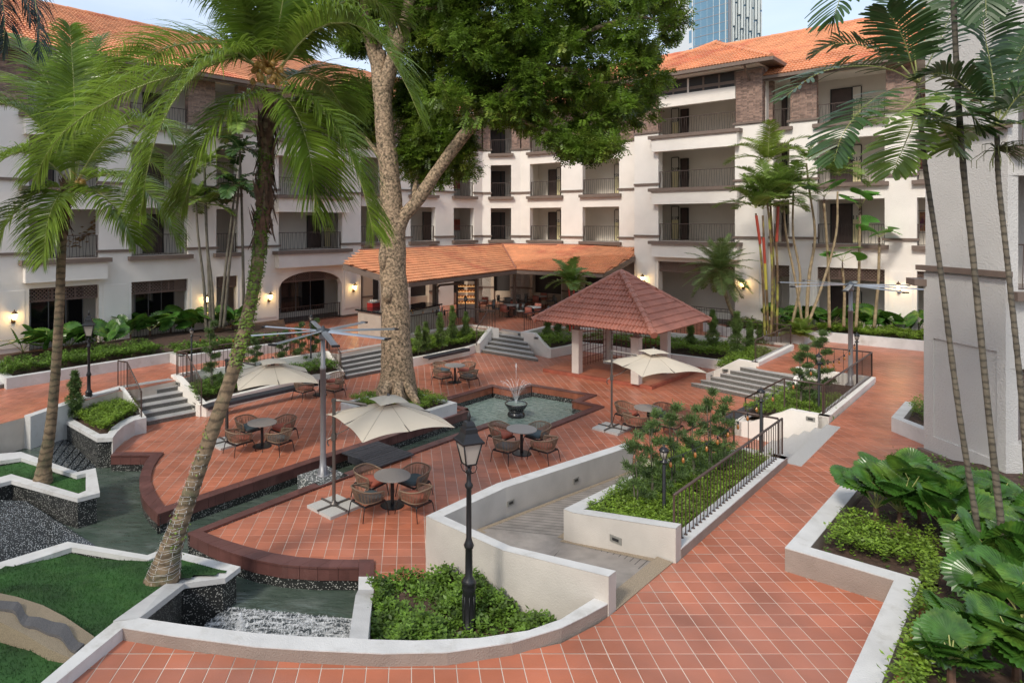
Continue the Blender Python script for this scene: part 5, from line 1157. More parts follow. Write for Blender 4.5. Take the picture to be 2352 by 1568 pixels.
# tree planter
p11 = thing('planter_wall', (-.45, 23.4, 0), 'square white planter at the foot of the big tree', 'planter')
hd = 2.08; cc = Vector((-.45, 23.35, 0)); cr4 = [cc + Vector(v) * hd for v in ((1, 0, 0), (0, 1, 0), (-1, 0, 0), (0, -1, 0))]; ci4 = [cc + Vector(v) * (hd - .30) for v in ((1, 0, 0), (0, 1, 0), (-1, 0, 0), (0, -1, 0))]
mb = MB()
for i in range(4): mb.prism([(p.x, p.y) for p in (cr4[i], cr4[(i + 1) % 4], ci4[(i + 1) % 4], ci4[i])], -.1, .45)
mb.build('kerb', WHITEK, p11); bed11 = [Z(p, .38) for p in ci4]; soil_bed('soil', bed11, '', p11)
bedF = [Z(p, .95) for p in ki[5:]] + [Z(wo_[4], .95), Z(wo_[3], .6), Z(wo_[2].lerp(wo_[3], .47), .3), P(860, 1358, .3)]; bedF = [Z(p, .45) for p in bedF]
soil_bed('planting_soil', bedF, '')['kind'] = 'structure'

# ---- railings of the garden
BAL = MB().tube([(0, 0, 0), (0, 0, .86)], .0105, 6).mesh('baluster'); BAL.materials.append(RAILM)
POST = MB().tube([(0, 0, 0), (0, 0, .86)], .021, 8).mesh('post'); POST.materials.append(RAILM)
FOOT = MB().lathe([(.034, 0), (.034, .012), (.014, .022)], n=8).mesh('foot'); FOOT.materials.append(RAILM)
def railing(label, base, gap=.175, feet=True, h=.88, group=None, posts=None, r=.026):
    rt = thing('railing', tuple(base[0]), label, 'railing', group); rl = MB(); path = [p + Vector((0, 0, h)) for p in base]; rl.tube(path, r, 10); rl.build('handrail', RAILM, rt, smooth=True)
    for i in range(len(base) - 1):
        a, b = base[i], base[i + 1]; L_ = Vector((b.x - a.x, b.y - a.y)).length; n = max(1, round(L_ / gap))
        for k in range(n + (1 if i == len(base) - 2 else 0)):
            p = a.lerp(b, k / n); big = (k == 0) or (i == len(base) - 2 and k == n)
            o = link('post' if big else 'baluster', POST if big else BAL, rt); o.location = p - base[0]; o.scale = (1, 1, (h - .01) / .86)
            if feet and not big: o2 = link('foot', FOOT, o); o2.scale = (1, 1, 1)
    return rt
def RB(x, y, zr, h=.88): p = P(x, y, zr); p.z -= h; return p
railing('brown railing on the near planter beside the right walkway', [RB(1547.9, 1136.6, 2.02), RB(1796.5, 961, 2.02)])
railing('brown railing stepping down beside the pale stairs, near side', [RB(1787.6, 961, 2.02), RB(1685.6, 943, 2.02), RB(1556, 998, 1.06)], gap=.34)
railing('brown railing stepping down beside the pale stairs, far side by the fan pole bed', [RB(1889.6, 883, 2.02), RB(1801.6, 869, 2.02), RB(1712, 914, 1.10)], gap=.34)
railing('brown railing on the fan pole bed beside the right walkway', [RB(1893, 882, 2.02), RB(2002.6, 809, 2.02)])
railing('brown railing on the far edge of the fan pole bed', [RB(2002.6, 809, 2.02), RB(1854.6, 794, 2.02)], gap=.3)
railing('brown railing on the low wall beside the red stemmed palms', [RB(1734.6, 781, 2.0), RB(1816.6, 747, 2.0)], feet=False)
railing('long brown railing behind the gazebo planter', [RB(1204, 721, 2.0), RB(1266, 709.5, 2.0), RB(1545, 724, 2.0), RB(1816, 747, 2.0)], gap=.2, feet=False)
railing('brown railing on the cafe terrace edge running down the stairs', [RB(905, 732, 2.0), RB(940, 726, 2.0), RB(1068, 707.5, 2.0), RB(1137, 714, 2.0)], gap=.19, feet=False)
railing('short brown railing sloping beside the cafe stairs', [RB(1137, 714.5, 2.0), RB(1118.5, 717, 2.0), RB(1094, 754, 1.35)], gap=.19, feet=False)
railing('long brown railing above the left planter', [RB(409, 807, 1.95), RB(675, 767, 1.95), RB(750, 757, 1.95)], gap=.19)
railing('brown railing sloping down the right side of the left stairs', [RB(406, 808, 1.95), RB(428, 811, 1.95), RB(463, 874, 1.30)], gap=.17)
railing('brown railing sloping down the left side of the left stairs', [RB(271, 828, 1.95), RB(292, 832, 1.95), RB(325, 900, 1.32)], gap=.17)
railing('brown railing beside the stairs behind the tree trunk', [RB(752, 757, 1.95), RB(758, 784 - 20, 1.95), RB(783, 812, 1.30)], gap=.2)

# ================================================================ leafy beds
def sprigs(name, label, poly, zb, h, n, leaf=.045, m=HEDGE, nl=7, hvar=.5, tall=.16, edge=.0):
    xs = [p[0] for p in poly]; ys = [p[1] for p in poly]; k = 0; bx = []; 
    X = rng.uniform(min(xs), max(xs), n * 5); Y = rng.uniform(min(ys), max(ys), n * 5); ok = inside(poly, X, Y); X, Y = X[ok][:n], Y[ok][:n]; n = len(X)
    hv = h * (1 - hvar * .5 + hvar * .5 * (np.sin(X * 3.1 + 1.3) * np.sin(Y * 2.7) + .6 * np.sin(X * 7.3) * np.sin(Y * 6.1 + 2)))
    zz = zb + hv * (1 - np.abs(rng.normal(0, .33, n))).clip(.05, 1)
    base = np.stack([X, Y, zz], 1); d = unit(np.stack([rng.normal(0, .55, n), rng.normal(0, .55, n), np.ones(n)], 1)); ln = rng.uniform(.5, 1.2, n)[:, None] * tall
    t = (np.arange(nl) + .5) / nl; pos = base[:, None] + d[:, None] * ln[:, None] * t[None, :, None]
    az = rng.uniform(0, 2 * PI, (n, 1)) + np.arange(nl)[None] * 2.4; up = rng.uniform(-.1, .7, (n, nl))
    ld = unit(np.stack([np.cos(az), np.sin(az), up], -1)); sz = leaf * rng.uniform(.6, 1.25, (n, nl, 1)); 
    sd_ = unit(np.cross(ld, np.array([0, 0, 1.0]) + rng.normal(0, .35, (n, nl, 3)))); nm = np.cross(ld, sd_)
    a = pos; b = pos + ld * sz * .5 + sd_ * sz * .27 + nm * sz * .06; c = pos + ld * sz; e = pos + ld * sz * .5 - sd_ * sz * .27 + nm * sz * .06
    V = np.stack([a, b, c, e], 2).reshape(-1, 3); Fq = np.arange(len(V)).reshape(-1, 4)
    o = np_mesh(name, V, Fq, m); tag(o, label, 'hedge', kind='stuff'); return o
def seg(a, b, w0, w1):
    d = (b - a).normalized(); n = Vector((-d.y, d.x, 0)); return [a + n * w0, b + n * w0, b + n * w1, a + n * w1]
sprigs('shrub_bed', 'leafy green shrubs filling the bed behind the front kerb', [p for p in bedF], .40, .30, 2600, .085, nl=8, tall=.17, hvar=1.5)
sprigs('shrub_bed', 'low leafy shrubs in the railed planter beside the ramp', bed2, .82, .34, 4200, .065, HEDGEY, nl=8)
sprigs('shrub_bed', 'low shrubs round the fan pole behind the railing', [bed3[0], bed3[1].lerp(bed3[0], .45), bed3[4].lerp(bed3[5], .3), bed3[5]], .72, .35, 1500, .07, HEDGEY)
sprigs('shrub_bed', 'light green shrubs round the foot of the big tree', [Z(p, 0) for p in ci4], .38, .34, 2400, .06, HEDGEY)
sprigs('shrub_bed', 'clipped hedge in the planter between the left stairs', bed6, .40, .45, 2600, .075)
sprigs('shrub_bed', 'clipped hedge in front of the cafe', bed5, .42, .48, 2900, .08, HEDGEY)
sprigs('shrub_bed', 'hedge strip in the planter behind the gazebo', bed4, .45, .50, 4500, .085, HEDGEY)
sprigs('shrub_bed', 'low green hedge along the foot of the left wing', seg(Z(k7[1], 0), Z(k7[2], 0), .35, 2.0), 1.28, .42, 2600, .08)
sprigs('shrub_bed', 'low green hedge right of the kerb corner by the left wing', seg(Z(k8[1], 0), Z(k8[3], 0), .35, 1.6), 1.28, .40, 1400, .08)
sprigs('shrub_bed', 'low hedge along the right wing bed', seg(Z(k9[2], 0), Z(k9[3], 0), .35, 1.8), 1.33, .42, 2400, .085, HEDGEY)
sprigs('shrub_bed', 'low hedge behind the red stemmed palms', seg(Z(k9[0], 0), Z(k9[1], 0), .4, 2.2), 1.33, .40, 1200, .085)
sprigs('shrub_bed', 'bright green bed of the lamp post between pond and stairs', [p for p in [P(140, 950, .42), P(229, 998, .42), P(247, 997, .42), P(285, 968, .42), P(322, 952, .42), P(290, 905, .6), P(210, 935, .6)]], .42, .38, 2600, .06, HEDGEY)
edge9 = [Z(q1_ + Vector((.32, .1, 0)), 0), Z(q2_ + Vector((.35, .35, 0)), 0), Z(q3_ + Vector((.3, 0, 0)), 0), Z(q3_ + Vector((1.0, 0, 0)), 0), Z(q2_ + Vector((1.1, 1.0, 0)), 0), Z(q1_ + Vector((1.3, 1.0, 0)), 0)]
sprigs('shrub_bed', 'pale green leafy edge planting in the right foreground bed', edge9, 1.22, .34, 2300, .07, HEDGEY, nl=9, tall=.2)
sprigs('shrub_bed', 'sparse dark ground cover between the fan palms of the right foreground bed', bed9, 1.22, .16, 2600, .07, HEDGE, nl=7, tall=.14, hvar=1.6)
sprigs('shrub_bed', 'small bright shrub beside the near corner block', bed10, 1.25, .45, 500, .07, HEDGEY)

# small podocarpus shrubs: stake, stems and tufts of needle leaves
def conifer(label, base, h, w, kind='column', dens=1.0, lean=0.0, m=CONIF):
    r = thing('podocarpus_shrub', tuple(base), label, 'shrub'); st = MB(); Ns = 2 if kind != 'column' else 1
    tops = []
    for i in range(Ns):
        o = Vector((random.uniform(-.06, .06), random.uniform(-.06, .06), 0)); pts = [Vector((0, 0, 0)) + o + Vector((lean * t * h + .03 * math.sin(6 * t + i), .02 * math.cos(5 * t), h * t)) for t in np.linspace(0, .93, 7)]
        st.tube([base + p for p in pts], [.022 - .016 * t for t in np.linspace(0, 1, 7)], 5); tops.append(pts)
    st.build('stem', BARKG, r)
    n = int(150 * dens * h * (1.6 if kind == 'column' else 1)); C = []; 
    for i in range(n):
        if kind == 'column': t = random.uniform(.12, 1) ; rr = w * (1.0 - .75 * t) * (1 if random.random() < .7 else .5) * random.uniform(.6, 1.05) * (.8 + .3 * math.sin(t * 19)); a = random.uniform(0, 2 * PI); C.append((rr * math.cos(a), rr * math.sin(a), h * t))
        else:
            tier = random.randrange(9); t = .22 + .78 * tier / 8; a = tier * 2.4 + random.gauss(0, .45); rr = w * (1.05 - .62 * t) * random.uniform(.1, 1); C.append((rr * math.cos(a), rr * math.sin(a), h * t + rr * .35 + random.gauss(0, .03)))
    C = np.array(C) + np.array(base); nl = 11; out = unit(np.stack([C[:, 0] - base.x, C[:, 1] - base.y, np.full(n, .12)], 1)) * .75 + rng.normal(0, .3, (n, 3)); out[:, 2] += .35
    d = unit(out[:, None] + rng.normal(0, .75, (n, nl, 3))); L_ = .11 * rng.uniform(.7, 1.3, (n, nl, 1)); sdv = unit(np.cross(d, rng.normal(0, 1, (n, nl, 3)))) * .0085
    b = C[:, None] + rng.normal(0, .02, (n, nl, 3)); V = np.stack([b - sdv * .4, b + d * L_ * .5 + sdv, b + d * L_, b + d * L_ * .5 - sdv], 2).reshape(-1, 3)
    np_mesh('foliage', V, np.arange(len(V)).reshape(-1, 4), m, r); return r
conifer('slim podocarpus shrub beside the left lamp post', P(172, 965, .42), 1.55, .34, 'column', 1.6)
for i, (x, y, z, h, w, lb) in enumerate(((1457, 1180, .85, 1.55, .42, 'nearest tiered podocarpus by the ramp corner'), (1500, 1168, .85, 1.95, .40, 'staked podocarpus left of the small lamp in the ramp bed'), (1545, 1140, .85, 1.9, .42, 'podocarpus just behind the small lamp in the ramp bed'),
                                          (1592, 1125, .85, 1.75, .42, 'podocarpus in the middle of the ramp bed railing'), (1630, 1105, .85, 2.0, .45, 'tallest podocarpus of the ramp bed'), (1662, 1095, .85, 1.75, .4, 'far podocarpus of the ramp bed'))):
    conifer(lb, P(x, y, z), h, w, 'tier', .85)
conifer('tiered podocarpus left of the fan pole bed railing', P(1842, 940, .75), 1.95, .45, 'tier', 1.9); conifer('tall bushy podocarpus beside the second fan pole', P(1885, 915, .75), 2.2, .5, 'tier', 2.2)
for x, y, h, w, lb in ((961, 815, 1.35, .30, 'first small shrub right of the tree trunk before the cafe'), (978, 811, 1.5, .30, 'light topped shrub before the downpipe post'), (1011, 803, 1.8, .36, 'shrub at the downpipe post before the cafe'), (1039, 793, 2.0, .34, 'tallest shrub before the cafe'), (1070, 787, 1.6, .32, 'rightmost shrub before the cafe'),
                       (1258, 784, 1.3, .33, 'first shrub left of the gazebo'), (1283, 779, 1.4, .33, 'second shrub left of the gazebo'), (1308, 776, 1.2, .3, 'shrub beside the left gazebo post'),
                       (1586, 806, 1.4, .3, 'first shrub right of the gazebo'), (1637, 812, 2.1, .42, 'tall dark shrub right of the gazebo'), (1692, 826, 2.2, .45, 'broad dark shrub above the wide stairs'), (1722, 815, 1.6, .3, 'thin shrub under the red stemmed palms'), (1745, 812, 1.4, .3, 'shrub beside the low wall railing')):
    conifer(lb, P(x, y, .45), h, w, 'column', 1.3, m=mat('light_podocarpus_leaf', (.15, .23, .055), .55, var=.6, vscale=4, sub=.2))
for x, y, h, lb in ((486, 905, 2.6, 'tall thin podocarpus beside the left stairs'), (585, 868, 1.7, 'podocarpus hidden behind the left parasol'), (650, 850, 1.6, 'podocarpus behind the first fan'), (688, 848, 1.9, 'podocarpus right of the left parasol'), (722, 842, 2.0, 'podocarpus nearest the stairs behind the tree')):
    conifer(lb, P(x, y, .42), h, .42, 'tier', 1.5)

# ================================================================ gazebo
GC = Vector((9.46 + .154 * 0, 29.3, .15)); GC = Vector(((1427 - CX) / F * 29.3, 29.3, .15))
gz = thing('gazebo', tuple(GC), 'open square gazebo with a steep rose tiled pyramid roof', 'gazebo')
pf = [P(1246.8, 845.8, .15), P(1496.8, 886.8, .15), P(1610.8, 843.8, .15)]; pf4 = pf[0] + (pf[2] - pf[1])
mb = MB(); mb.prism([(p.x, p.y) for p in (*pf, pf4)], -.1, .144); o = mb.build('gazebo_platform', TILE); o['kind'] = 'structure'
for a, b in ((pf[0], pf[1]), (pf[1], pf[2])):
    L_ = (b - a).length; n = int(L_ / .3); 
    for i in range(n): q = a.lerp(b, (i + .02) / n); q2 = a.lerp(b, (i + .98) / n); d = (b - a).normalized(); nn = Vector((-d.y, d.x, 0)); m_ = MB(); m_.prism([(p.x, p.y) for p in (q - nn * .012, q2 - nn * .012, q2 + nn * .13, q + nn * .13)], .01, .152); m_.build('edge_tile', mat('edge_red_tile', (.36, .10, .06), .5, var=.2), o)
g_ = MB()
hdp = 1.98; hde = 3.95; ze = 2.5; za = 4.62
pc = [GC + Vector(v) * hdp for v in ((-1, 0, 0), (0, -1, 0), (1, 0, 0), (0, 1, 0))]
for p in pc:
    m_ = MB(); m_.box((p.x, p.y, .15 + .95), (.34, .34, 1.9), rz=PI / 4); m_.build('post_base', CREAM, gz); m_ = MB(); m_.box((p.x, p.y, 2.07), (.40, .40, .05), rz=PI / 4); m_.build('post_capital', CREAM, gz)
    m_ = MB(); m_.box((p.x, p.y, 2.35), (.19, .19, .60), rz=PI / 4); m_.build('post', POSTM, gz)
for i in range(4):
    a, b = pc[i], pc[(i + 1) % 4]; beam('beam', Z(a, 2.74), Z(b, 2.74), .12, .16, POSTM, gz)
for a, b in ((pc[3], pc[0]), (pc[2], pc[3])):
    d = (b - a); L_ = d.length; d.normalize(); m_ = MB()
    for i in range(11): q = a + d * (.2 + (L_ - .4) * i / 10); m_.tube([Z(q, .35), Z(q, 2.55)], .014, 4)
    for j in range(8): z = .45 + .29 * j; m_.tube([Z(a + d * .15, z), Z(b - d * .15, z)], .014, 4)
    m_.build('trellis', TERRR, gz)
ec = [Z(GC, ze) + Vector(v) * hde for v in ((-1, 0, 0), (0, -1, 0), (1, 0, 0), (0, 1, 0))]; ap_ = Vector((GC.x, GC.y, za))
for i, npz in ((0, 150), (1, 150), (2, 0), (3, 0)):
    a, b = ec[i], ec[(i + 1) % 4]; e = (b - a); Wd = e.length; mid = (a + b) / 2; g = (ap_ - mid); Lg = g.length
    tiled(gz, a, e, g, [(0, 0), (Wd, 0), (Wd / 2 + .06, Lg), (Wd / 2 - .06, Lg)], ROOFG, w=.31, h=.335, nparts=npz or 1, humps=2, ns=9, amp=.055, stuff_only=(npz == 0))
    # half tiles along the hip are covered by the hip caps
    us = MB(); us.add([a, b, ap_], [(0, 1, 2)]); us.build('underside', TRIM, gz)
    ridge(gz, a + Vector((0, 0, .02)), ap_ + Vector((0, 0, .05)), ROOFG, r=.135, step=.34, name='hip_tile')
m_ = MB(); m_.lathe([(.17, -.12), (.15, .02), (.06, .08), (0, .1)], ap_ + Vector((0, 0, .05)), 10); m_.build('apex_cap', ROOFG, gz, smooth=True)

# ================================================================ fountain, bridge
fc = P(1185.5, 956, -.40); fnt = thing('fountain', (fc.x, fc.y, -.4), 'black stone bowl fountain throwing thin jets in the star pool', 'fountain')
mb = MB(); mb.lathe([(.30, -.3), (.31, -.0), (.33, .08), (.29, .15), (.24, .18), (.26, .2), (.29, .23), (.28, .27)], (fc.x, fc.y, -.4), 28); mb.build('pedestal', mat('black_polished_stone', (.02, .02, .022), .15), fnt, smooth=True)
mb = MB(); mb.lathe([(.22, .272), (.34, .32), (.41, .43), (.425, .50), (.40, .505), (.37, .46), (.05, .44)], (fc.x, fc.y, -.4), 32); mb.build('bowl', MATS['black_polished_stone'], fnt, smooth=True)
mb = MB(); mb.lathe([(.385, .47), (.38, .475)], (fc.x, fc.y, -.4), 24); mb.build('bowl_water', POOLW, fnt)
mb = MB(); z0 = .08
mb.tube([Vector((fc.x, fc.y, z0)), Vector((fc.x, fc.y, 1.2)), Vector((fc.x, fc.y, 1.5))], [.008, .008, .02], 6); mb.lathe([(.0, -.12), (.04, -.04), (.03, .03), (.0, .10)], (fc.x, fc.y, 1.52), 8); mb.build('centre_jet', SPRAY, fnt)
for k in range(12):
    a = 2 * PI * k / 12 + .2; vx = random.uniform(.42, .62); pts = []
    for t in np.linspace(0, 1, 16): pts.append(Vector((fc.x + math.cos(a) * vx * 1.95 * t, fc.y + math.sin(a) * vx * 1.95 * t, z0 + 3.4 * t - 3.35 * t * t * 1.08)))
    mb = MB(); mb.tube(pts[:9], [.004 + .0011 * i for i in range(9)], 5); mb.build('side_jet', SPRAY, fnt)
mb = MB()
for k in range(1500):
    a = random.uniform(0, 2 * PI); rr = abs(random.gauss(.55, .25)); z = random.uniform(-.3, 1.0) * (1 - abs(rr - .5)); q = Vector((fc.x + rr * math.cos(a), fc.y + rr * math.sin(a), z)); s_ = random.uniform(.003, .007); mb.add([q + Vector((-s_, 0, 0)), q + Vector((s_, 0, 0)), q + Vector((0, 0, s_ * 4))], [(0, 1, 2)])
o = mb.build('droplets', SPRAY, fnt); o['kind'] = 'stuff'
br = thing('footbridge', (0, 0, 0), 'dark timber deck bridging the narrow channel', 'footbridge')
a, b, c, d = P(784, 1039, .09), P(869, 1013, .09), P(930.6, 1035.5, .09), P(848, 1062, .09); b = a + Vv * (b - a).dot(Vv); d = a + U * 1.62; c = b + U * 1.62
for i in range(12):
    t0, t1 = i / 12 + .004, (i + 1) / 12 - .004; m_ = MB(); m_.prism([(p.x, p.y) for p in (a.lerp(d, t0), b.lerp(c, t0), b.lerp(c, t1), a.lerp(d, t1))], .06, .095 + random.uniform(-.002, .002)); m_.build('plank', WOODD, br)
m_ = MB(); m_.prism([(p.x, p.y) for p in (a.lerp(d, .17) + Vv * .02, a.lerp(d, .83) + Vv * .02, a.lerp(d, .83) + Vv * .12, a.lerp(d, .17) + Vv * .12)], -.12, .058); m_.build('bearer', WOODD, br)

# ================================================================ lamps, fans, parasols
def street_lamp(loc, label, s=1.0):
    r = thing('lamp_post', tuple(loc), label, 'lamp post', 'tall black lamp posts'); r.scale = (s, s, s)
    def B(mb, nm, m, sm=True): return link(nm, mb.mesh(nm, None, sm), r, m)
    B(MB().lathe([(.13, 0), (.13, .05), (.105, .07), (.10, .55), (.11, .60), (.12, .66), (.10, .70), (.125, .73), (.10, .78), (.062, .84), (.058, 1.28), (.075, 1.30), (.085, 1.34), (.06, 1.40), (.045, 1.46), (.042, 2.25), (.065, 2.28), (.068, 2.32), (.04, 2.36), (.034, 2.50), (.05, 2.53), (.03, 2.56), (.03, 2.62)], n=14), 'post', BLACKM)
    for k in range(8): a = 2 * PI * k / 8; B(MB().tube([(.103 * math.cos(a), .103 * math.sin(a), .08), (.103 * math.cos(a), .103 * math.sin(a), .54)], .008, 4), 'flute', BLACKM)
    for k in range(4):
        a = PI / 2 * k + PI / 4 + .35; c, q = math.cos(a), math.sin(a); B(MB().tube([(.03 * c, .03 * q, 2.50), (.11 * c, .11 * q, 2.54), (.14 * c, .14 * q, 2.62), (.115 * c, .115 * q, 2.67)], .008, 5), 'scroll', BLACKM)
        B(MB().tube([(.125 * c, .125 * q, 2.66), (.225 * c, .225 * q, 3.02)], .012, 4), 'glazing_bar', BLACKM)
    rot = Matrix.Rotation(.35, 4, 'Z')
    def lath(prof, nm, m): mb = MB().lathe(prof, n=4, sq=True); mb.v = [tuple(rot @ Vector(v)) for v in mb.v]; return B(mb, nm, m, False)
    lath([(.125, 2.65), (.13, 2.67), (.12, 2.675)], 'lantern_base', BLACKM); lath([(.118, 2.676), (.215, 3.02)], 'lantern_glass', CHROME)
    lath([(.27, 3.015), (.275, 3.045), (.25, 3.06), (.19, 3.11), (.155, 3.17), (.145, 3.24), (.12, 3.26), (.115, 3.29), (.09, 3.34), (.05, 3.36)], 'lantern_roof', BLACKM)
    B(MB().lathe([(.03, 3.355), (.02, 3.38), (.036, 3.42), (.03, 3.45), (.012, 3.49), (0, 3.52)], n=10), 'finial', BLACKM); return r
lp = P(1077, 1440, .45); street_lamp(lp, 'large black lantern lamp post standing in the front shrub bed', .98)
lp = P(204, 950, .42); street_lamp(lp, 'black lantern lamp post by the left stairs', .99)
def small_lamp(base, top, label):
    h = top - base.z; r = thing('garden_lamp', tuple(base), label, 'garden lamp', 'slim black garden lamps')
    def B(mb, nm, m): return link(nm, mb.mesh(nm, None, True), r, m)
    B(MB().lathe([(.05, 0), (.048, .04), (.036, .06), (.034, h - .42), (.02, h - .40), (.075, h - .37), (.075, h - .355), (.03, h - .34), (.045, h - .30)], n=10), 'post', BLACKM)
    B(MB().lathe([(.045, h - .30), (.075, h - .18), (.07, h - .14)], n=8), 'lantern_glass', CHROME)
    for k in range(6): a = PI / 3 * k; B(MB().tube([(.046 * math.cos(a), .046 * math.sin(a), h - .30), (.078 * math.cos(a), .078 * math.sin(a), h - .18), (.074 * math.cos(a), .074 * math.sin(a), h - .14)], .006, 4), 'cage_bar', BLACKM)
    B(MB().lathe([(.10, h - .145), (.095, h - .12), (.05, h - .075), (.02, h - .06), (.015, h - .03), (.004, h)], n=12), 'cap', BLACKM)
    return Vector((base.x, base.y, base.z + h - .33))
L1 = small_lamp(P(1525, 1197, .85), 2.42, 'nearest slim lamp, in the ramp bed'); L2 = small_lamp(P(1748, 1066, .85), 2.8, 'slim lamp at the far end of the ramp bed railing'); L3 = small_lamp(P(1880.6, 951, .8), 2.78, 'slim lamp beside the pale stairs'); L4 = small_lamp(P(1968, 885, .95), 2.9, 'slim lamp next to the second fan pole')
L5 = small_lamp(P(440, 876, .95), 3.0, 'slim lamp above the left stairs'); L6 = small_lamp(P(714, 822, .9), 2.85, 'slim lamp behind the first fan'); L7 = small_lamp(P(1069, 748, 1.0), 2.75, 'slim lamp at the corner of the cafe railing')
L0 = Vector((-.2, 34.0, 2.3))
def string(a, b, n, label, sag=.22):
    r = thing('string_lights', tuple(a), label, 'string lights'); f = lambda t: a.lerp(b, t) - Vector((0, 0, 4 * sag * t * (1 - t)))
    MB().tube([f(t) for t in np.linspace(0, 1, 16)], .007, 4).build('cable', BLACK, r)
    for i in range(n):
        p = f((i + .5) / n); MB().lathe([(.02, -.07), (.022, -.02), (.012, 0)], p, 6).build('socket', BLACK, r); MB().lathe([(.0, -.20), (.028, -.17), (.034, -.13), (.016, -.072)], p, 8).build('bulb', AMBER, r, smooth=True)
string(L1, L2, 9, 'amber bulb string sagging over the ramp bed'); string(L2, L3, 3, 'amber bulb string crossing the pale stairs', .1); string(L3, L4, 7, 'amber bulb string over the fan pole bed', .25)
string(L5, L6, 8, 'bulb string over the left planter', .3); string(L0, L7, 6, 'bulb string along the cafe railing', .15)
def fan(base, hub, rad, label, rz):
    r = thing('garden_fan', tuple(base), label, 'fan', 'giant fans on poles', rz=rz); H = hub - base.z
    def B(mb, nm, m, sm=False): return link(nm, mb.mesh(nm, None, sm), r, m)
    B(MB().lathe([(.17, 0), (.17, .025), (.09, .03), (.085, .5), (.078, .6), (.078, H * .72), (.085, H * .72), (.085, H * .74), (.065, H * .75), (.062, H - .28)], n=16), 'pole', STEEL, True)
    for k in range(4): a = PI / 2 * k; M_ = Matrix.Rotation(a, 3, 'Z'); mb = MB(); mb.add([M_ @ Vector(v) for v in ((.08, -.006, .03), (.16, -.006, .03), (.08, -.006, .32), (.08, .006, .03), (.16, .006, .03), (.08, .006, .32))], [(0, 1, 2), (5, 4, 3), (1, 4, 5, 2), (0, 3, 4, 1)]); B(mb, 'gusset', STEEL)
    B(MB().lathe([(.10, H - .29), (.115, H - .2), (.10, H - .12), (.07, H - .10)], n=16), 'motor', STEEL, True)
    B(MB().lathe([(.20, H - .10), (.21, H - .05), (.17, H - .01), (.05, H + .02), (.04, H + .07), (0, H + .08)], n=20), 'hub', mat('dark_hub_metal', (.10, .11, .12), .35, metal=.6), True)
    bm = MB(); sec = [(-.09, 0), (-.03, .022), (.05, .02), (.10, -.012), (.04, .004), (-.03, .004)]
    n = len(sec); vs = []
    for x, tw_, ch in ((.18, .28, .9), (rad * .5, .18, 1), (rad - .05, .12, .95)):
        for y, z in sec: c, s_ = math.cos(tw_), math.sin(tw_); vs.append((x, (y * c - z * s_) * ch, (y * s_ + z * c) * ch + H - .06 - .02 * x))
    fs = [(i * n + k, i * n + (k + 1) % n, (i + 1) * n + (k + 1) % n, (i + 1) * n + k) for i in range(2) for k in range(n)] + [tuple(range(n - 1, -1, -1)), tuple(2 * n + k for k in range(n))]
    bm.add(vs, fs); bme = bm.mesh('blade'); bme.materials.append(ALU)
    tm = MB().box((rad - .01, .005, H - .06 - .02 * rad), (.09, .2, .045)).mesh('blade_tip'); tm.materials.append(BLACKM)
    for k in range(8):
        o = link('blade', bme, r); o.rotation_euler = (0, 0, PI / 4 * k); o2 = link('blade_tip', tm, o)
    return r
b1 = P(742, 1091, .06); fan(b1, 4.02, 2.05, 'silver eight bladed fan on a grey pole beside the channel bridge', .28)
mb = MB(); mb.box((b1.x, b1.y, -.22), (.98, .98, .56), rz=PI / 4); tag(mb.build('fan_plinth', speckle('white_pebble_mosaic', (.10, .11, .11), (.75, .75, .72), 22, .34)), 'pebble mosaic plinth under the first fan in the channel', 'plinth')
b2_ = P(1953.6, 884, .76); fan(b2_, 4.6, 2.38, 'silver eight bladed fan on a pale pole in the railed bed on the right', .12)
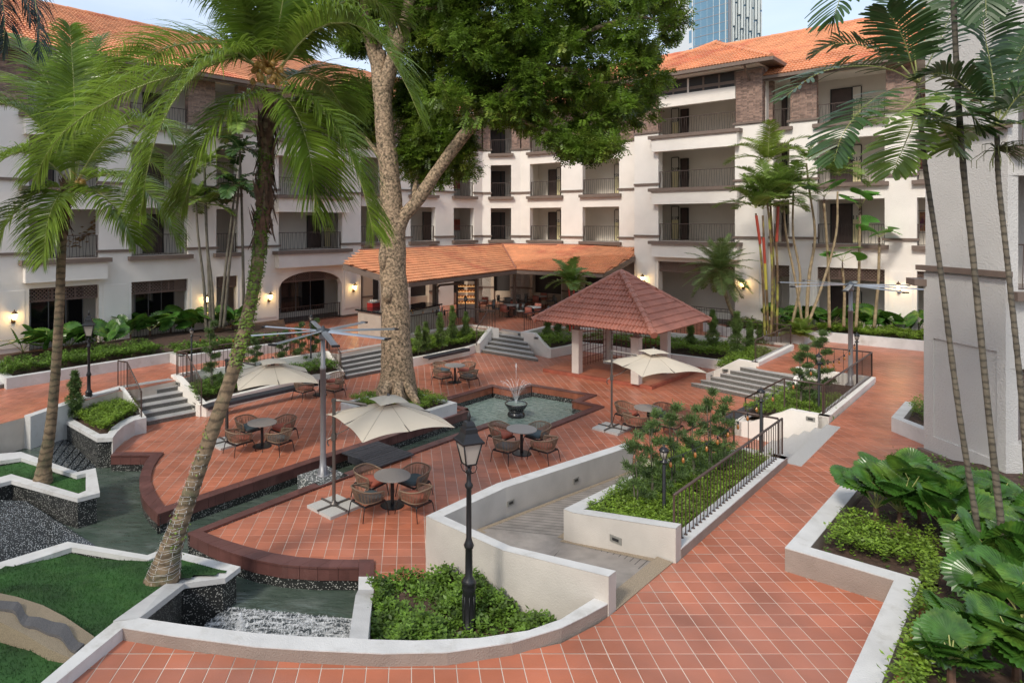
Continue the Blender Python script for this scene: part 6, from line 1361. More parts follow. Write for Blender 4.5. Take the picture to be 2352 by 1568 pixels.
def parasol(mast, rz, label, gtop=2.5):
    r = thing('parasol', tuple(mast), label, 'parasol', 'cantilever parasols', rz=rz)
    def B(mb, nm, m, sm=False, rb=0):
        o = link(nm, mb.mesh(nm, None, sm), r, m); o.rotation_euler = (0, 0, rb); return o
    for i, (sx, sy) in enumerate(((1, 1), (-1, 1), (-1, -1), (1, -1))): B(MB().box((sx * .235, sy * .235, .035), (.45, .45, .07)), 'base_slab', GRAN, rb=PI / 4 - rz)
    for a in (0, PI / 2): B(MB().box((0, 0, .085), (.98, .05, .03), rz=a), 'base_cross', GUN, rb=PI / 4 - rz)
    B(MB().lathe([(.10, .09), (.10, .13), (.05, .15), (.05, .2)], n=12), 'socket', GUN, True)
    B(MB().box((0, 0, 1.38), (.062, .09, 2.38)), 'mast', GUN); B(MB().box((0, 0, 1.72), (.10, .13, .16)), 'crank_box', GUN); B(MB().tube([(-.06, 0, 1.70), (-.14, -.02, 1.66), (-.16, -.02, 1.56), (-.12, -.02, 1.50)], .018, 6), 'crank_handle', GUN)
    B(MB().box((0, 0, 2.60), (.10, .11, .07)), 'mast_cap', GUN)
    B(MB().tube([(0, 0, 2.60), (.15, 0, 2.60), (PDIST * .60, 0, 2.53)], .032, 6), 'arm', GUN); B(MB().tube([(0, 0, 1.75), (.30, 0, 1.9), (PDIST * .6, 0, 2.32)], .012, 5), 'strut', GUN)
    # canopy: square, a corner pointing sideways in the picture; cloth between eight ribs, with sag
    cx_, zt, zb_, hs = PDIST, 2.76, 2.22, 1.15
    V = []; Fq = []; NS = 8; 
    cor = [(-1, -1), (0, -1), (1, -1), (1, 0), (1, 1), (0, 1), (-1, 1), (-1, 0)]
    rings = 7; pts = []
    for j in range(rings):
        t = .14 + .86 * j / (rings - 1)
        for k in range(8):
            for q in range(6):
                f = q / 6; a, b = cor[k], cor[(k + 1) % 8]; x = (a[0] * (1 - f) + b[0] * f) * hs * t; y = (a[1] * (1 - f) + b[1] * f) * hs * t
                rad_ = t; z = zt - .12 - (zt - .12 - zb_) * rad_ ** 1.02; 
                edge_sag = .05 * math.sin(PI * f) * t ** 2; mid = (k % 2 == 0); z += edge_sag * .9
                # pull the hem inwards between the corners
                side = max(abs(a[0] * (1 - f) + b[0] * f), abs(a[1] * (1 - f) + b[1] * f)); u_ = min(abs(x), abs(y)) / (hs * t); pull = 1 - .06 * (1 - u_) * t ** 3
                V.append((x * pull, y * pull, z - .05 * (u_ ** 2) * t ** 2))
    nn = 48
    for j in range(rings - 1):
        for k in range(nn): Fq.append((j * nn + k, (j + 1) * nn + k, (j + 1) * nn + (k + 1) % nn, j * nn + (k + 1) % nn))
    M45 = Matrix.Translation((cx_, 0, 0)) @ Matrix.Rotation(PI / 4 - rz + PARROT, 4, 'Z') 
    mb = MB(); mb.add([M45 @ Vector(v) for v in V], [f[::-1] for f in Fq]); can = B(mb, 'canopy', CANVAS, True)
    for k in range(8):
        ln_ = [Vector(V[j * 48 + k * 6]) + Vector((0, 0, .004)) for j in range(rings)]; B(MB().tube([M45 @ p for p in ln_], .006, 4), 'seam', mat('seam_thread', (.42, .37, .30), .9))
    V2 = []
    for j, t in enumerate((.0, .5, 1.0)):
        for k in range(24):
            f = (k % 3) / 3; a, b = cor[k // 3], cor[(k // 3 + 1) % 8]; x = (a[0] * (1 - f) + b[0] * f) * .36 * t; y = (a[1] * (1 - f) + b[1] * f) * .36 * t; V2.append((x, y, zt + .02 - .12 * t ** 1.1 + .03 * (1 - min(abs(x), abs(y)) / .36) * t ** 2))
    F2 = [(j * 24 + k, (j + 1) * 24 + k, (j + 1) * 24 + (k + 1) % 24, j * 24 + (k + 1) % 24) for j in range(2) for k in range(24)]
    mb = MB(); mb.add([M45 @ Vector(v) for v in V2], [f[::-1] for f in F2]); B(mb, 'vent_flap', CANVAS, True)
    for k in range(8):
        a = cor[k]; p = M45 @ Vector((a[0] * hs * .98, a[1] * hs * .98, zb_ - .03 + (0.05 if k % 2 else -.03))); B(MB().tube([M45 @ Vector((0, 0, zt - .2)), p], .011, 4), 'rib', GUN)
    B(MB().lathe([(.05, -.35), (.06, -.2), (.04, .0), (.03, .06)], (cx_, 0, zt), 8), 'hub', GUN, True)
    return r
PARROT = 0.0; PDIST = 1.5
def para_from(mast_px, centre, label):
    global PDIST
    m_ = P(*mast_px, 0); d = Vector(centre) - Vector((m_.x, m_.y)); PDIST = d.length; rz = math.atan2(d.y, d.x); return parasol(m_, rz, label)
c_ = lambda x, y, z=2.3: (P(x, y, z).x, P(x, y, z).y)
PARROT = R(-18)
para_from((767, 1166), (-.55, 15.55), 'near cream square parasol on a square slab beside the lamp post')
PARROT = R(-32)
para_from((1405, 986), (7.9, 21.3), 'cream square parasol in front of the gazebo')
PARROT = R(-24)
para_from((521, 1018), (-4.2, 19.8), 'cream square parasol behind the leaning palm trunk')
# ================================================================ palms and trees
def cr_path(pts, n):
    P_ = [np.array(p, float) for p in pts]; P_ = [2 * P_[0] - P_[1]] + P_ + [2 * P_[-1] - P_[-2]]; out = []; m = len(P_) - 3
    for i in range(n + 1):
        f = i / n * m; k = min(int(f), m - 1); u = f - k; p0, p1, p2, p3 = P_[k:k + 4]
        out.append(.5 * (2 * p1 + (p2 - p0) * u + (2 * p0 - 5 * p1 + 4 * p2 - p3) * u * u + (3 * p1 - p0 - 3 * p2 + p3) * u ** 3))
    return np.array(out)
def frond(parent, pts, n=95, L=.95, w=.022, droop=.9, m=LEAFP, start=.12, stiff=.35, rr=.026, blunt=False, side=None, dead=False):
    """one pinnate frond: rib and two ranks of leaflets that hang with gravity"""
    path = cr_path(pts, 40); 
    mb = MB(); mb.tube([Vector(p) for p in path[::4]], [rr * (1 - .85 * t) for t in np.linspace(0, 1, len(path[::4]))], 5); ro_ = mb.build('frond_rib', DEAD if dead else RACH, parent)
    t = start + (1 - start) * (np.arange(n) + .5) / n; f = t * 40; k = np.minimum(f.astype(int), 39); B_ = path[k] + (path[k + 1] - path[k]) * (f - k)[:, None]
    T_ = unit(path[np.minimum(k + 1, 40)] - path[k]); up = np.array([0, 0, 1.0]); S_ = unit(np.cross(T_, up) + 1e-6); Nn = np.cross(S_, T_)
    V = []; 
    for sg in (1, -1):
        b = B_ + rng.normal(0, .004, (n, 3)); ln = L * (np.sin(PI * np.clip(.12 + .86 * (t - start) / (1 - start), 0, 1)) ** .6 * .9 + .12) * rng.uniform(.86, 1.08, n); ln = ln[:, None]
        d0 = unit(S_ * sg * (1 - .12 * t[:, None]) + T_ * (.30 + .70 * t[:, None] ** 3) + Nn * (stiff + rng.normal(0, .09, n)[:, None])); dr = np.array([0, 0, -1.0])
        q = [b]; d = d0; steps = (.28, .27, .25, .20); g = droop * rng.uniform(.7, 1.25, n)[:, None]
        for s_ in steps: q.append(q[-1] + d * ln * s_); d = unit(d + dr * g * .55)
        ww = [.55, 1.0, .85, .6, .05] if not blunt else [.35, .9, 1.1, 1.1, .6]
        wid = unit(np.cross(d0, Nn) + T_ * .25); tw = unit(wid + Nn * rng.normal(0, .22, (n, 1)))
        cols = []
        for j in range(5): cols += [q[j] - tw * w * ww[j], q[j] + tw * w * ww[j]]
        V.append(np.stack(cols, 1))
    V = np.concatenate(V); nn = len(V); idx = np.arange(nn)[:, None, None] * 10; quad = np.array([[2 * j, 2 * j + 1, 2 * j + 3, 2 * j + 2] for j in range(4)])[None]
    return np_mesh('frond', V.reshape(-1, 3), (idx + quad).reshape(-1, 4), m, parent)
def pxfrond(parent, pl, **k): return frond(parent, [tuple(at(x, y, d)) for x, y, d in pl], **k)
def trunk(parent, pl, radii, m=BARKP, name='trunk', n=60, ring=.0, rn=.14, seg_=14, bump_=0.0):
    pts = cr_path([tuple(at(*p)) for p in pl], n); rs = np.interp(np.linspace(0, 1, n + 1), np.linspace(0, 1, len(radii)), radii); L_ = np.concatenate([[0], np.cumsum(np.linalg.norm(np.diff(pts, axis=0), axis=1))])
    rs = rs * (1 + ring * (np.abs(((L_ / rn) % 1) - .5) * 2 - .5)); mb = MB(); mb.tube([Vector(p) for p in pts], [float(r) for r in rs], seg_)
    if bump_:
        vv = np.array(mb.v); c = np.repeat(pts, seg_, 0); d = vv - c; ph = vv[:, 0] * 3.1 + vv[:, 1] * 2.3 + vv[:, 2] * 2.7; k_ = 1 + bump_ * (np.sin(ph) + .6 * np.sin(vv[:, 2] * 6.1 + vv[:, 0] * 9) + .4 * np.sin(vv[:, 2] * 13 + vv[:, 1] * 15)); mb.v = [tuple(p) for p in (c + d * k_[:, None])]
    return mb.build(name, m, parent, smooth=True), pts
def crown(parent, c, nf, Lf, L, w, m, elev=(.15, 1.2), droop=.6, n=34, curl=.9, blunt=False, seed_=0, stiff=.3, rr=.014, az0=None, azs=None):
    c = np.array(c)
    for i in range(nf):
        az = (i * 2.399 + seed_ + random.gauss(0, .2)) if azs is None else azs[i % len(azs)] + random.gauss(0, .15); el = elev[0] + (elev[1] - elev[0]) * ((i + random.random()) / nf); ln = Lf * random.uniform(.82, 1.08)
        h = np.array([math.cos(az), math.sin(az), 0]); p = [c]; d = h * math.cos(el) + np.array([0, 0, math.sin(el)])
        for s_ in range(4): p.append(p[-1] + d * ln / 4); d = d + np.array([0, 0, -curl * .38]); d = d / np.linalg.norm(d)
        frond(parent, p, n=n, L=L, w=w, droop=droop, m=m, stiff=stiff, rr=rr, blunt=blunt)

# the leaning coconut palm in front
t1 = thing('coconut_palm', tuple(P(375, 1325, .35)), 'leaning coconut palm with ivy and fairy lights on its trunk, rooted in the front lawn', 'palm tree'); D = 12.4
_, tp1 = trunk(t1, [(372, 1340, 12.0), (392, 1262, 12.05), (424, 1170, 12.1), (484, 1000, 12.2), (545, 820, 12.3), (586, 640, 12.35), (606, 470, 12.4), (612, 330, 12.4), (622, 235, 12.4)], [.33, .22, .165, .14, .13, .125, .12, .13, .135, .115], BARKP, n=120, ring=.10, rn=.17)
ivb = MB()
for k in range(4200):
    f = random.uniform(.38, .88) if random.random() < .97 else random.uniform(.1, .38); i = int(f * 119); c = tp1[i]; a = random.uniform(0, 2 * PI); 
    dens_ = math.sin(a * 1.0 + i * .12) + math.sin(i * .33) * .7 + (.9 if f > .5 else .1)
    if dens_ < random.uniform(0, 1.0): continue
    r_ = float(np.interp(i / 119, np.linspace(0, 1, 10), [.33, .22, .165, .14, .13, .125, .12, .13, .135, .115])) + random.uniform(0, .03); q = Vector(c) + Vector((math.cos(a) * r_, math.sin(a) * r_, random.uniform(-.08, .08))); o_n = Vector((math.cos(a), math.sin(a), .4)); s_ = random.uniform(.03, .055); tx = Vector((-math.sin(a), math.cos(a), 0)) * s_ * .6; dn = (Vector((0, 0, -1)) + o_n * .6 + Vector((random.gauss(0, .4), random.gauss(0, .4), 0))).normalized() * s_
    ivb.add([q, q + dn * .5 + tx, q + dn, q + dn * .5 - tx], [(0, 1, 2, 3)])
o = ivb.build('ivy', IVY, t1); o['kind'] = 'stuff'
fl_ = MB(); 
for s0 in range(0, 52):      # fairy light wire wound round the lower trunk
    z = s0; i = int((.03 + .33 * s0 / 52) * 119); c = Vector(tp1[i]); r_ = float(np.interp(i / 119, np.linspace(0, 1, 10), [.33, .22, .165, .14, .13, .125, .12, .13, .135, .115])) + .010
    if s0 % 2: continue
    fl_.tube([c + Vector((math.cos(a) * r_, math.sin(a) * r_, .10 * (a / (2 * PI)) + random.uniform(-.02, .02))) for a in np.linspace(PI, 3 * PI, 14)], .0022, 3, False)
    for a in np.linspace(PI * 1.1, PI * 1.95, 4): q = c + Vector((math.cos(a) * r_, math.sin(a) * r_, .05)); fl_.tube([q, q + Vector((random.uniform(-.01, .01), -.015, -.04))], .003, 3)
fl_.build('fairy_lights', mat('white_cable', (.7, .7, .68), .4), t1)
def sheaths(parent, pts, i0, i1, r, n=60, L=.34):
    mb = MB()
    for k in range(n):
        i = random.randint(i0, i1); c = Vector(pts[i]); a = random.uniform(0, 2 * PI); o_ = Vector((math.cos(a), math.sin(a), 0)); tx = Vector((-math.sin(a), math.cos(a), 0)); ln = L * random.uniform(.5, 1.5); w_ = random.uniform(.03, .09); up = random.choice((1, 1, -.8, -1.2))
        q = [c + o_ * r * .85, c + o_ * (r + .04) + Vector((0, 0, ln * .4 * up)), c + o_ * (r + random.uniform(.05, .16)) + Vector((0, 0, ln * up))]
        mb.add([q[0] - tx * w_, q[0] + tx * w_, q[1] + tx * w_ * .8, q[1] - tx * w_ * .8, q[2] + tx * w_ * .15, q[2] - tx * w_ * .15], [(0, 1, 2, 3), (3, 2, 4, 5)])
    mb.build('dry_sheath', DEAD, parent)['kind'] = 'stuff'
sheaths(t1, tp1, 84, 118, .13, 150, .34)
def coconuts(parent, c, n, s=.085, spread=.3, tail=True):
    c = Vector(c)
    for k in range(n):
        a = random.uniform(-2.9, .0) if n > 8 else random.uniform(-2, -.6); q = c + Vector((math.cos(a) * random.uniform(.6, 1) * spread, math.sin(a) * random.uniform(.6, 1) * spread, random.uniform(-.8, .8) * spread * .7)); mb = MB(); mb.lathe([(0, -1.15 * s), (.55 * s, -.95 * s), (.9 * s, -.4 * s), (.95 * s, .15 * s), (.65 * s, .8 * s), (.2 * s, 1.12 * s), (0, 1.15 * s)], q, 12); mb.build('coconut', COCO, parent, smooth=True)
    mb = MB()
    for k in range(n * 5): a = random.uniform(-3, .2); q = c + Vector((0, 0, .12)); e = c + Vector((math.cos(a) * spread * 1.3, math.sin(a) * spread * 1.2, random.uniform(-.35, .45))); mb.tube([q, (q + e) / 2 + Vector((0, 0, .05)), e], [.009, .006, .004], 4, False)
    mb.build('fruit_stalks', COCO, parent)['kind'] = 'stuff'
coconuts(t1, at(616, 172, 12.2), 18, .058, .30)
K1 = dict(n=165, L=1.30, w=.017, droop=.58)
c0 = (618, 195)
for pl in ([(612, 190, 12.4), (555, 130, 12.3), (465, 158, 12.1), (345, 190, 11.9), (225, 245, 11.8), (130, 320, 11.7), (78, 410, 11.7)],
           [(612, 195, 12.3), (560, 125, 11.9), (500, 135, 11.5), (430, 190, 11.2), (370, 285, 11.0), (338, 390, 10.9), (324, 480, 10.9)],
           [(610, 180, 12.5), (545, 112, 12.8), (460, 98, 13.1), (370, 115, 13.4), (290, 165, 13.6), (225, 235, 13.7)],
           [(630, 185, 12.4), (672, 118, 12.2), (730, 64, 12.1), (800, 52, 12.0), (868, 90, 11.9), (925, 180, 11.8), (965, 270, 11.8)],
           [(635, 215, 12.3), (690, 215, 12.1), (750, 265, 11.9), (800, 345, 11.8), (835, 440, 11.8), (858, 535, 11.9)],
           [(632, 220, 12.2), (668, 240, 11.9), (700, 310, 11.7), (718, 400, 11.6), (724, 490, 11.6)],
           [(620, 170, 12.6), (612, 70, 13.0), (590, -40, 13.5), (540, -140, 14.0)],
           [(626, 170, 12.6), (650, 70, 12.9), (700, -30, 13.2), (790, -110, 13.5)],
           [(630, 175, 12.5), (690, 90, 12.9), (760, 20, 13.3), (850, -5, 13.7), (930, 60, 14.0)],
           [(618, 170, 12.4), (560, 60, 12.0), (490, -20, 11.7), (430, -60, 11.5)],
           [(612, 215, 12.3), (560, 230, 11.9), (500, 290, 11.6), (452, 380, 11.4), (420, 470, 11.4)],
           [(622, 170, 12.5), (640, 60, 12.0), (660, -60, 11.6)],
           [(632, 200, 12.7), (690, 170, 13.4), (750, 195, 14.0), (795, 260, 14.4)]):
    pxfrond(t1, pl, **K1)
# upright coconut palm at the left
t2 = thing('coconut_palm', tuple(P(97, 1110, .2)), 'upright coconut palm on the small lawn at the left, orange nuts under its crown', 'palm tree')
_, tp2_ = trunk(t2, [(97, 1116, 16.75), (103, 1060, 16.75), (116, 980, 16.75), (128, 850, 16.75), (137, 700, 16.7), (142, 560, 16.7), (150, 470, 16.7), (160, 430, 16.7)], [.26, .17, .14, .12, .115, .11, .11, .13, .13], BARKP, n=110, ring=.09, rn=.18)
sheaths(t2, tp2_, 84, 109, .12, 90, .30); coconuts(t2, at(184, 428, 16.4), 6, .085, .17)
K2 = dict(n=135, L=1.15, w=.018, droop=.50)
for pl in ([(165, 425, 16.7), (120, 330, 16.4), (60, 260, 16.2), (-20, 235, 16.0), (-90, 270, 15.9)], [(162, 425, 16.6), (110, 370, 16.0), (40, 350, 15.5), (-30, 400, 15.2), (-80, 480, 15.1)],
           [(165, 420, 16.7), (150, 300, 17.2), (110, 190, 17.6), (60, 110, 17.9), (20, 80, 18.1)], [(168, 420, 16.7), (172, 290, 16.9), (168, 170, 17.1), (160, 60, 17.3)], [(170, 420, 16.7), (200, 300, 17.0), (245, 200, 17.2), (300, 130, 17.4), (345, 120, 17.5)],
           [(172, 425, 16.6), (230, 330, 16.3), (300, 280, 16.1), (370, 290, 15.9), (425, 350, 15.8)], [(172, 430, 16.6), (235, 400, 16.2), (310, 420, 15.9), (370, 480, 15.8), (410, 560, 15.8)], [(170, 435, 16.5), (220, 440, 16.0), (275, 490, 15.7), (310, 560, 15.6)],
           [(162, 440, 16.5), (135, 450, 16.0), (110, 510, 15.7), (100, 600, 15.6)], [(162, 435, 16.6), (110, 430, 16.4), (50, 470, 16.2), (0, 540, 16.1), (-30, 620, 16.1)], [(170, 415, 16.8), (190, 270, 17.6), (200, 150, 18.2), (235, 90, 18.6)],
           [(165, 415, 16.8), (130, 280, 17.9), (80, 200, 18.6), (20, 190, 19.2)], [(172, 420, 16.8), (240, 360, 17.7), (310, 350, 18.5), (375, 400, 19.0), (420, 470, 19.2)]):
    pxfrond(t2, pl, **K2)
MB().lathe([(.05, 0), (.045, .9), (.02, 1.7), (.0, 2.2)], at(168, 420, 16.7), 8).build('spear_leaf', LEAFY, t2)

# big tree --------------------------------------------------------------------------
t3 = thing('rain_tree', (-.5, 23.5, .4), 'big old tree with mottled bark and a wide leafy crown in the square planter', 'tree'); Dt = 23.6
trunk(t3, [(911, 925, Dt), (912, 880, Dt), (911, 800, Dt), (907, 700, Dt), (903, 600, Dt), (901, 500, Dt), (894, 400, Dt), (884, 300, Dt + .1), (876, 200, Dt + .2), (868, 120, Dt + .3)], [.86, .66, .55, .50, .47, .44, .36, .34, .33, .30], BARK, n=90, seg_=28, bump_=.035)
trunk(t3, [(908, 540, Dt - .1), (925, 500, Dt - .15), (958, 462, Dt - .3), (1010, 385, Dt - .5), (1075, 300, Dt - .8), (1150, 225, Dt - 1.0), (1232, 152, Dt - 1.2), (1290, 110, Dt - 1.2), (1350, 60, Dt - 1.3)], [.30, .26, .235, .22, .215, .21, .19, .15, .10, .06], BARK, 'limb', n=60, seg_=16, bump_=.03)
for pl, rr_ in (([(872, 170, Dt + .2), (850, 100, Dt + .1), (838, 40, Dt), (822, -60, Dt)], [.22, .20, .18, .15]), ([(874, 180, Dt + .2), (866, 100, Dt + .5), (856, 20, Dt + .8), (852, -60, Dt + 1)], [.22, .18, .16, .14]),
                ([(880, 220, Dt + .2), (905, 130, Dt - .2), (932, 50, Dt - .5), (948, -40, Dt - .6)], [.28, .27, .24, .2]), ([(900, 140, Dt - .1), (900, 70, Dt + .1), (905, 0, Dt + .2), (900, -60, Dt + .2)], [.2, .16, .14, .12]),
                ([(940, 30, Dt - .5), (1010, 20, Dt - .8), (1100, 60, Dt - 1), (1180, 130, Dt - 1.1)], [.12, .10, .07, .04]), ([(1232, 152, Dt - 1.2), (1300, 160, Dt - 1.6), (1380, 190, Dt - 1.8), (1450, 180, Dt - 2)], [.12, .09, .06, .03]),
                ([(1150, 225, Dt - 1), (1190, 270, Dt - 1.4), (1260, 300, Dt - 1.7), (1330, 310, Dt - 1.8)], [.09, .07, .05, .03]), ([(1075, 300, Dt - .8), (1060, 240, Dt - .2), (1020, 190, Dt + .2), (1000, 120, Dt + .5)], [.09, .07, .05, .03]),
                ([(950, 470, Dt - .2), (955, 420, Dt + .6), (975, 370, Dt + 1), (1010, 330, Dt + 1.2)], [.10, .08, .06, .04]), ([(890, 390, Dt), (850, 330, Dt + .6), (815, 290, Dt + 1), (790, 250, Dt + 1.2)], [.10, .08, .05, .03]),
                ([(1290, 110, Dt - 1.2), (1380, 60, Dt - 1), (1470, 40, Dt - .8), (1540, 60, Dt - .7)], [.10, .07, .05, .03])):
    trunk(t3, pl, rr_, BARK, 'branch', n=20, seg_=10, bump_=.03)
for pl, rr_ in (([(930, 880, Dt - .4), (945, 905, Dt - .7), (958, 925, Dt - 1.0), (965, 945, Dt - 1.2)], [.2, .16, .12, .05]), ([(895, 880, Dt - .4), (880, 905, Dt - .8), (868, 925, Dt - 1)], [.22, .18, .06]), ([(915, 880, Dt - .45), (917, 905, Dt - .9), (925, 928, Dt - 1.1)], [.22, .17, .06])):
    trunk(t3, pl, rr_, BARK, 'root', n=12, seg_=10, bump_=.05)
kn = at(889, 676, Dt - .45); m_ = MB(); m_.lathe([(.0, -.30), (.14, -.22), (.20, -.05), (.19, .12), (.11, .24), (0, .28)], kn, 14); m_.v = [(v[0], kn.y + (v[1] - kn.y) * .8, v[2]) for v in m_.v]; m_.build('burl', BARK, t3, smooth=True)
kn = at(880, 590, Dt - .3); m_ = MB(); m_.lathe([(.0, -.55), (.12, -.4), (.17, -.05), (.15, .25), (.08, .45), (0, .5)], kn, 14); m_.build('burl', BARK, t3, smooth=True)

def tree_crown(parent, poly, n_blob, dr, per=95, gaps=(), m=LEAFA, rb=(.45, .95), leaf=.13, name='crown', seedk=0):
    xs = [p[0] for p in poly]; ys = [p[1] for p in poly]; C = []; tries = 0
    while len(C) < n_blob and tries < 20000:
        tries += 1; x, y = random.uniform(min(xs), max(xs)), random.uniform(min(ys), max(ys))
        if not inside(poly, np.array([x]), np.array([y]))[0]: continue
        if any((x - a) ** 2 + (y - b) ** 2 < r * r for a, b, r in gaps): continue
        C.append(tuple(at(x, y, random.uniform(*dr))))
    C = np.array(C); nb = len(C); r = rng.uniform(*rb, nb)
    ci = np.repeat(np.arange(nb), per); N = len(ci); d = unit(rng.normal(0, 1, (N, 3))); d[:, 2] = d[:, 2] * .75 + .1; rad_ = r[ci] * rng.uniform(.35, 1.08, N) ** .6
    base = C[ci] + d * rad_[:, None] * np.array([1.15, 1.15, .62]); ax = unit(d * .8 + rng.normal(0, .5, (N, 3)) + np.array([0, 0, -.35])); npair = 6; ln = rng.uniform(.28, .5, N)
    t = (np.arange(npair) + .6) / npair; side = unit(np.cross(ax, np.array([0, 0, 1.0]) + rng.normal(0, .3, (N, 3)))); nm = np.cross(side, ax)
    V = []
    for sg in (1, -1):
        b = base[:, None] + ax[:, None] * (ln[:, None] * t)[:, :, None]; ld = unit(side[:, None] * sg + ax[:, None] * .55 + nm[:, None] * rng.normal(.0, .25, (N, npair, 1)) + np.array([0, 0, -.15])); L_ = leaf * rng.uniform(.75, 1.2, (N, npair, 1)); wv = unit(np.cross(ld, nm[:, None])) * leaf * .19
        V.append(np.stack([b, b + ld * L_ * .5 + wv, b + ld * L_, b + ld * L_ * .5 - wv], 2))
    V = np.concatenate([v.reshape(-1, 3) for v in V]); o = np_mesh(name, V, np.arange(len(V)).reshape(-1, 4), m, parent); o['kind'] = 'stuff'; return o
gaps = [(1045, 262, 42), (1010, 170, 22), (1110, 78, 26), (1165, 175, 22), (1335, 245, 24), (1000, 100, 20), (1420, 130, 18), (1260, 250, 16), (1210, 60, 16)]
tree_crown(t3, [(985, -60), (1550, -60), (1562, 30), (1545, 100), (1505, 190), (1470, 265), (1410, 305), (1335, 325), (1290, 318), (1225, 285), (1150, 275), (1085, 262), (1010, 300), (985, 180)], 185, (20.5, 26.5), 80, gaps, rb=(.22, .78), leaf=.16)
tree_crown(t3, [(925, 290), (1000, 285), (1065, 335), (1060, 385), (1000, 415), (945, 395)], 34, (23.8, 25.5), 105)
tree_crown(t3, [(985, 260), (1040, 290), (1080, 350), (1010, 340)], 10, (23.8, 25.5), 80)
tree_crown(t3, [(775, 205), (850, 195), (850, 320), (812, 300), (780, 260)], 22, (24.4, 26), 100)
tree_crown(t3, [(760, -40), (1000, -40), (1000, 90), (960, 150), (930, 60), (850, 40), (790, 40)], 46, (23.5, 27), 95, [(925, 60, 30), (880, 30, 22)])
tree_crown(t3, [(930, 130), (990, 110), (990, 290), (940, 280)], 26, (24.5, 27), 95)
tree_crown(t3, [(1260, 300), (1340, 320), (1405, 300), (1395, 345), (1320, 350)], 12, (20.5, 23), 90, rb=(.3, .55))
tree_crown(t3, [(735, -70), (885, -70), (868, 90), (820, 110), (770, 70)], 26, (23.8, 27), 85, rb=(.25, .7), leaf=.15)
# upper crown out of the picture, it shades the court
tree_crown(t3, [(820, -420), (1400, -420), (1500, -60), (760, -60)], 120, (20, 29), 60, rb=(.7, 1.3), name='upper_crown')

# slender palms ----------------------------------------------------------------------
def slender(label, stem, r0, head, kind, name='slender_palm', m=LEAFM, **k):
    t = thing(name, tuple(at(*stem[0])), label, 'palm tree'); trunk(t, stem, r0, BARKG if k.get('bark') is None else k['bark'], n=40, ring=.16, rn=.13, seg_=8); kk = {a: b for a, b in k.items() if a != 'bark'}; crown(t, at(*head), m=m, **kk); return t
CANE = mat('ringed_tan_cane', (.30, .23, .13), .6, var=.4, vscale=6); CANEY = mat('yellow_green_cane', (.33, .32, .06), .5, var=.4, vscale=3, col2=(.16, .10, .05), c2scale=1.2, c2pos=(.42, .52))
gk = dict(Lf=1.9, L=.55, w=.026, droop=.35, n=44, curl=.7)
DL = 32.5
slender('thin palm with drooping mid green crown, leftmost of the left wing stems', [(474, 756, DL), (468, 650, DL), (455, 540, DL), (450, 462, DL)], [.09, .07, .06, .05], (450, 455, DL), 0, nf=9, elev=(-.2, 1.2), **gk)
slender('ivy clad thin palm in the middle of the left wing stems', [(484, 756, DL), (480, 640, DL), (473, 500, DL), (470, 385, DL)], [.10, .08, .07, .06], (470, 380, DL), 0, nf=10, elev=(-.2, 1.2), **gk)
slender('short thin palm between its neighbours at the left wing', [(491, 756, DL), (486, 650, DL), (476, 560, DL), (474, 480, DL)], [.09, .07, .06, .05], (474, 472, DL), 0, nf=7, elev=(-.1, 1.1), **gk)
slender('dark leaved palm leaning right at the left wing', [(505, 752, DL), (518, 620, DL), (532, 500, DL), (541, 430, DL)], [.08, .07, .06, .05], (541, 425, DL), 0, m=LEAFD, nf=9, elev=(-.4, 1.0), blunt=True, Lf=1.7, L=.55, w=.04, droop=.4, n=26, curl=1.0)
slender('pale stemmed palm leaning right at the left wing', [(514, 752, DL), (528, 600, DL), (545, 470, DL), (552, 350, DL)], [.08, .07, .06, .04], (552, 345, DL), 0, m=LEAFD, nf=9, elev=(-.2, 1.2), blunt=True, Lf=1.4, L=.5, w=.04, droop=.3, n=24, curl=1.0)
slender('tall dark palm behind the leaning palm crown', [(560, 700, 33.5), (556, 500, 33.5), (552, 380, 33.5), (548, 300, 33.5)], [.08, .07, .06, .05], (548, 290, 33.5), 0, m=LEAFM, nf=10, elev=(-.2, 1.2), Lf=1.8, L=.6, w=.03, droop=.5, n=36, curl=1.0)
# red and yellow stemmed cluster at the right wing
DR = 31.5
for i, (st, hd_, nf, m, Lf, lb) in enumerate((([(1757, 770, DR), (1752, 640, DR), (1745, 560, DR), (1736, 490, DR)], (1736, 478, DR), 9, LEAFM, 1.9, 'red stemmed palm, leftmost of the cluster'),
                                              ([(1765, 772, DR), (1760, 650, DR), (1755, 560, DR), (1752, 495, DR)], (1752, 480, DR), 9, LEAFM, 1.9, 'palm with bright red and yellow shaft in the cluster'),
                                              ([(1776, 772, DR + .3), (1777, 620, DR + .3), (1770, 480, DR + .3), (1764, 400, DR + .3)], (1764, 372, DR + .3), 11, LEAFY, 2.1, 'tallest yellow green palm of the red stemmed cluster'),
                                              ([(1784, 772, DR), (1786, 640, DR), (1783, 540, DR), (1788, 470, DR)], (1789, 455, DR), 10, LEAFM, 2.1, 'dark green palm on the right of the red stemmed cluster'),
                                              ([(1771, 772, DR - .2), (1774, 640, DR - .2), (1768, 520, DR - .2), (1762, 460, DR - .2)], (1762, 445, DR - .2), 9, LEAFM, 1.9, 'dark headed palm in the middle of the red stemmed cluster'))):
    slender(lb, st, [.065, .055, .05, .045], hd_, 0, m=m, nf=nf - 2, elev=(.25, 1.4), bark=CANEY, Lf=Lf, L=.60, w=.024, droop=.2, n=44, curl=.8)
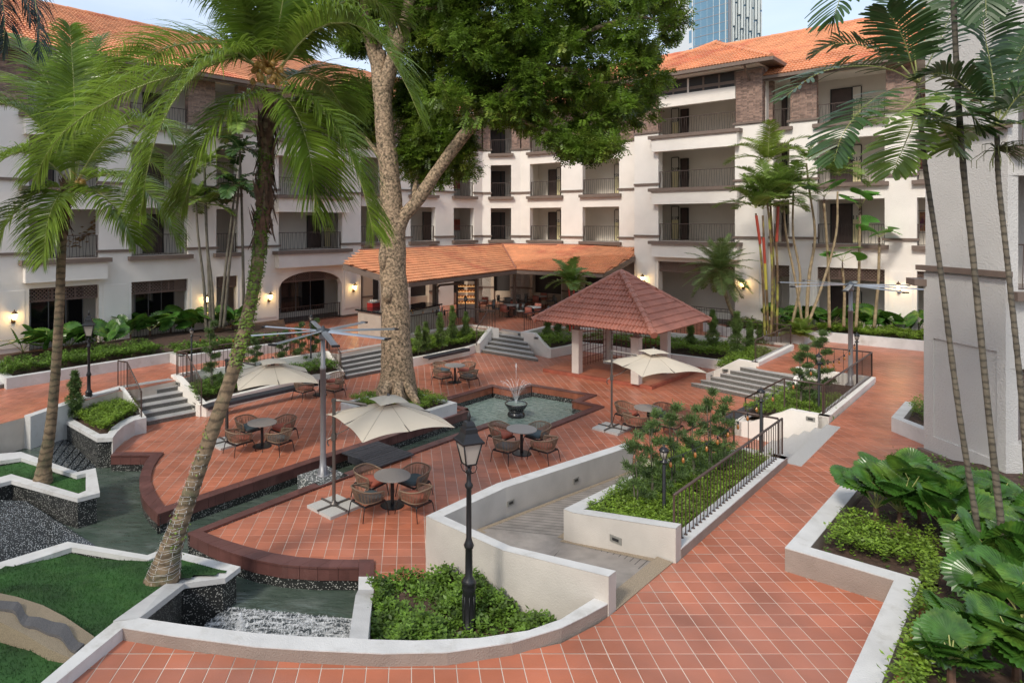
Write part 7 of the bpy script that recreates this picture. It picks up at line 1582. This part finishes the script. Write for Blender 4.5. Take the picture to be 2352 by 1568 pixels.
for px, y0, y1, mm in ((1744, 495, 560, 'red'), (1756, 545, 605, 'red'), (1757, 605, 665, 'yel'), (1785, 475, 555, 'red')):
    own = [o for o in COL.objects if o.get('label') == {1744: 'red stemmed palm, leftmost of the cluster', 1756: 'palm with bright red and yellow shaft in the cluster', 1757: 'palm with bright red and yellow shaft in the cluster', 1785: 'dark green palm on the right of the red stemmed cluster'}[px]][0]
    m_ = mat('bright_red_shaft', (.36, .05, .025), .45) if mm == 'red' else mat('bright_yellow_shaft', (.46, .40, .06), .45)
    x0, x1 = {1744: (1737, 1746), 1756: (1753.5, 1757), 1757: (1757, 1760), 1785: (1787.5, 1784)}[px]
    MB().tube([at(x0, y0, DR - .02), at(x1, y1, DR - .02)], .066, 8).build('crown_shaft', m_, own)
gk2 = dict(Lf=1.55, L=.5, w=.026, droop=.35, n=34, curl=1.0, elev=(.1, 1.3))
slender('ringed thin palm curving up between the red stemmed cluster and the forked one', [(1820, 745, 32), (1838, 640, 32), (1822, 540, 32), (1822, 440, 32)], [.07, .06, .05, .045], (1824, 425, 32), 0, nf=8, bark=CANE, **gk2)
slender('sparse topped thin palm whose stem bends left then right', [(1852, 750, 32.4), (1862, 640, 32.4), (1900, 520, 32.4), (1858, 400, 32.4), (1852, 350, 32.4)][:1] + [(1858, 640, 32.4), (1872, 540, 32.4), (1858, 430, 32.4), (1852, 375, 32.4)], [.09, .07, .05, .04], (1852, 368, 32.4), 0, nf=6, bark=CANE, **gk2)
slender('drooping yellowish thin palm leaning right before the right wing', [(1850, 760, 31.6), (1890, 650, 31.6), (1920, 540, 31.6), (1924, 440, 31.6)], [.07, .06, .05, .045], (1925, 400, 31.6), 0, nf=9, m=LEAFM, bark=CANE, **gk2)
slender('slanting thin palm crossing behind the cluster', [(1845, 755, 31.8), (1826, 640, 31.8), (1806, 540, 31.8), (1800, 470, 31.8)], [.06, .055, .05, .04], (1800, 462, 31.8), 0, nf=7, bark=CANE, **gk2)

# fan leaves -----------------------------------------------------------------------
def fan_mesh(m, r=1.0, spread=2.2, n=24, cup=.12, key=''):
    V = [(0, 0, 0)]; Fq = []; seg_ = 3
    for j in range(1, seg_ + 1):
        t = j / seg_
        for i in range(2 * n + 1):
            a = -spread + 2 * spread * i / (2 * n); pl_ = .017 * (1 if i % 2 else -1) * t; rr_ = r * t * ((1.0 if i % 2 == 0 else .90) if j == seg_ else 1) * (1 - .10 * abs(a / spread) ** 2)
            V.append((rr_ * math.cos(a) * 1.0, rr_ * math.sin(a), pl_ + cup * t * t * (.3 + abs(math.sin(a))) * .35 - .12 * t ** 3))
    w_ = 2 * n + 1
    for i in range(2 * n): Fq.append((0, 1 + i, 2 + i))
    for j in range(seg_ - 1):
        for i in range(2 * n): a = 1 + j * w_ + i; Fq.append((a, a + w_, a + w_ + 1, a + 1))
    me = bpy.data.meshes.new('fan_leaf'); me.from_pydata(V, [], Fq); me.materials.append(m); return me
FM = [fan_mesh(LEAFF, spread=2.5), fan_mesh(LEAFF, spread=2.2, cup=.35), fan_mesh(LEAFF, spread=2.7, cup=.05)]; FML = [fan_mesh(LEAFL, spread=1.8, n=18), fan_mesh(LEAFL, spread=2.1, n=18, cup=.5)]
def licuala(base, n, h, r, label, group=None, meshes=FM, trunkh=.25, upright=.5, azb=None):
    t = thing('fan_palm', tuple(base), label, 'fan palm', group); MB().tube([base, base + Vector((0, 0, trunkh))], [.05, .04], 7).build('stem', DEAD, t); st = MB()
    for i in range(n):
        az = i * 2.399 + random.uniform(-.3, .3) if azb is None else azb + random.uniform(-1.5, 1.5); el = random.uniform(.55, 1.25) * upright * 1.6; ln = h * random.uniform(.75, 1.1); d = Vector((math.cos(az) * math.cos(el), math.sin(az) * math.cos(el), math.sin(el)))
        p0 = base + Vector((0, 0, trunkh)); p1 = p0 + d * ln; st.tube([p0, (p0 + p1) / 2 + Vector((0, 0, .05)), p1], [.012, .009, .007], 5)
        o = link('fan_leaf', random.choice(meshes), t); pitch = random.uniform(-.25, 1.1); o.location = p1 - base; o.rotation_euler = (random.gauss(0, .45), -pitch, az + random.gauss(0, .35)); s_ = r * random.uniform(.8, 1.15); o.scale = (s_, s_, s_)
    st.build('leaf_stalks', RACH, t); return t
wh = ['first', 'second', 'third', 'fourth', 'fifth', 'sixth', 'seventh', 'eighth', 'ninth', 'tenth']
for i, (x, y) in enumerate(((52, 822), (105, 815), (160, 808), (232, 798), (300, 780), (345, 772), (392, 764), (440, 762), (490, 760), (535, 758))):
    licuala(P(x, y, 1.35), 8, .85, .56, '%s broad leaved fan palm from the left along the left wing' % wh[i], 'fan palms along the left wing')
for i, (x, y) in enumerate(((1790, 748), (1822, 750), (1885, 752), (1915, 754), (1962, 756), (1990, 758), (2035, 762), (2062, 764), (2105, 764))):
    licuala(P(x, y, 1.4), 7, .75, .50, '%s broad leaved fan palm from the left along the right wing' % wh[i], 'fan palms along the right wing')
fore = [((2012, 1203), 8, .62, .50, 'fan palm at the left end of the right foreground bed'), ((2067, 1213), 8, .80, .52, 'tall fan palm second from the left in the right foreground bed'), ((2110, 1200), 8, .85, .50, 'fan palm in the middle of the foreground clump'), ((2175, 1257), 9, .65, .50, 'fan palm left of the three ringed stems'),
        ((2292, 1200), 8, .5, .46, 'fan palm behind the ringed stems near the corner block'), ((2345, 1260), 8, .5, .44, 'fan palm at the right edge beside the ringed stems'), ((2310, 1420), 10, .45, .52, 'large fan palm right of the kerb in the foreground'), ((2235, 1530), 9, .35, .46, 'low fan palm near the bottom right'), ((2335, 1560), 9, .4, .48, 'fan palm in the bottom right corner'), ((2150, 1190), 7, .7, .44, 'fan palm at the back of the foreground clump'), ((2380, 1360), 9, .5, .5, 'fan palm cut by the right edge'), ((2230, 1215), 7, .55, .44, 'fan palm just behind the ringed stems'), ((2285, 1335), 8, .5, .46, 'fan palm between the ringed stems and the large corner one'), ((2185, 1585), 8, .3, .42, 'small fan palm at the bottom edge behind the pale hedge'), ((2345, 1480), 8, .5, .46, 'fan palm between the two lowest right palms')]
for (x, y), n, h, r, lb in fore: licuala(P(x, y, 1.24), n + 4, h, r * .72, lb, 'fan palms in the right foreground bed', trunkh=.30, upright=.6)
# fan palms on stems before the right wing
for (bx, by), heads, lb in (((1905, 752), [(1893, 452)], 'tall stemmed fan palm with brown fibre collar, left of four'), ((1938, 750), [(1935, 600)], 'short stemmed fan palm, second of four'), ((1966, 752), [(1975, 478)], 'tallest leaning fan palm, third of four'), ((2008, 752), [(2020, 545)], 'stemmed fan palm reaching right, last of four')):
    d_ = 32.0; hx, hy = heads[0]; t = thing('fan_palm', tuple(at(bx, by, d_)), lb, 'fan palm', 'stemmed fan palms'); trunk(t, [(bx, by, d_), ((bx + hx) / 2 + 3, (by + hy) / 2, d_), (hx, hy + 15, d_)], [.075, .06, .055], CANE, n=30, ring=.12, rn=.12, seg_=8)
    c = at(hx, hy, d_); f = MB()
    for k in range(90): a = random.uniform(0, 2 * PI); z = random.uniform(-1.0, .0); r_ = random.uniform(.06, .2) * (1 + z * .3); q = c + Vector((0, 0, z)); e = q + Vector((math.cos(a) * r_, math.sin(a) * r_, random.uniform(-.2, .25))); w_ = Vector((-math.sin(a), math.cos(a), 0)) * .02; f.add([q - w_, q + w_, e], [(0, 1, 2)])
    f.build('fibre_collar', DEAD, t)['kind'] = 'stuff'; st = MB()
    for k in range(5):
        az = -PI / 2 + (-1.5, -.3, .9, 2.0, -2.5)[k] + random.gauss(0, .15); ln = random.uniform(.5, .95); el = random.uniform(.3, 1.1); p1 = c + Vector((math.cos(az) * math.cos(el), math.sin(az) * math.cos(el) * .6, math.sin(el))) * ln; st.tube([c, p1], [.012, .008], 5); o = link('fan_leaf', random.choice(FML), t); o.location = p1 - t.location; o.rotation_euler = (random.gauss(0, .3), random.uniform(-.7, .1), az); s_ = random.uniform(.48, .62); o.scale = (s_, s_, s_)
    st.build('leaf_stalks', RACH, t)
# feathery date palm
t5 = thing('date_palm', tuple(at(1707, 745, 35.5)), 'feathery date palm on a curved thin trunk before the tower bay', 'palm tree'); trunk(t5, [(1710, 752, 34.6), (1682, 716, 34.6), (1668, 680, 34.6), (1655, 632, 34.6)], [.10, .10, .11, .12], CANE, n=30, ring=.1, rn=.12, seg_=10)
crown(t5, at(1653, 622, 34.6), 44, 2.1, .42, .015, mat('soft_green_feather_leaf', (.19, .27, .075), .5, var=.4, vscale=3, sub=.3), elev=(-.6, 1.4), droop=.2, n=52, curl=.6, stiff=.15)
# red stemmed small palm beside the gazebo
t6 = thing('slender_palm', tuple(at(1312, 720, 34.3)), 'small palm with red shafts rising behind the gazebo roof', 'palm tree'); REDS = mat('red_shaft', (.45, .04, .02), .4)
for x0, x1 in ((1309, 1306), (1317, 1319)): trunk(t6, [(x0, 760, 34.3), (x0, 700, 34.3), (x1, 655, 34.3)], [.05, .05, .04], REDS, 'shaft', n=12, seg_=8)
crown(t6, at(1308, 648, 34.3), 11, 1.5, .5, .028, LEAFM, elev=(.0, 1.35), droop=.25, n=36, curl=.85)
crown(t6, at(1319, 652, 34.3), 7, 1.1, .42, .028, LEAFM, elev=(.0, 1.2), droop=.25, n=30, curl=.85, seed_=1)
# bushy yellow palm at the kerb corner
t7 = thing('slender_palm', tuple(P(1838, 770, 1.4)), 'low bushy palm with yellowing fronds at the right kerb corner', 'palm'); crown(t7, P(1838, 772, 1.4), 14, 1.0, .34, .022, LEAFY, elev=(.2, 1.3), droop=.3, n=24, curl=.8); crown(t7, P(1842, 768, 1.5), 8, .95, .34, .022, LEAFM, elev=(.5, 1.4), droop=.3, n=24, curl=.8, seed_=2)

# three ringed stems with dark crowns in the right foreground ---------------------------
def near_palm(label, stem, rad_, fronds, m=LEAFD, m2=None):
    t = thing('macarthur_palm', tuple(at(*stem[0])), label, 'palm tree'); trunk(t, stem, rad_, mat('dark_ringed_cane', (.13, .11, .08), .7, band=2.9, bandc=(.5, 1.1), var=.35, vscale=5, bump=.4, bscale=40), n=110, ring=.14, rn=.11, seg_=12)
    for f in fronds:
        mm = m; f_ = f
        if f and f[0] == 'y': mm = m2 or LEAFM; f_ = f[1:]
        pxfrond(t, list(f_), n=34, L=.56, w=.021, droop=.22, m=mm, blunt=True, stiff=.25, rr=.014, start=.2)
    return t
DN = 10.4
near_palm('ringed palm stem leaning left with the crown over the right roof', [(2262, 1310, DN), (2205, 960, DN), (2160, 620, DN), (2125, 380, DN), (2108, 215, DN)], [.044, .040, .037, .034, .040],
          [[(2106, 190, DN), (2040, 158, 10.1), (1960, 152, 9.9), (1876, 170, 9.7), (1796, 228, 9.6)], [(2106, 190, DN), (2050, 132, 10.8), (1990, 108, 11.1), (1925, 100, 11.3), (1868, 125, 11.5)], [(2106, 200, DN), (2040, 210, 10.0), (1980, 250, 9.8), (1935, 310, 9.7), (1915, 372, 9.6)],
           ('y', (2110, 240, DN), (2095, 290, 10.2), (2072, 345, 10.0), (2048, 400, 9.9)), ('y', (2112, 240, DN), (2145, 275, 10.2), (2175, 310, 10.1), (2200, 350, 10.0)), [(2108, 190, DN), (2098, 100, 10.6), (2090, 10, 10.8), (2085, -60, 11)], [(2110, 190, DN), (2150, 110, 10.9), (2185, 30, 11.3), (2215, -20, 11.6)],
           [(2112, 195, DN), (2170, 170, 10.7), (2230, 180, 11.0), (2290, 210, 11.3)], [(2110, 205, DN), (2160, 215, 9.9), (2215, 245, 9.6), (2260, 300, 9.5)], [(2104, 180, DN), (2075, 90, 10.2), (2035, 20, 10.0)], ('y', (2108, 215, DN), (2090, 240, 9.7), (2060, 262, 9.4), (2010, 285, 9.3))])
near_palm('tallest ringed palm stem running out at the top edge', [(2312, 1310, DN - .3), (2272, 960, DN - .3), (2238, 620, DN - .3), (2208, 330, DN - .3), (2190, 0, DN - .3), (2186, -220, DN - .3)], [.048, .045, .042, .040, .038, .038],
          [[(2186, -230, 10), (2080, -230, 9.8), (1980, -120, 9.6), (1925, 10, 9.5), (1915, 45, 9.5)], [(2186, -230, 10), (2280, -200, 9.8), (2340, -80, 9.7), (2370, 60, 9.6)], [(2186, -230, 10), (2230, -230, 9.3), (2260, -90, 9.0), (2265, 40, 8.9)]])
near_palm('thin ringed palm stem nearest the right edge', [(2370, 1330, DN - .6), (2350, 960, DN - .6), (2318, 640, DN - .6), (2294, 420, DN - .6), (2290, 310, DN - .6)], [.042, .038, .036, .034, .034],
          [[(2290, 290, 9.8), (2240, 262, 9.7), (2180, 270, 9.5), (2110, 262, 9.4)], [(2290, 285, 9.8), (2230, 210, 9.9), (2170, 170, 10.0), (2120, 175, 10.1)], [(2290, 285, 9.8), (2280, 180, 9.9), (2262, 80, 10), (2255, 0, 10.1)], [(2292, 285, 9.8), (2340, 220, 9.6), (2390, 200, 9.5)], [(2292, 290, 9.8), (2345, 285, 9.4), (2400, 320, 9.3)], [(2290, 280, 9.8), (2330, 150, 10.2), (2380, 60, 10.4)], ('y', (2290, 285, 9.8), (2312, 180, 10.4), (2335, 110, 10.8)), ('y', (2286, 290, 9.8), (2225, 300, 10.2), (2180, 345, 10.5)), ('y', (2292, 285, 9.8), (2330, 240, 10.4), (2360, 200, 10.8))])
fs_ = MB(); c = at(2292, 345, 9.78)
for k in range(46):
    a = random.uniform(-2.8, .0); ln = random.uniform(.3, .75); e = c + Vector((math.cos(a) * ln, math.sin(a) * ln * .6, random.uniform(-.25, .12))); m__ = (c + e) / 2 + Vector((0, 0, .06)); fs_.tube([c, m__, e, e + Vector((0, 0, -.12))], [.008, .006, .005, .003], 4, False)
fs_.build('fruit_branches', mat('olive_twig', (.10, .11, .04), .7), [o for o in COL.objects if o.get('label') == 'thin ringed palm stem nearest the right edge'][0])['kind'] = 'stuff'
# frond tips hanging in at the top left
t8 = thing('coconut_palm', tuple(at(-60, -200, 8)), 'dark hanging palm frond tips entering at the top left corner', 'palm tree')
LD2 = mat('blue_dark_palm_leaf', (.022, .045, .04), .4, var=.4, vscale=2, sub=.15)
for pl in ([(-60, -160, 8), (20, -120, 7.8), (70, -40, 7.7), (88, 60, 7.7), (90, 130, 7.7)], [(-60, -160, 8), (-10, -60, 8), (10, 40, 8), (6, 120, 8)], [(-60, -160, 8.3), (30, -80, 8.3), (60, 0, 8.3), (70, 50, 8.3)]): pxfrond(t8, pl, n=80, L=.42, w=.009, droop=1.2, m=LD2, rr=.012)
# ================================================================ tables and rope chairs
def make_chair(cm, label, group):
    r = thing('rope_chair', (0, 0, 0), label, 'chair', group)
    def B(mb, nm, m, sm=True): return link(nm, mb.mesh(nm, None, sm), r, m)
    # plan of the shell: open towards +Y (front)
    def rim(t, zoff=0, shrink=1.0):      # t in 0..1 from left front over the back to right front
        W_, D_ = .33 * shrink, .30 * shrink; ang = -PI * .5 + 0
        # rounded square path
        pts = [(-W_ * .98, D_ * .72), (-W_ * 1.04, 0), (-W_ * .98, -D_ * .62), (-W_ * .66, -D_ * 1.02), (0, -D_ * 1.14), (W_ * .66, -D_ * 1.02), (W_ * .98, -D_ * .62), (W_ * 1.04, 0), (W_ * .98, D_ * .72)]
        f = t * (len(pts) - 1); i = min(int(f), len(pts) - 2); q = f - i
        def cr(p0, p1, p2, p3, u): return .5 * (2 * p1 + (p2 - p0) * u + (2 * p0 - 5 * p1 + 4 * p2 - p3) * u * u + (3 * p1 - p0 - 3 * p2 + p3) * u ** 3)
        g = lambda k: pts[max(0, min(len(pts) - 1, k))]
        return cr(g(i - 1)[0], g(i)[0], g(i + 1)[0], g(i + 2)[0], q), cr(g(i - 1)[1], g(i)[1], g(i + 1)[1], g(i + 2)[1], q)
    n = 40; top = []; bot = []
    for i in range(n + 1):
        t = i / n; x, y = rim(t); back = math.sin(PI * t); z = .60 + .10 * back ** 1.3; top.append(Vector((x, y - .03 * back, z)))
        x, y = rim(t, shrink=.84); bot.append(Vector((x, y + .01, .385)))
    f0 = [bot[0] + Vector((0, .03, .0)), bot[0].lerp(top[0], .5) + Vector((-.01, .03, 0)), top[0] + Vector((0, .015, -.04))]; f1 = [Vector((-p.x, p.y, p.z)) for p in f0]
    B(MB().tube(f0 + top + f1[::-1], .019, 8), 'rim', ROPE); B(MB().tube(bot, .014, 6), 'lower_rim', ROPE)
    rp_ = MB(); m = 92
    def samp(L_, t): f = t * n; i = min(int(f), n - 1); return L_[i].lerp(L_[i + 1], f - i)
    for i in range(m):
        t = (i + .5) / m; tb = min(1, max(0, t + .012 * math.sin(i * 1.1))); a, b = samp(top, t), samp(bot, tb); md = (a + b) / 2 + Vector((0, 0, 0)); rp_.tube([a, a.lerp(b, .5) * 1.0 + Vector(((a.x + b.x) * .012, (a.y + b.y) * .012, 0)), b], .0048, 4, False)
    B(rp_, 'rope_back', ROPE)['kind'] = 'stuff'
    for t in (.5,): a, b = samp(top, t), samp(bot, t); B(MB().tube([a, b], .011, 6), 'back_stay', ROPE)
    # seat frame and legs
    fr_ = MB(); zf = .335; c4 = [(-.27, .30), (.27, .30), (.25, -.29), (-.25, -.29)]
    for i in range(4): a, b = c4[i], c4[(i + 1) % 4]; d = Vector((b[0] - a[0], b[1] - a[1], 0)); fr_.box(((a[0] + b[0]) / 2, (a[1] + b[1]) / 2, zf), (d.length, .02, .045), rz=math.atan2(d.y, d.x))
    for y in (-.1, .1): fr_.box((0, y, zf), (.5, .03, .02))
    B(fr_, 'seat_frame', BLACKM, False)
    for x, y in c4: sx = 1 if x > 0 else -1; sy = 1 if y > 0 else -1; B(MB().tube([(x - sx * .05, y - sy * .0, .36), (x, y, .345), (x + sx * .02, y + sy * .02, .29), (x + sx * .045, y + sy * .075, .0)], [.013, .013, .013, .010], 8), 'leg', BLACKM)
    # cushion, front corners square
    cv = []; K = 32
    for z, s_ in ((.365, .93), (.375, 1.0), (.43, 1.0), (.452, .96), (.46, .7), (.462, .0)):
        for k in range(K):
            a = 2 * PI * k / K; cx_, cy_ = math.cos(a), math.sin(a); e = 4.0; rr = (abs(cx_) ** e + abs(cy_) ** e) ** (-1 / e); cv.append((cx_ * rr * .265 * s_, .03 + cy_ * rr * .30 * s_, z))
    fs = [(i * K + k, i * K + (k + 1) % K, (i + 1) * K + (k + 1) % K, (i + 1) * K + k) for i in range(5) for k in range(K)] + [tuple(range(K - 1, -1, -1))]
    B(MB().add(cv, fs), 'seat_cushion', cm); return r
def dup(root, loc, rz, label=None, group=None):
    r = root.copy(); COL.objects.link(r); r.location = loc; r.rotation_euler = (0, 0, rz)
    if label: r['label'] = label
    if group: r['group'] = group
    for ch in list(root.children):
        c = ch.copy(); COL.objects.link(c); c.parent = r
        for g in ch.children: q = g.copy(); COL.objects.link(q); q.parent = c
    return r
chR = make_chair(CUSHR, 'x', 'rope armchairs'); chB = make_chair(CUSHB, 'x', 'rope armchairs')
def make_table():
    r = thing('round_table', (0, 0, 0), 'x', 'table', 'round stone topped tables')
    def B(mb, nm, m): return link(nm, mb.mesh(nm, None, False), r, m)
    B(MB().lathe([(.42, .712), (.448, .718), (.45, .735), (.445, .74), (0.0, .7401)], n=40), 'tabletop', STONET); B(MB().lathe([(.045, .02), (.045, .71)], n=14), 'column', BLACKM); B(MB().lathe([(.29, 0), (.29, .012), (.27, .02), (.05, .024)], n=32), 'base', BLACKM); return r
tbl = make_table(); first = {'R': chR, 'B': chB, 'T': tbl}; used = set()
def place(kind, loc, rz, label):
    src = first[kind]
    if kind not in used: used.add(kind); src.location = loc; src.rotation_euler = (0, 0, rz); src['label'] = label; return src
    return dup(src, loc, rz, label)
TBL = [('beside the star pool', 1198, 984, 'RBBR', 0), ('behind the star pool near the cafe stairs', 1045, 838, 'BRRB', 0), ('nearest the viewer beside the front lamp post', 901, 1090, 'RBBR', 0), ('left of the leaning palm trunk and first fan', 602, 969, 'BRRB', .06), ('right of the fountain beside the grey mast', 1489, 936, 'RBRR', -.05), ('at the long bench', 735, 864, '-RR-', .1)]
pos4 = [('back left', -1, 1), ('back right', 1, 1), ('front left', -1, -1), ('front right', 1, -1)]
tops = []
for nm, x, y, cs_, ro in TBL:
    p = P(x, y, .74); p.z = 0; place('T', p, 0, 'round grey stone table ' + nm); tops.append(p)
    for (w_, sx, sy), c in zip(pos4, cs_ if nm != 'at the long bench' else 'BR' + 'RR'):
        if nm == 'at the long bench' and w_ == 'back left': continue
        col_ = 'rust' if c == 'R' else 'blue grey'; ang = math.atan2(sy, sx) + ro + random.uniform(-.07, .07); rad_ = .80 + random.uniform(-.03, .04)
        q = p + Vector((math.cos(ang) * rad_, math.sin(ang) * rad_ * .98, 0)); face = math.atan2(p.y - q.y, p.x - q.x) - PI / 2 + random.uniform(-.09, .09)
        place(c, q, face, '%s rope armchair with %s cushion at the table %s' % (w_, col_, {'beside the star pool': 'beside the pool', 'behind the star pool near the cafe stairs': 'behind the pool', 'nearest the viewer beside the front lamp post': 'nearest the viewer', 'left of the leaning palm trunk and first fan': 'behind the leaning palm', 'right of the fountain beside the grey mast': 'under the gazebo parasol', 'at the long bench': 'by the long bench'}[nm]))
# cafe furniture: slimmer chairs and white set tables
def cafe_chair(cm):
    r = thing('cafe_chair', (0, 0, 0), 'x', 'chair', 'cafe chairs under the lean to roof')
    def B(mb, nm, m): return link(nm, mb.mesh(nm, None, True), r, m)
    B(MB().box((0, 0, .45), (.46, .46, .07)), 'seat', cm); B(MB().box((0, -.23, .68), (.42, .05, .36)), 'back_cushion', cm)
    B(MB().tube([(-.25, -.24, .45), (-.26, -.27, .86), (0, -.30, .89), (.26, -.27, .86), (.25, -.24, .45)], .014, 6), 'back_frame', BLACKM)
    for x, y in ((-.23, .22), (.23, .22), (-.23, -.24), (.23, -.24)): B(MB().tube([(x, y, .42), (x * 1.1, y * 1.15, 0)], .012, 6), 'leg', BLACKM)
    for x in (-.26, .26): B(MB().tube([(x, -.24, .66), (x, .18, .64), (x, .2, .42)], .012, 6), 'arm', BLACKM)
    return r
cR = cafe_chair(mat('salmon_cushion', (.48, .17, .12), .8)); cG = cafe_chair(mat('grey_woven_cushion', (.22, .23, .22), .8)); cU = {'r': False, 'g': False}
wt = mat('pale_cloth_top', (.55, .53, .50), .6)
n_ = 0
for x, y, w_ in ((1168, 700, 'left set table before the valley post'), (1225, 705, 'right set table nearest the cafe stairs'), (1102, 690, 'set table left of the cake display'), (1176, 684, 'dim set table deep in the cafe'), (1240, 680, 'dim set table at the cafe back right'), (1310, 690, 'dim set table behind the small palm')):
    p = P(x, y, 1.70); p.z = .96; r = thing('cafe_table', tuple(p), 'round ' + w_, 'table', 'set cafe tables')
    B = lambda mb, nm, m: link(nm, mb.mesh(nm, None, False), r, m)
    B(MB().lathe([(.48, .72), (.48, .75), (0, .7501)], n=24), 'tabletop', wt); B(MB().lathe([(.04, .02), (.04, .72)], n=10), 'column', BLACKM); B(MB().lathe([(.28, 0), (.28, .02), (.04, .03)], n=16), 'base', BLACKM)
    for k in range(4):
        a = PI / 2 * k + .3; q = p + Vector((.33 * math.cos(a), .33 * math.sin(a), .752)); tag(MB().lathe([(.06, 0), (.10, .012), (0, .006)], q, 12).build('plate', SIGNW), 'white plate on %s side of the %s' % (('right','far','left','near')[k], w_), 'plate', 'plates on the cafe tables')
        a += PI / 4; src = cR if k in (0, 2) and n_ != 3 else cG; key = 'r' if src is cR else 'g'; q = p + Vector((.75 * math.cos(a), .75 * math.sin(a), 0)); face = math.atan2(p.y - q.y, p.x - q.x) - PI / 2
        lb = '%s chair %s of the %s' % ('salmon' if key == 'r' else 'grey', ('back right', 'back left', 'front left', 'front right')[k], w_)
        if not cU[key]: cU[key] = True; src.location = q; src.rotation_euler = (0, 0, face); src['label'] = lb
        else: dup(src, q, face, lb)
    n_ += 1
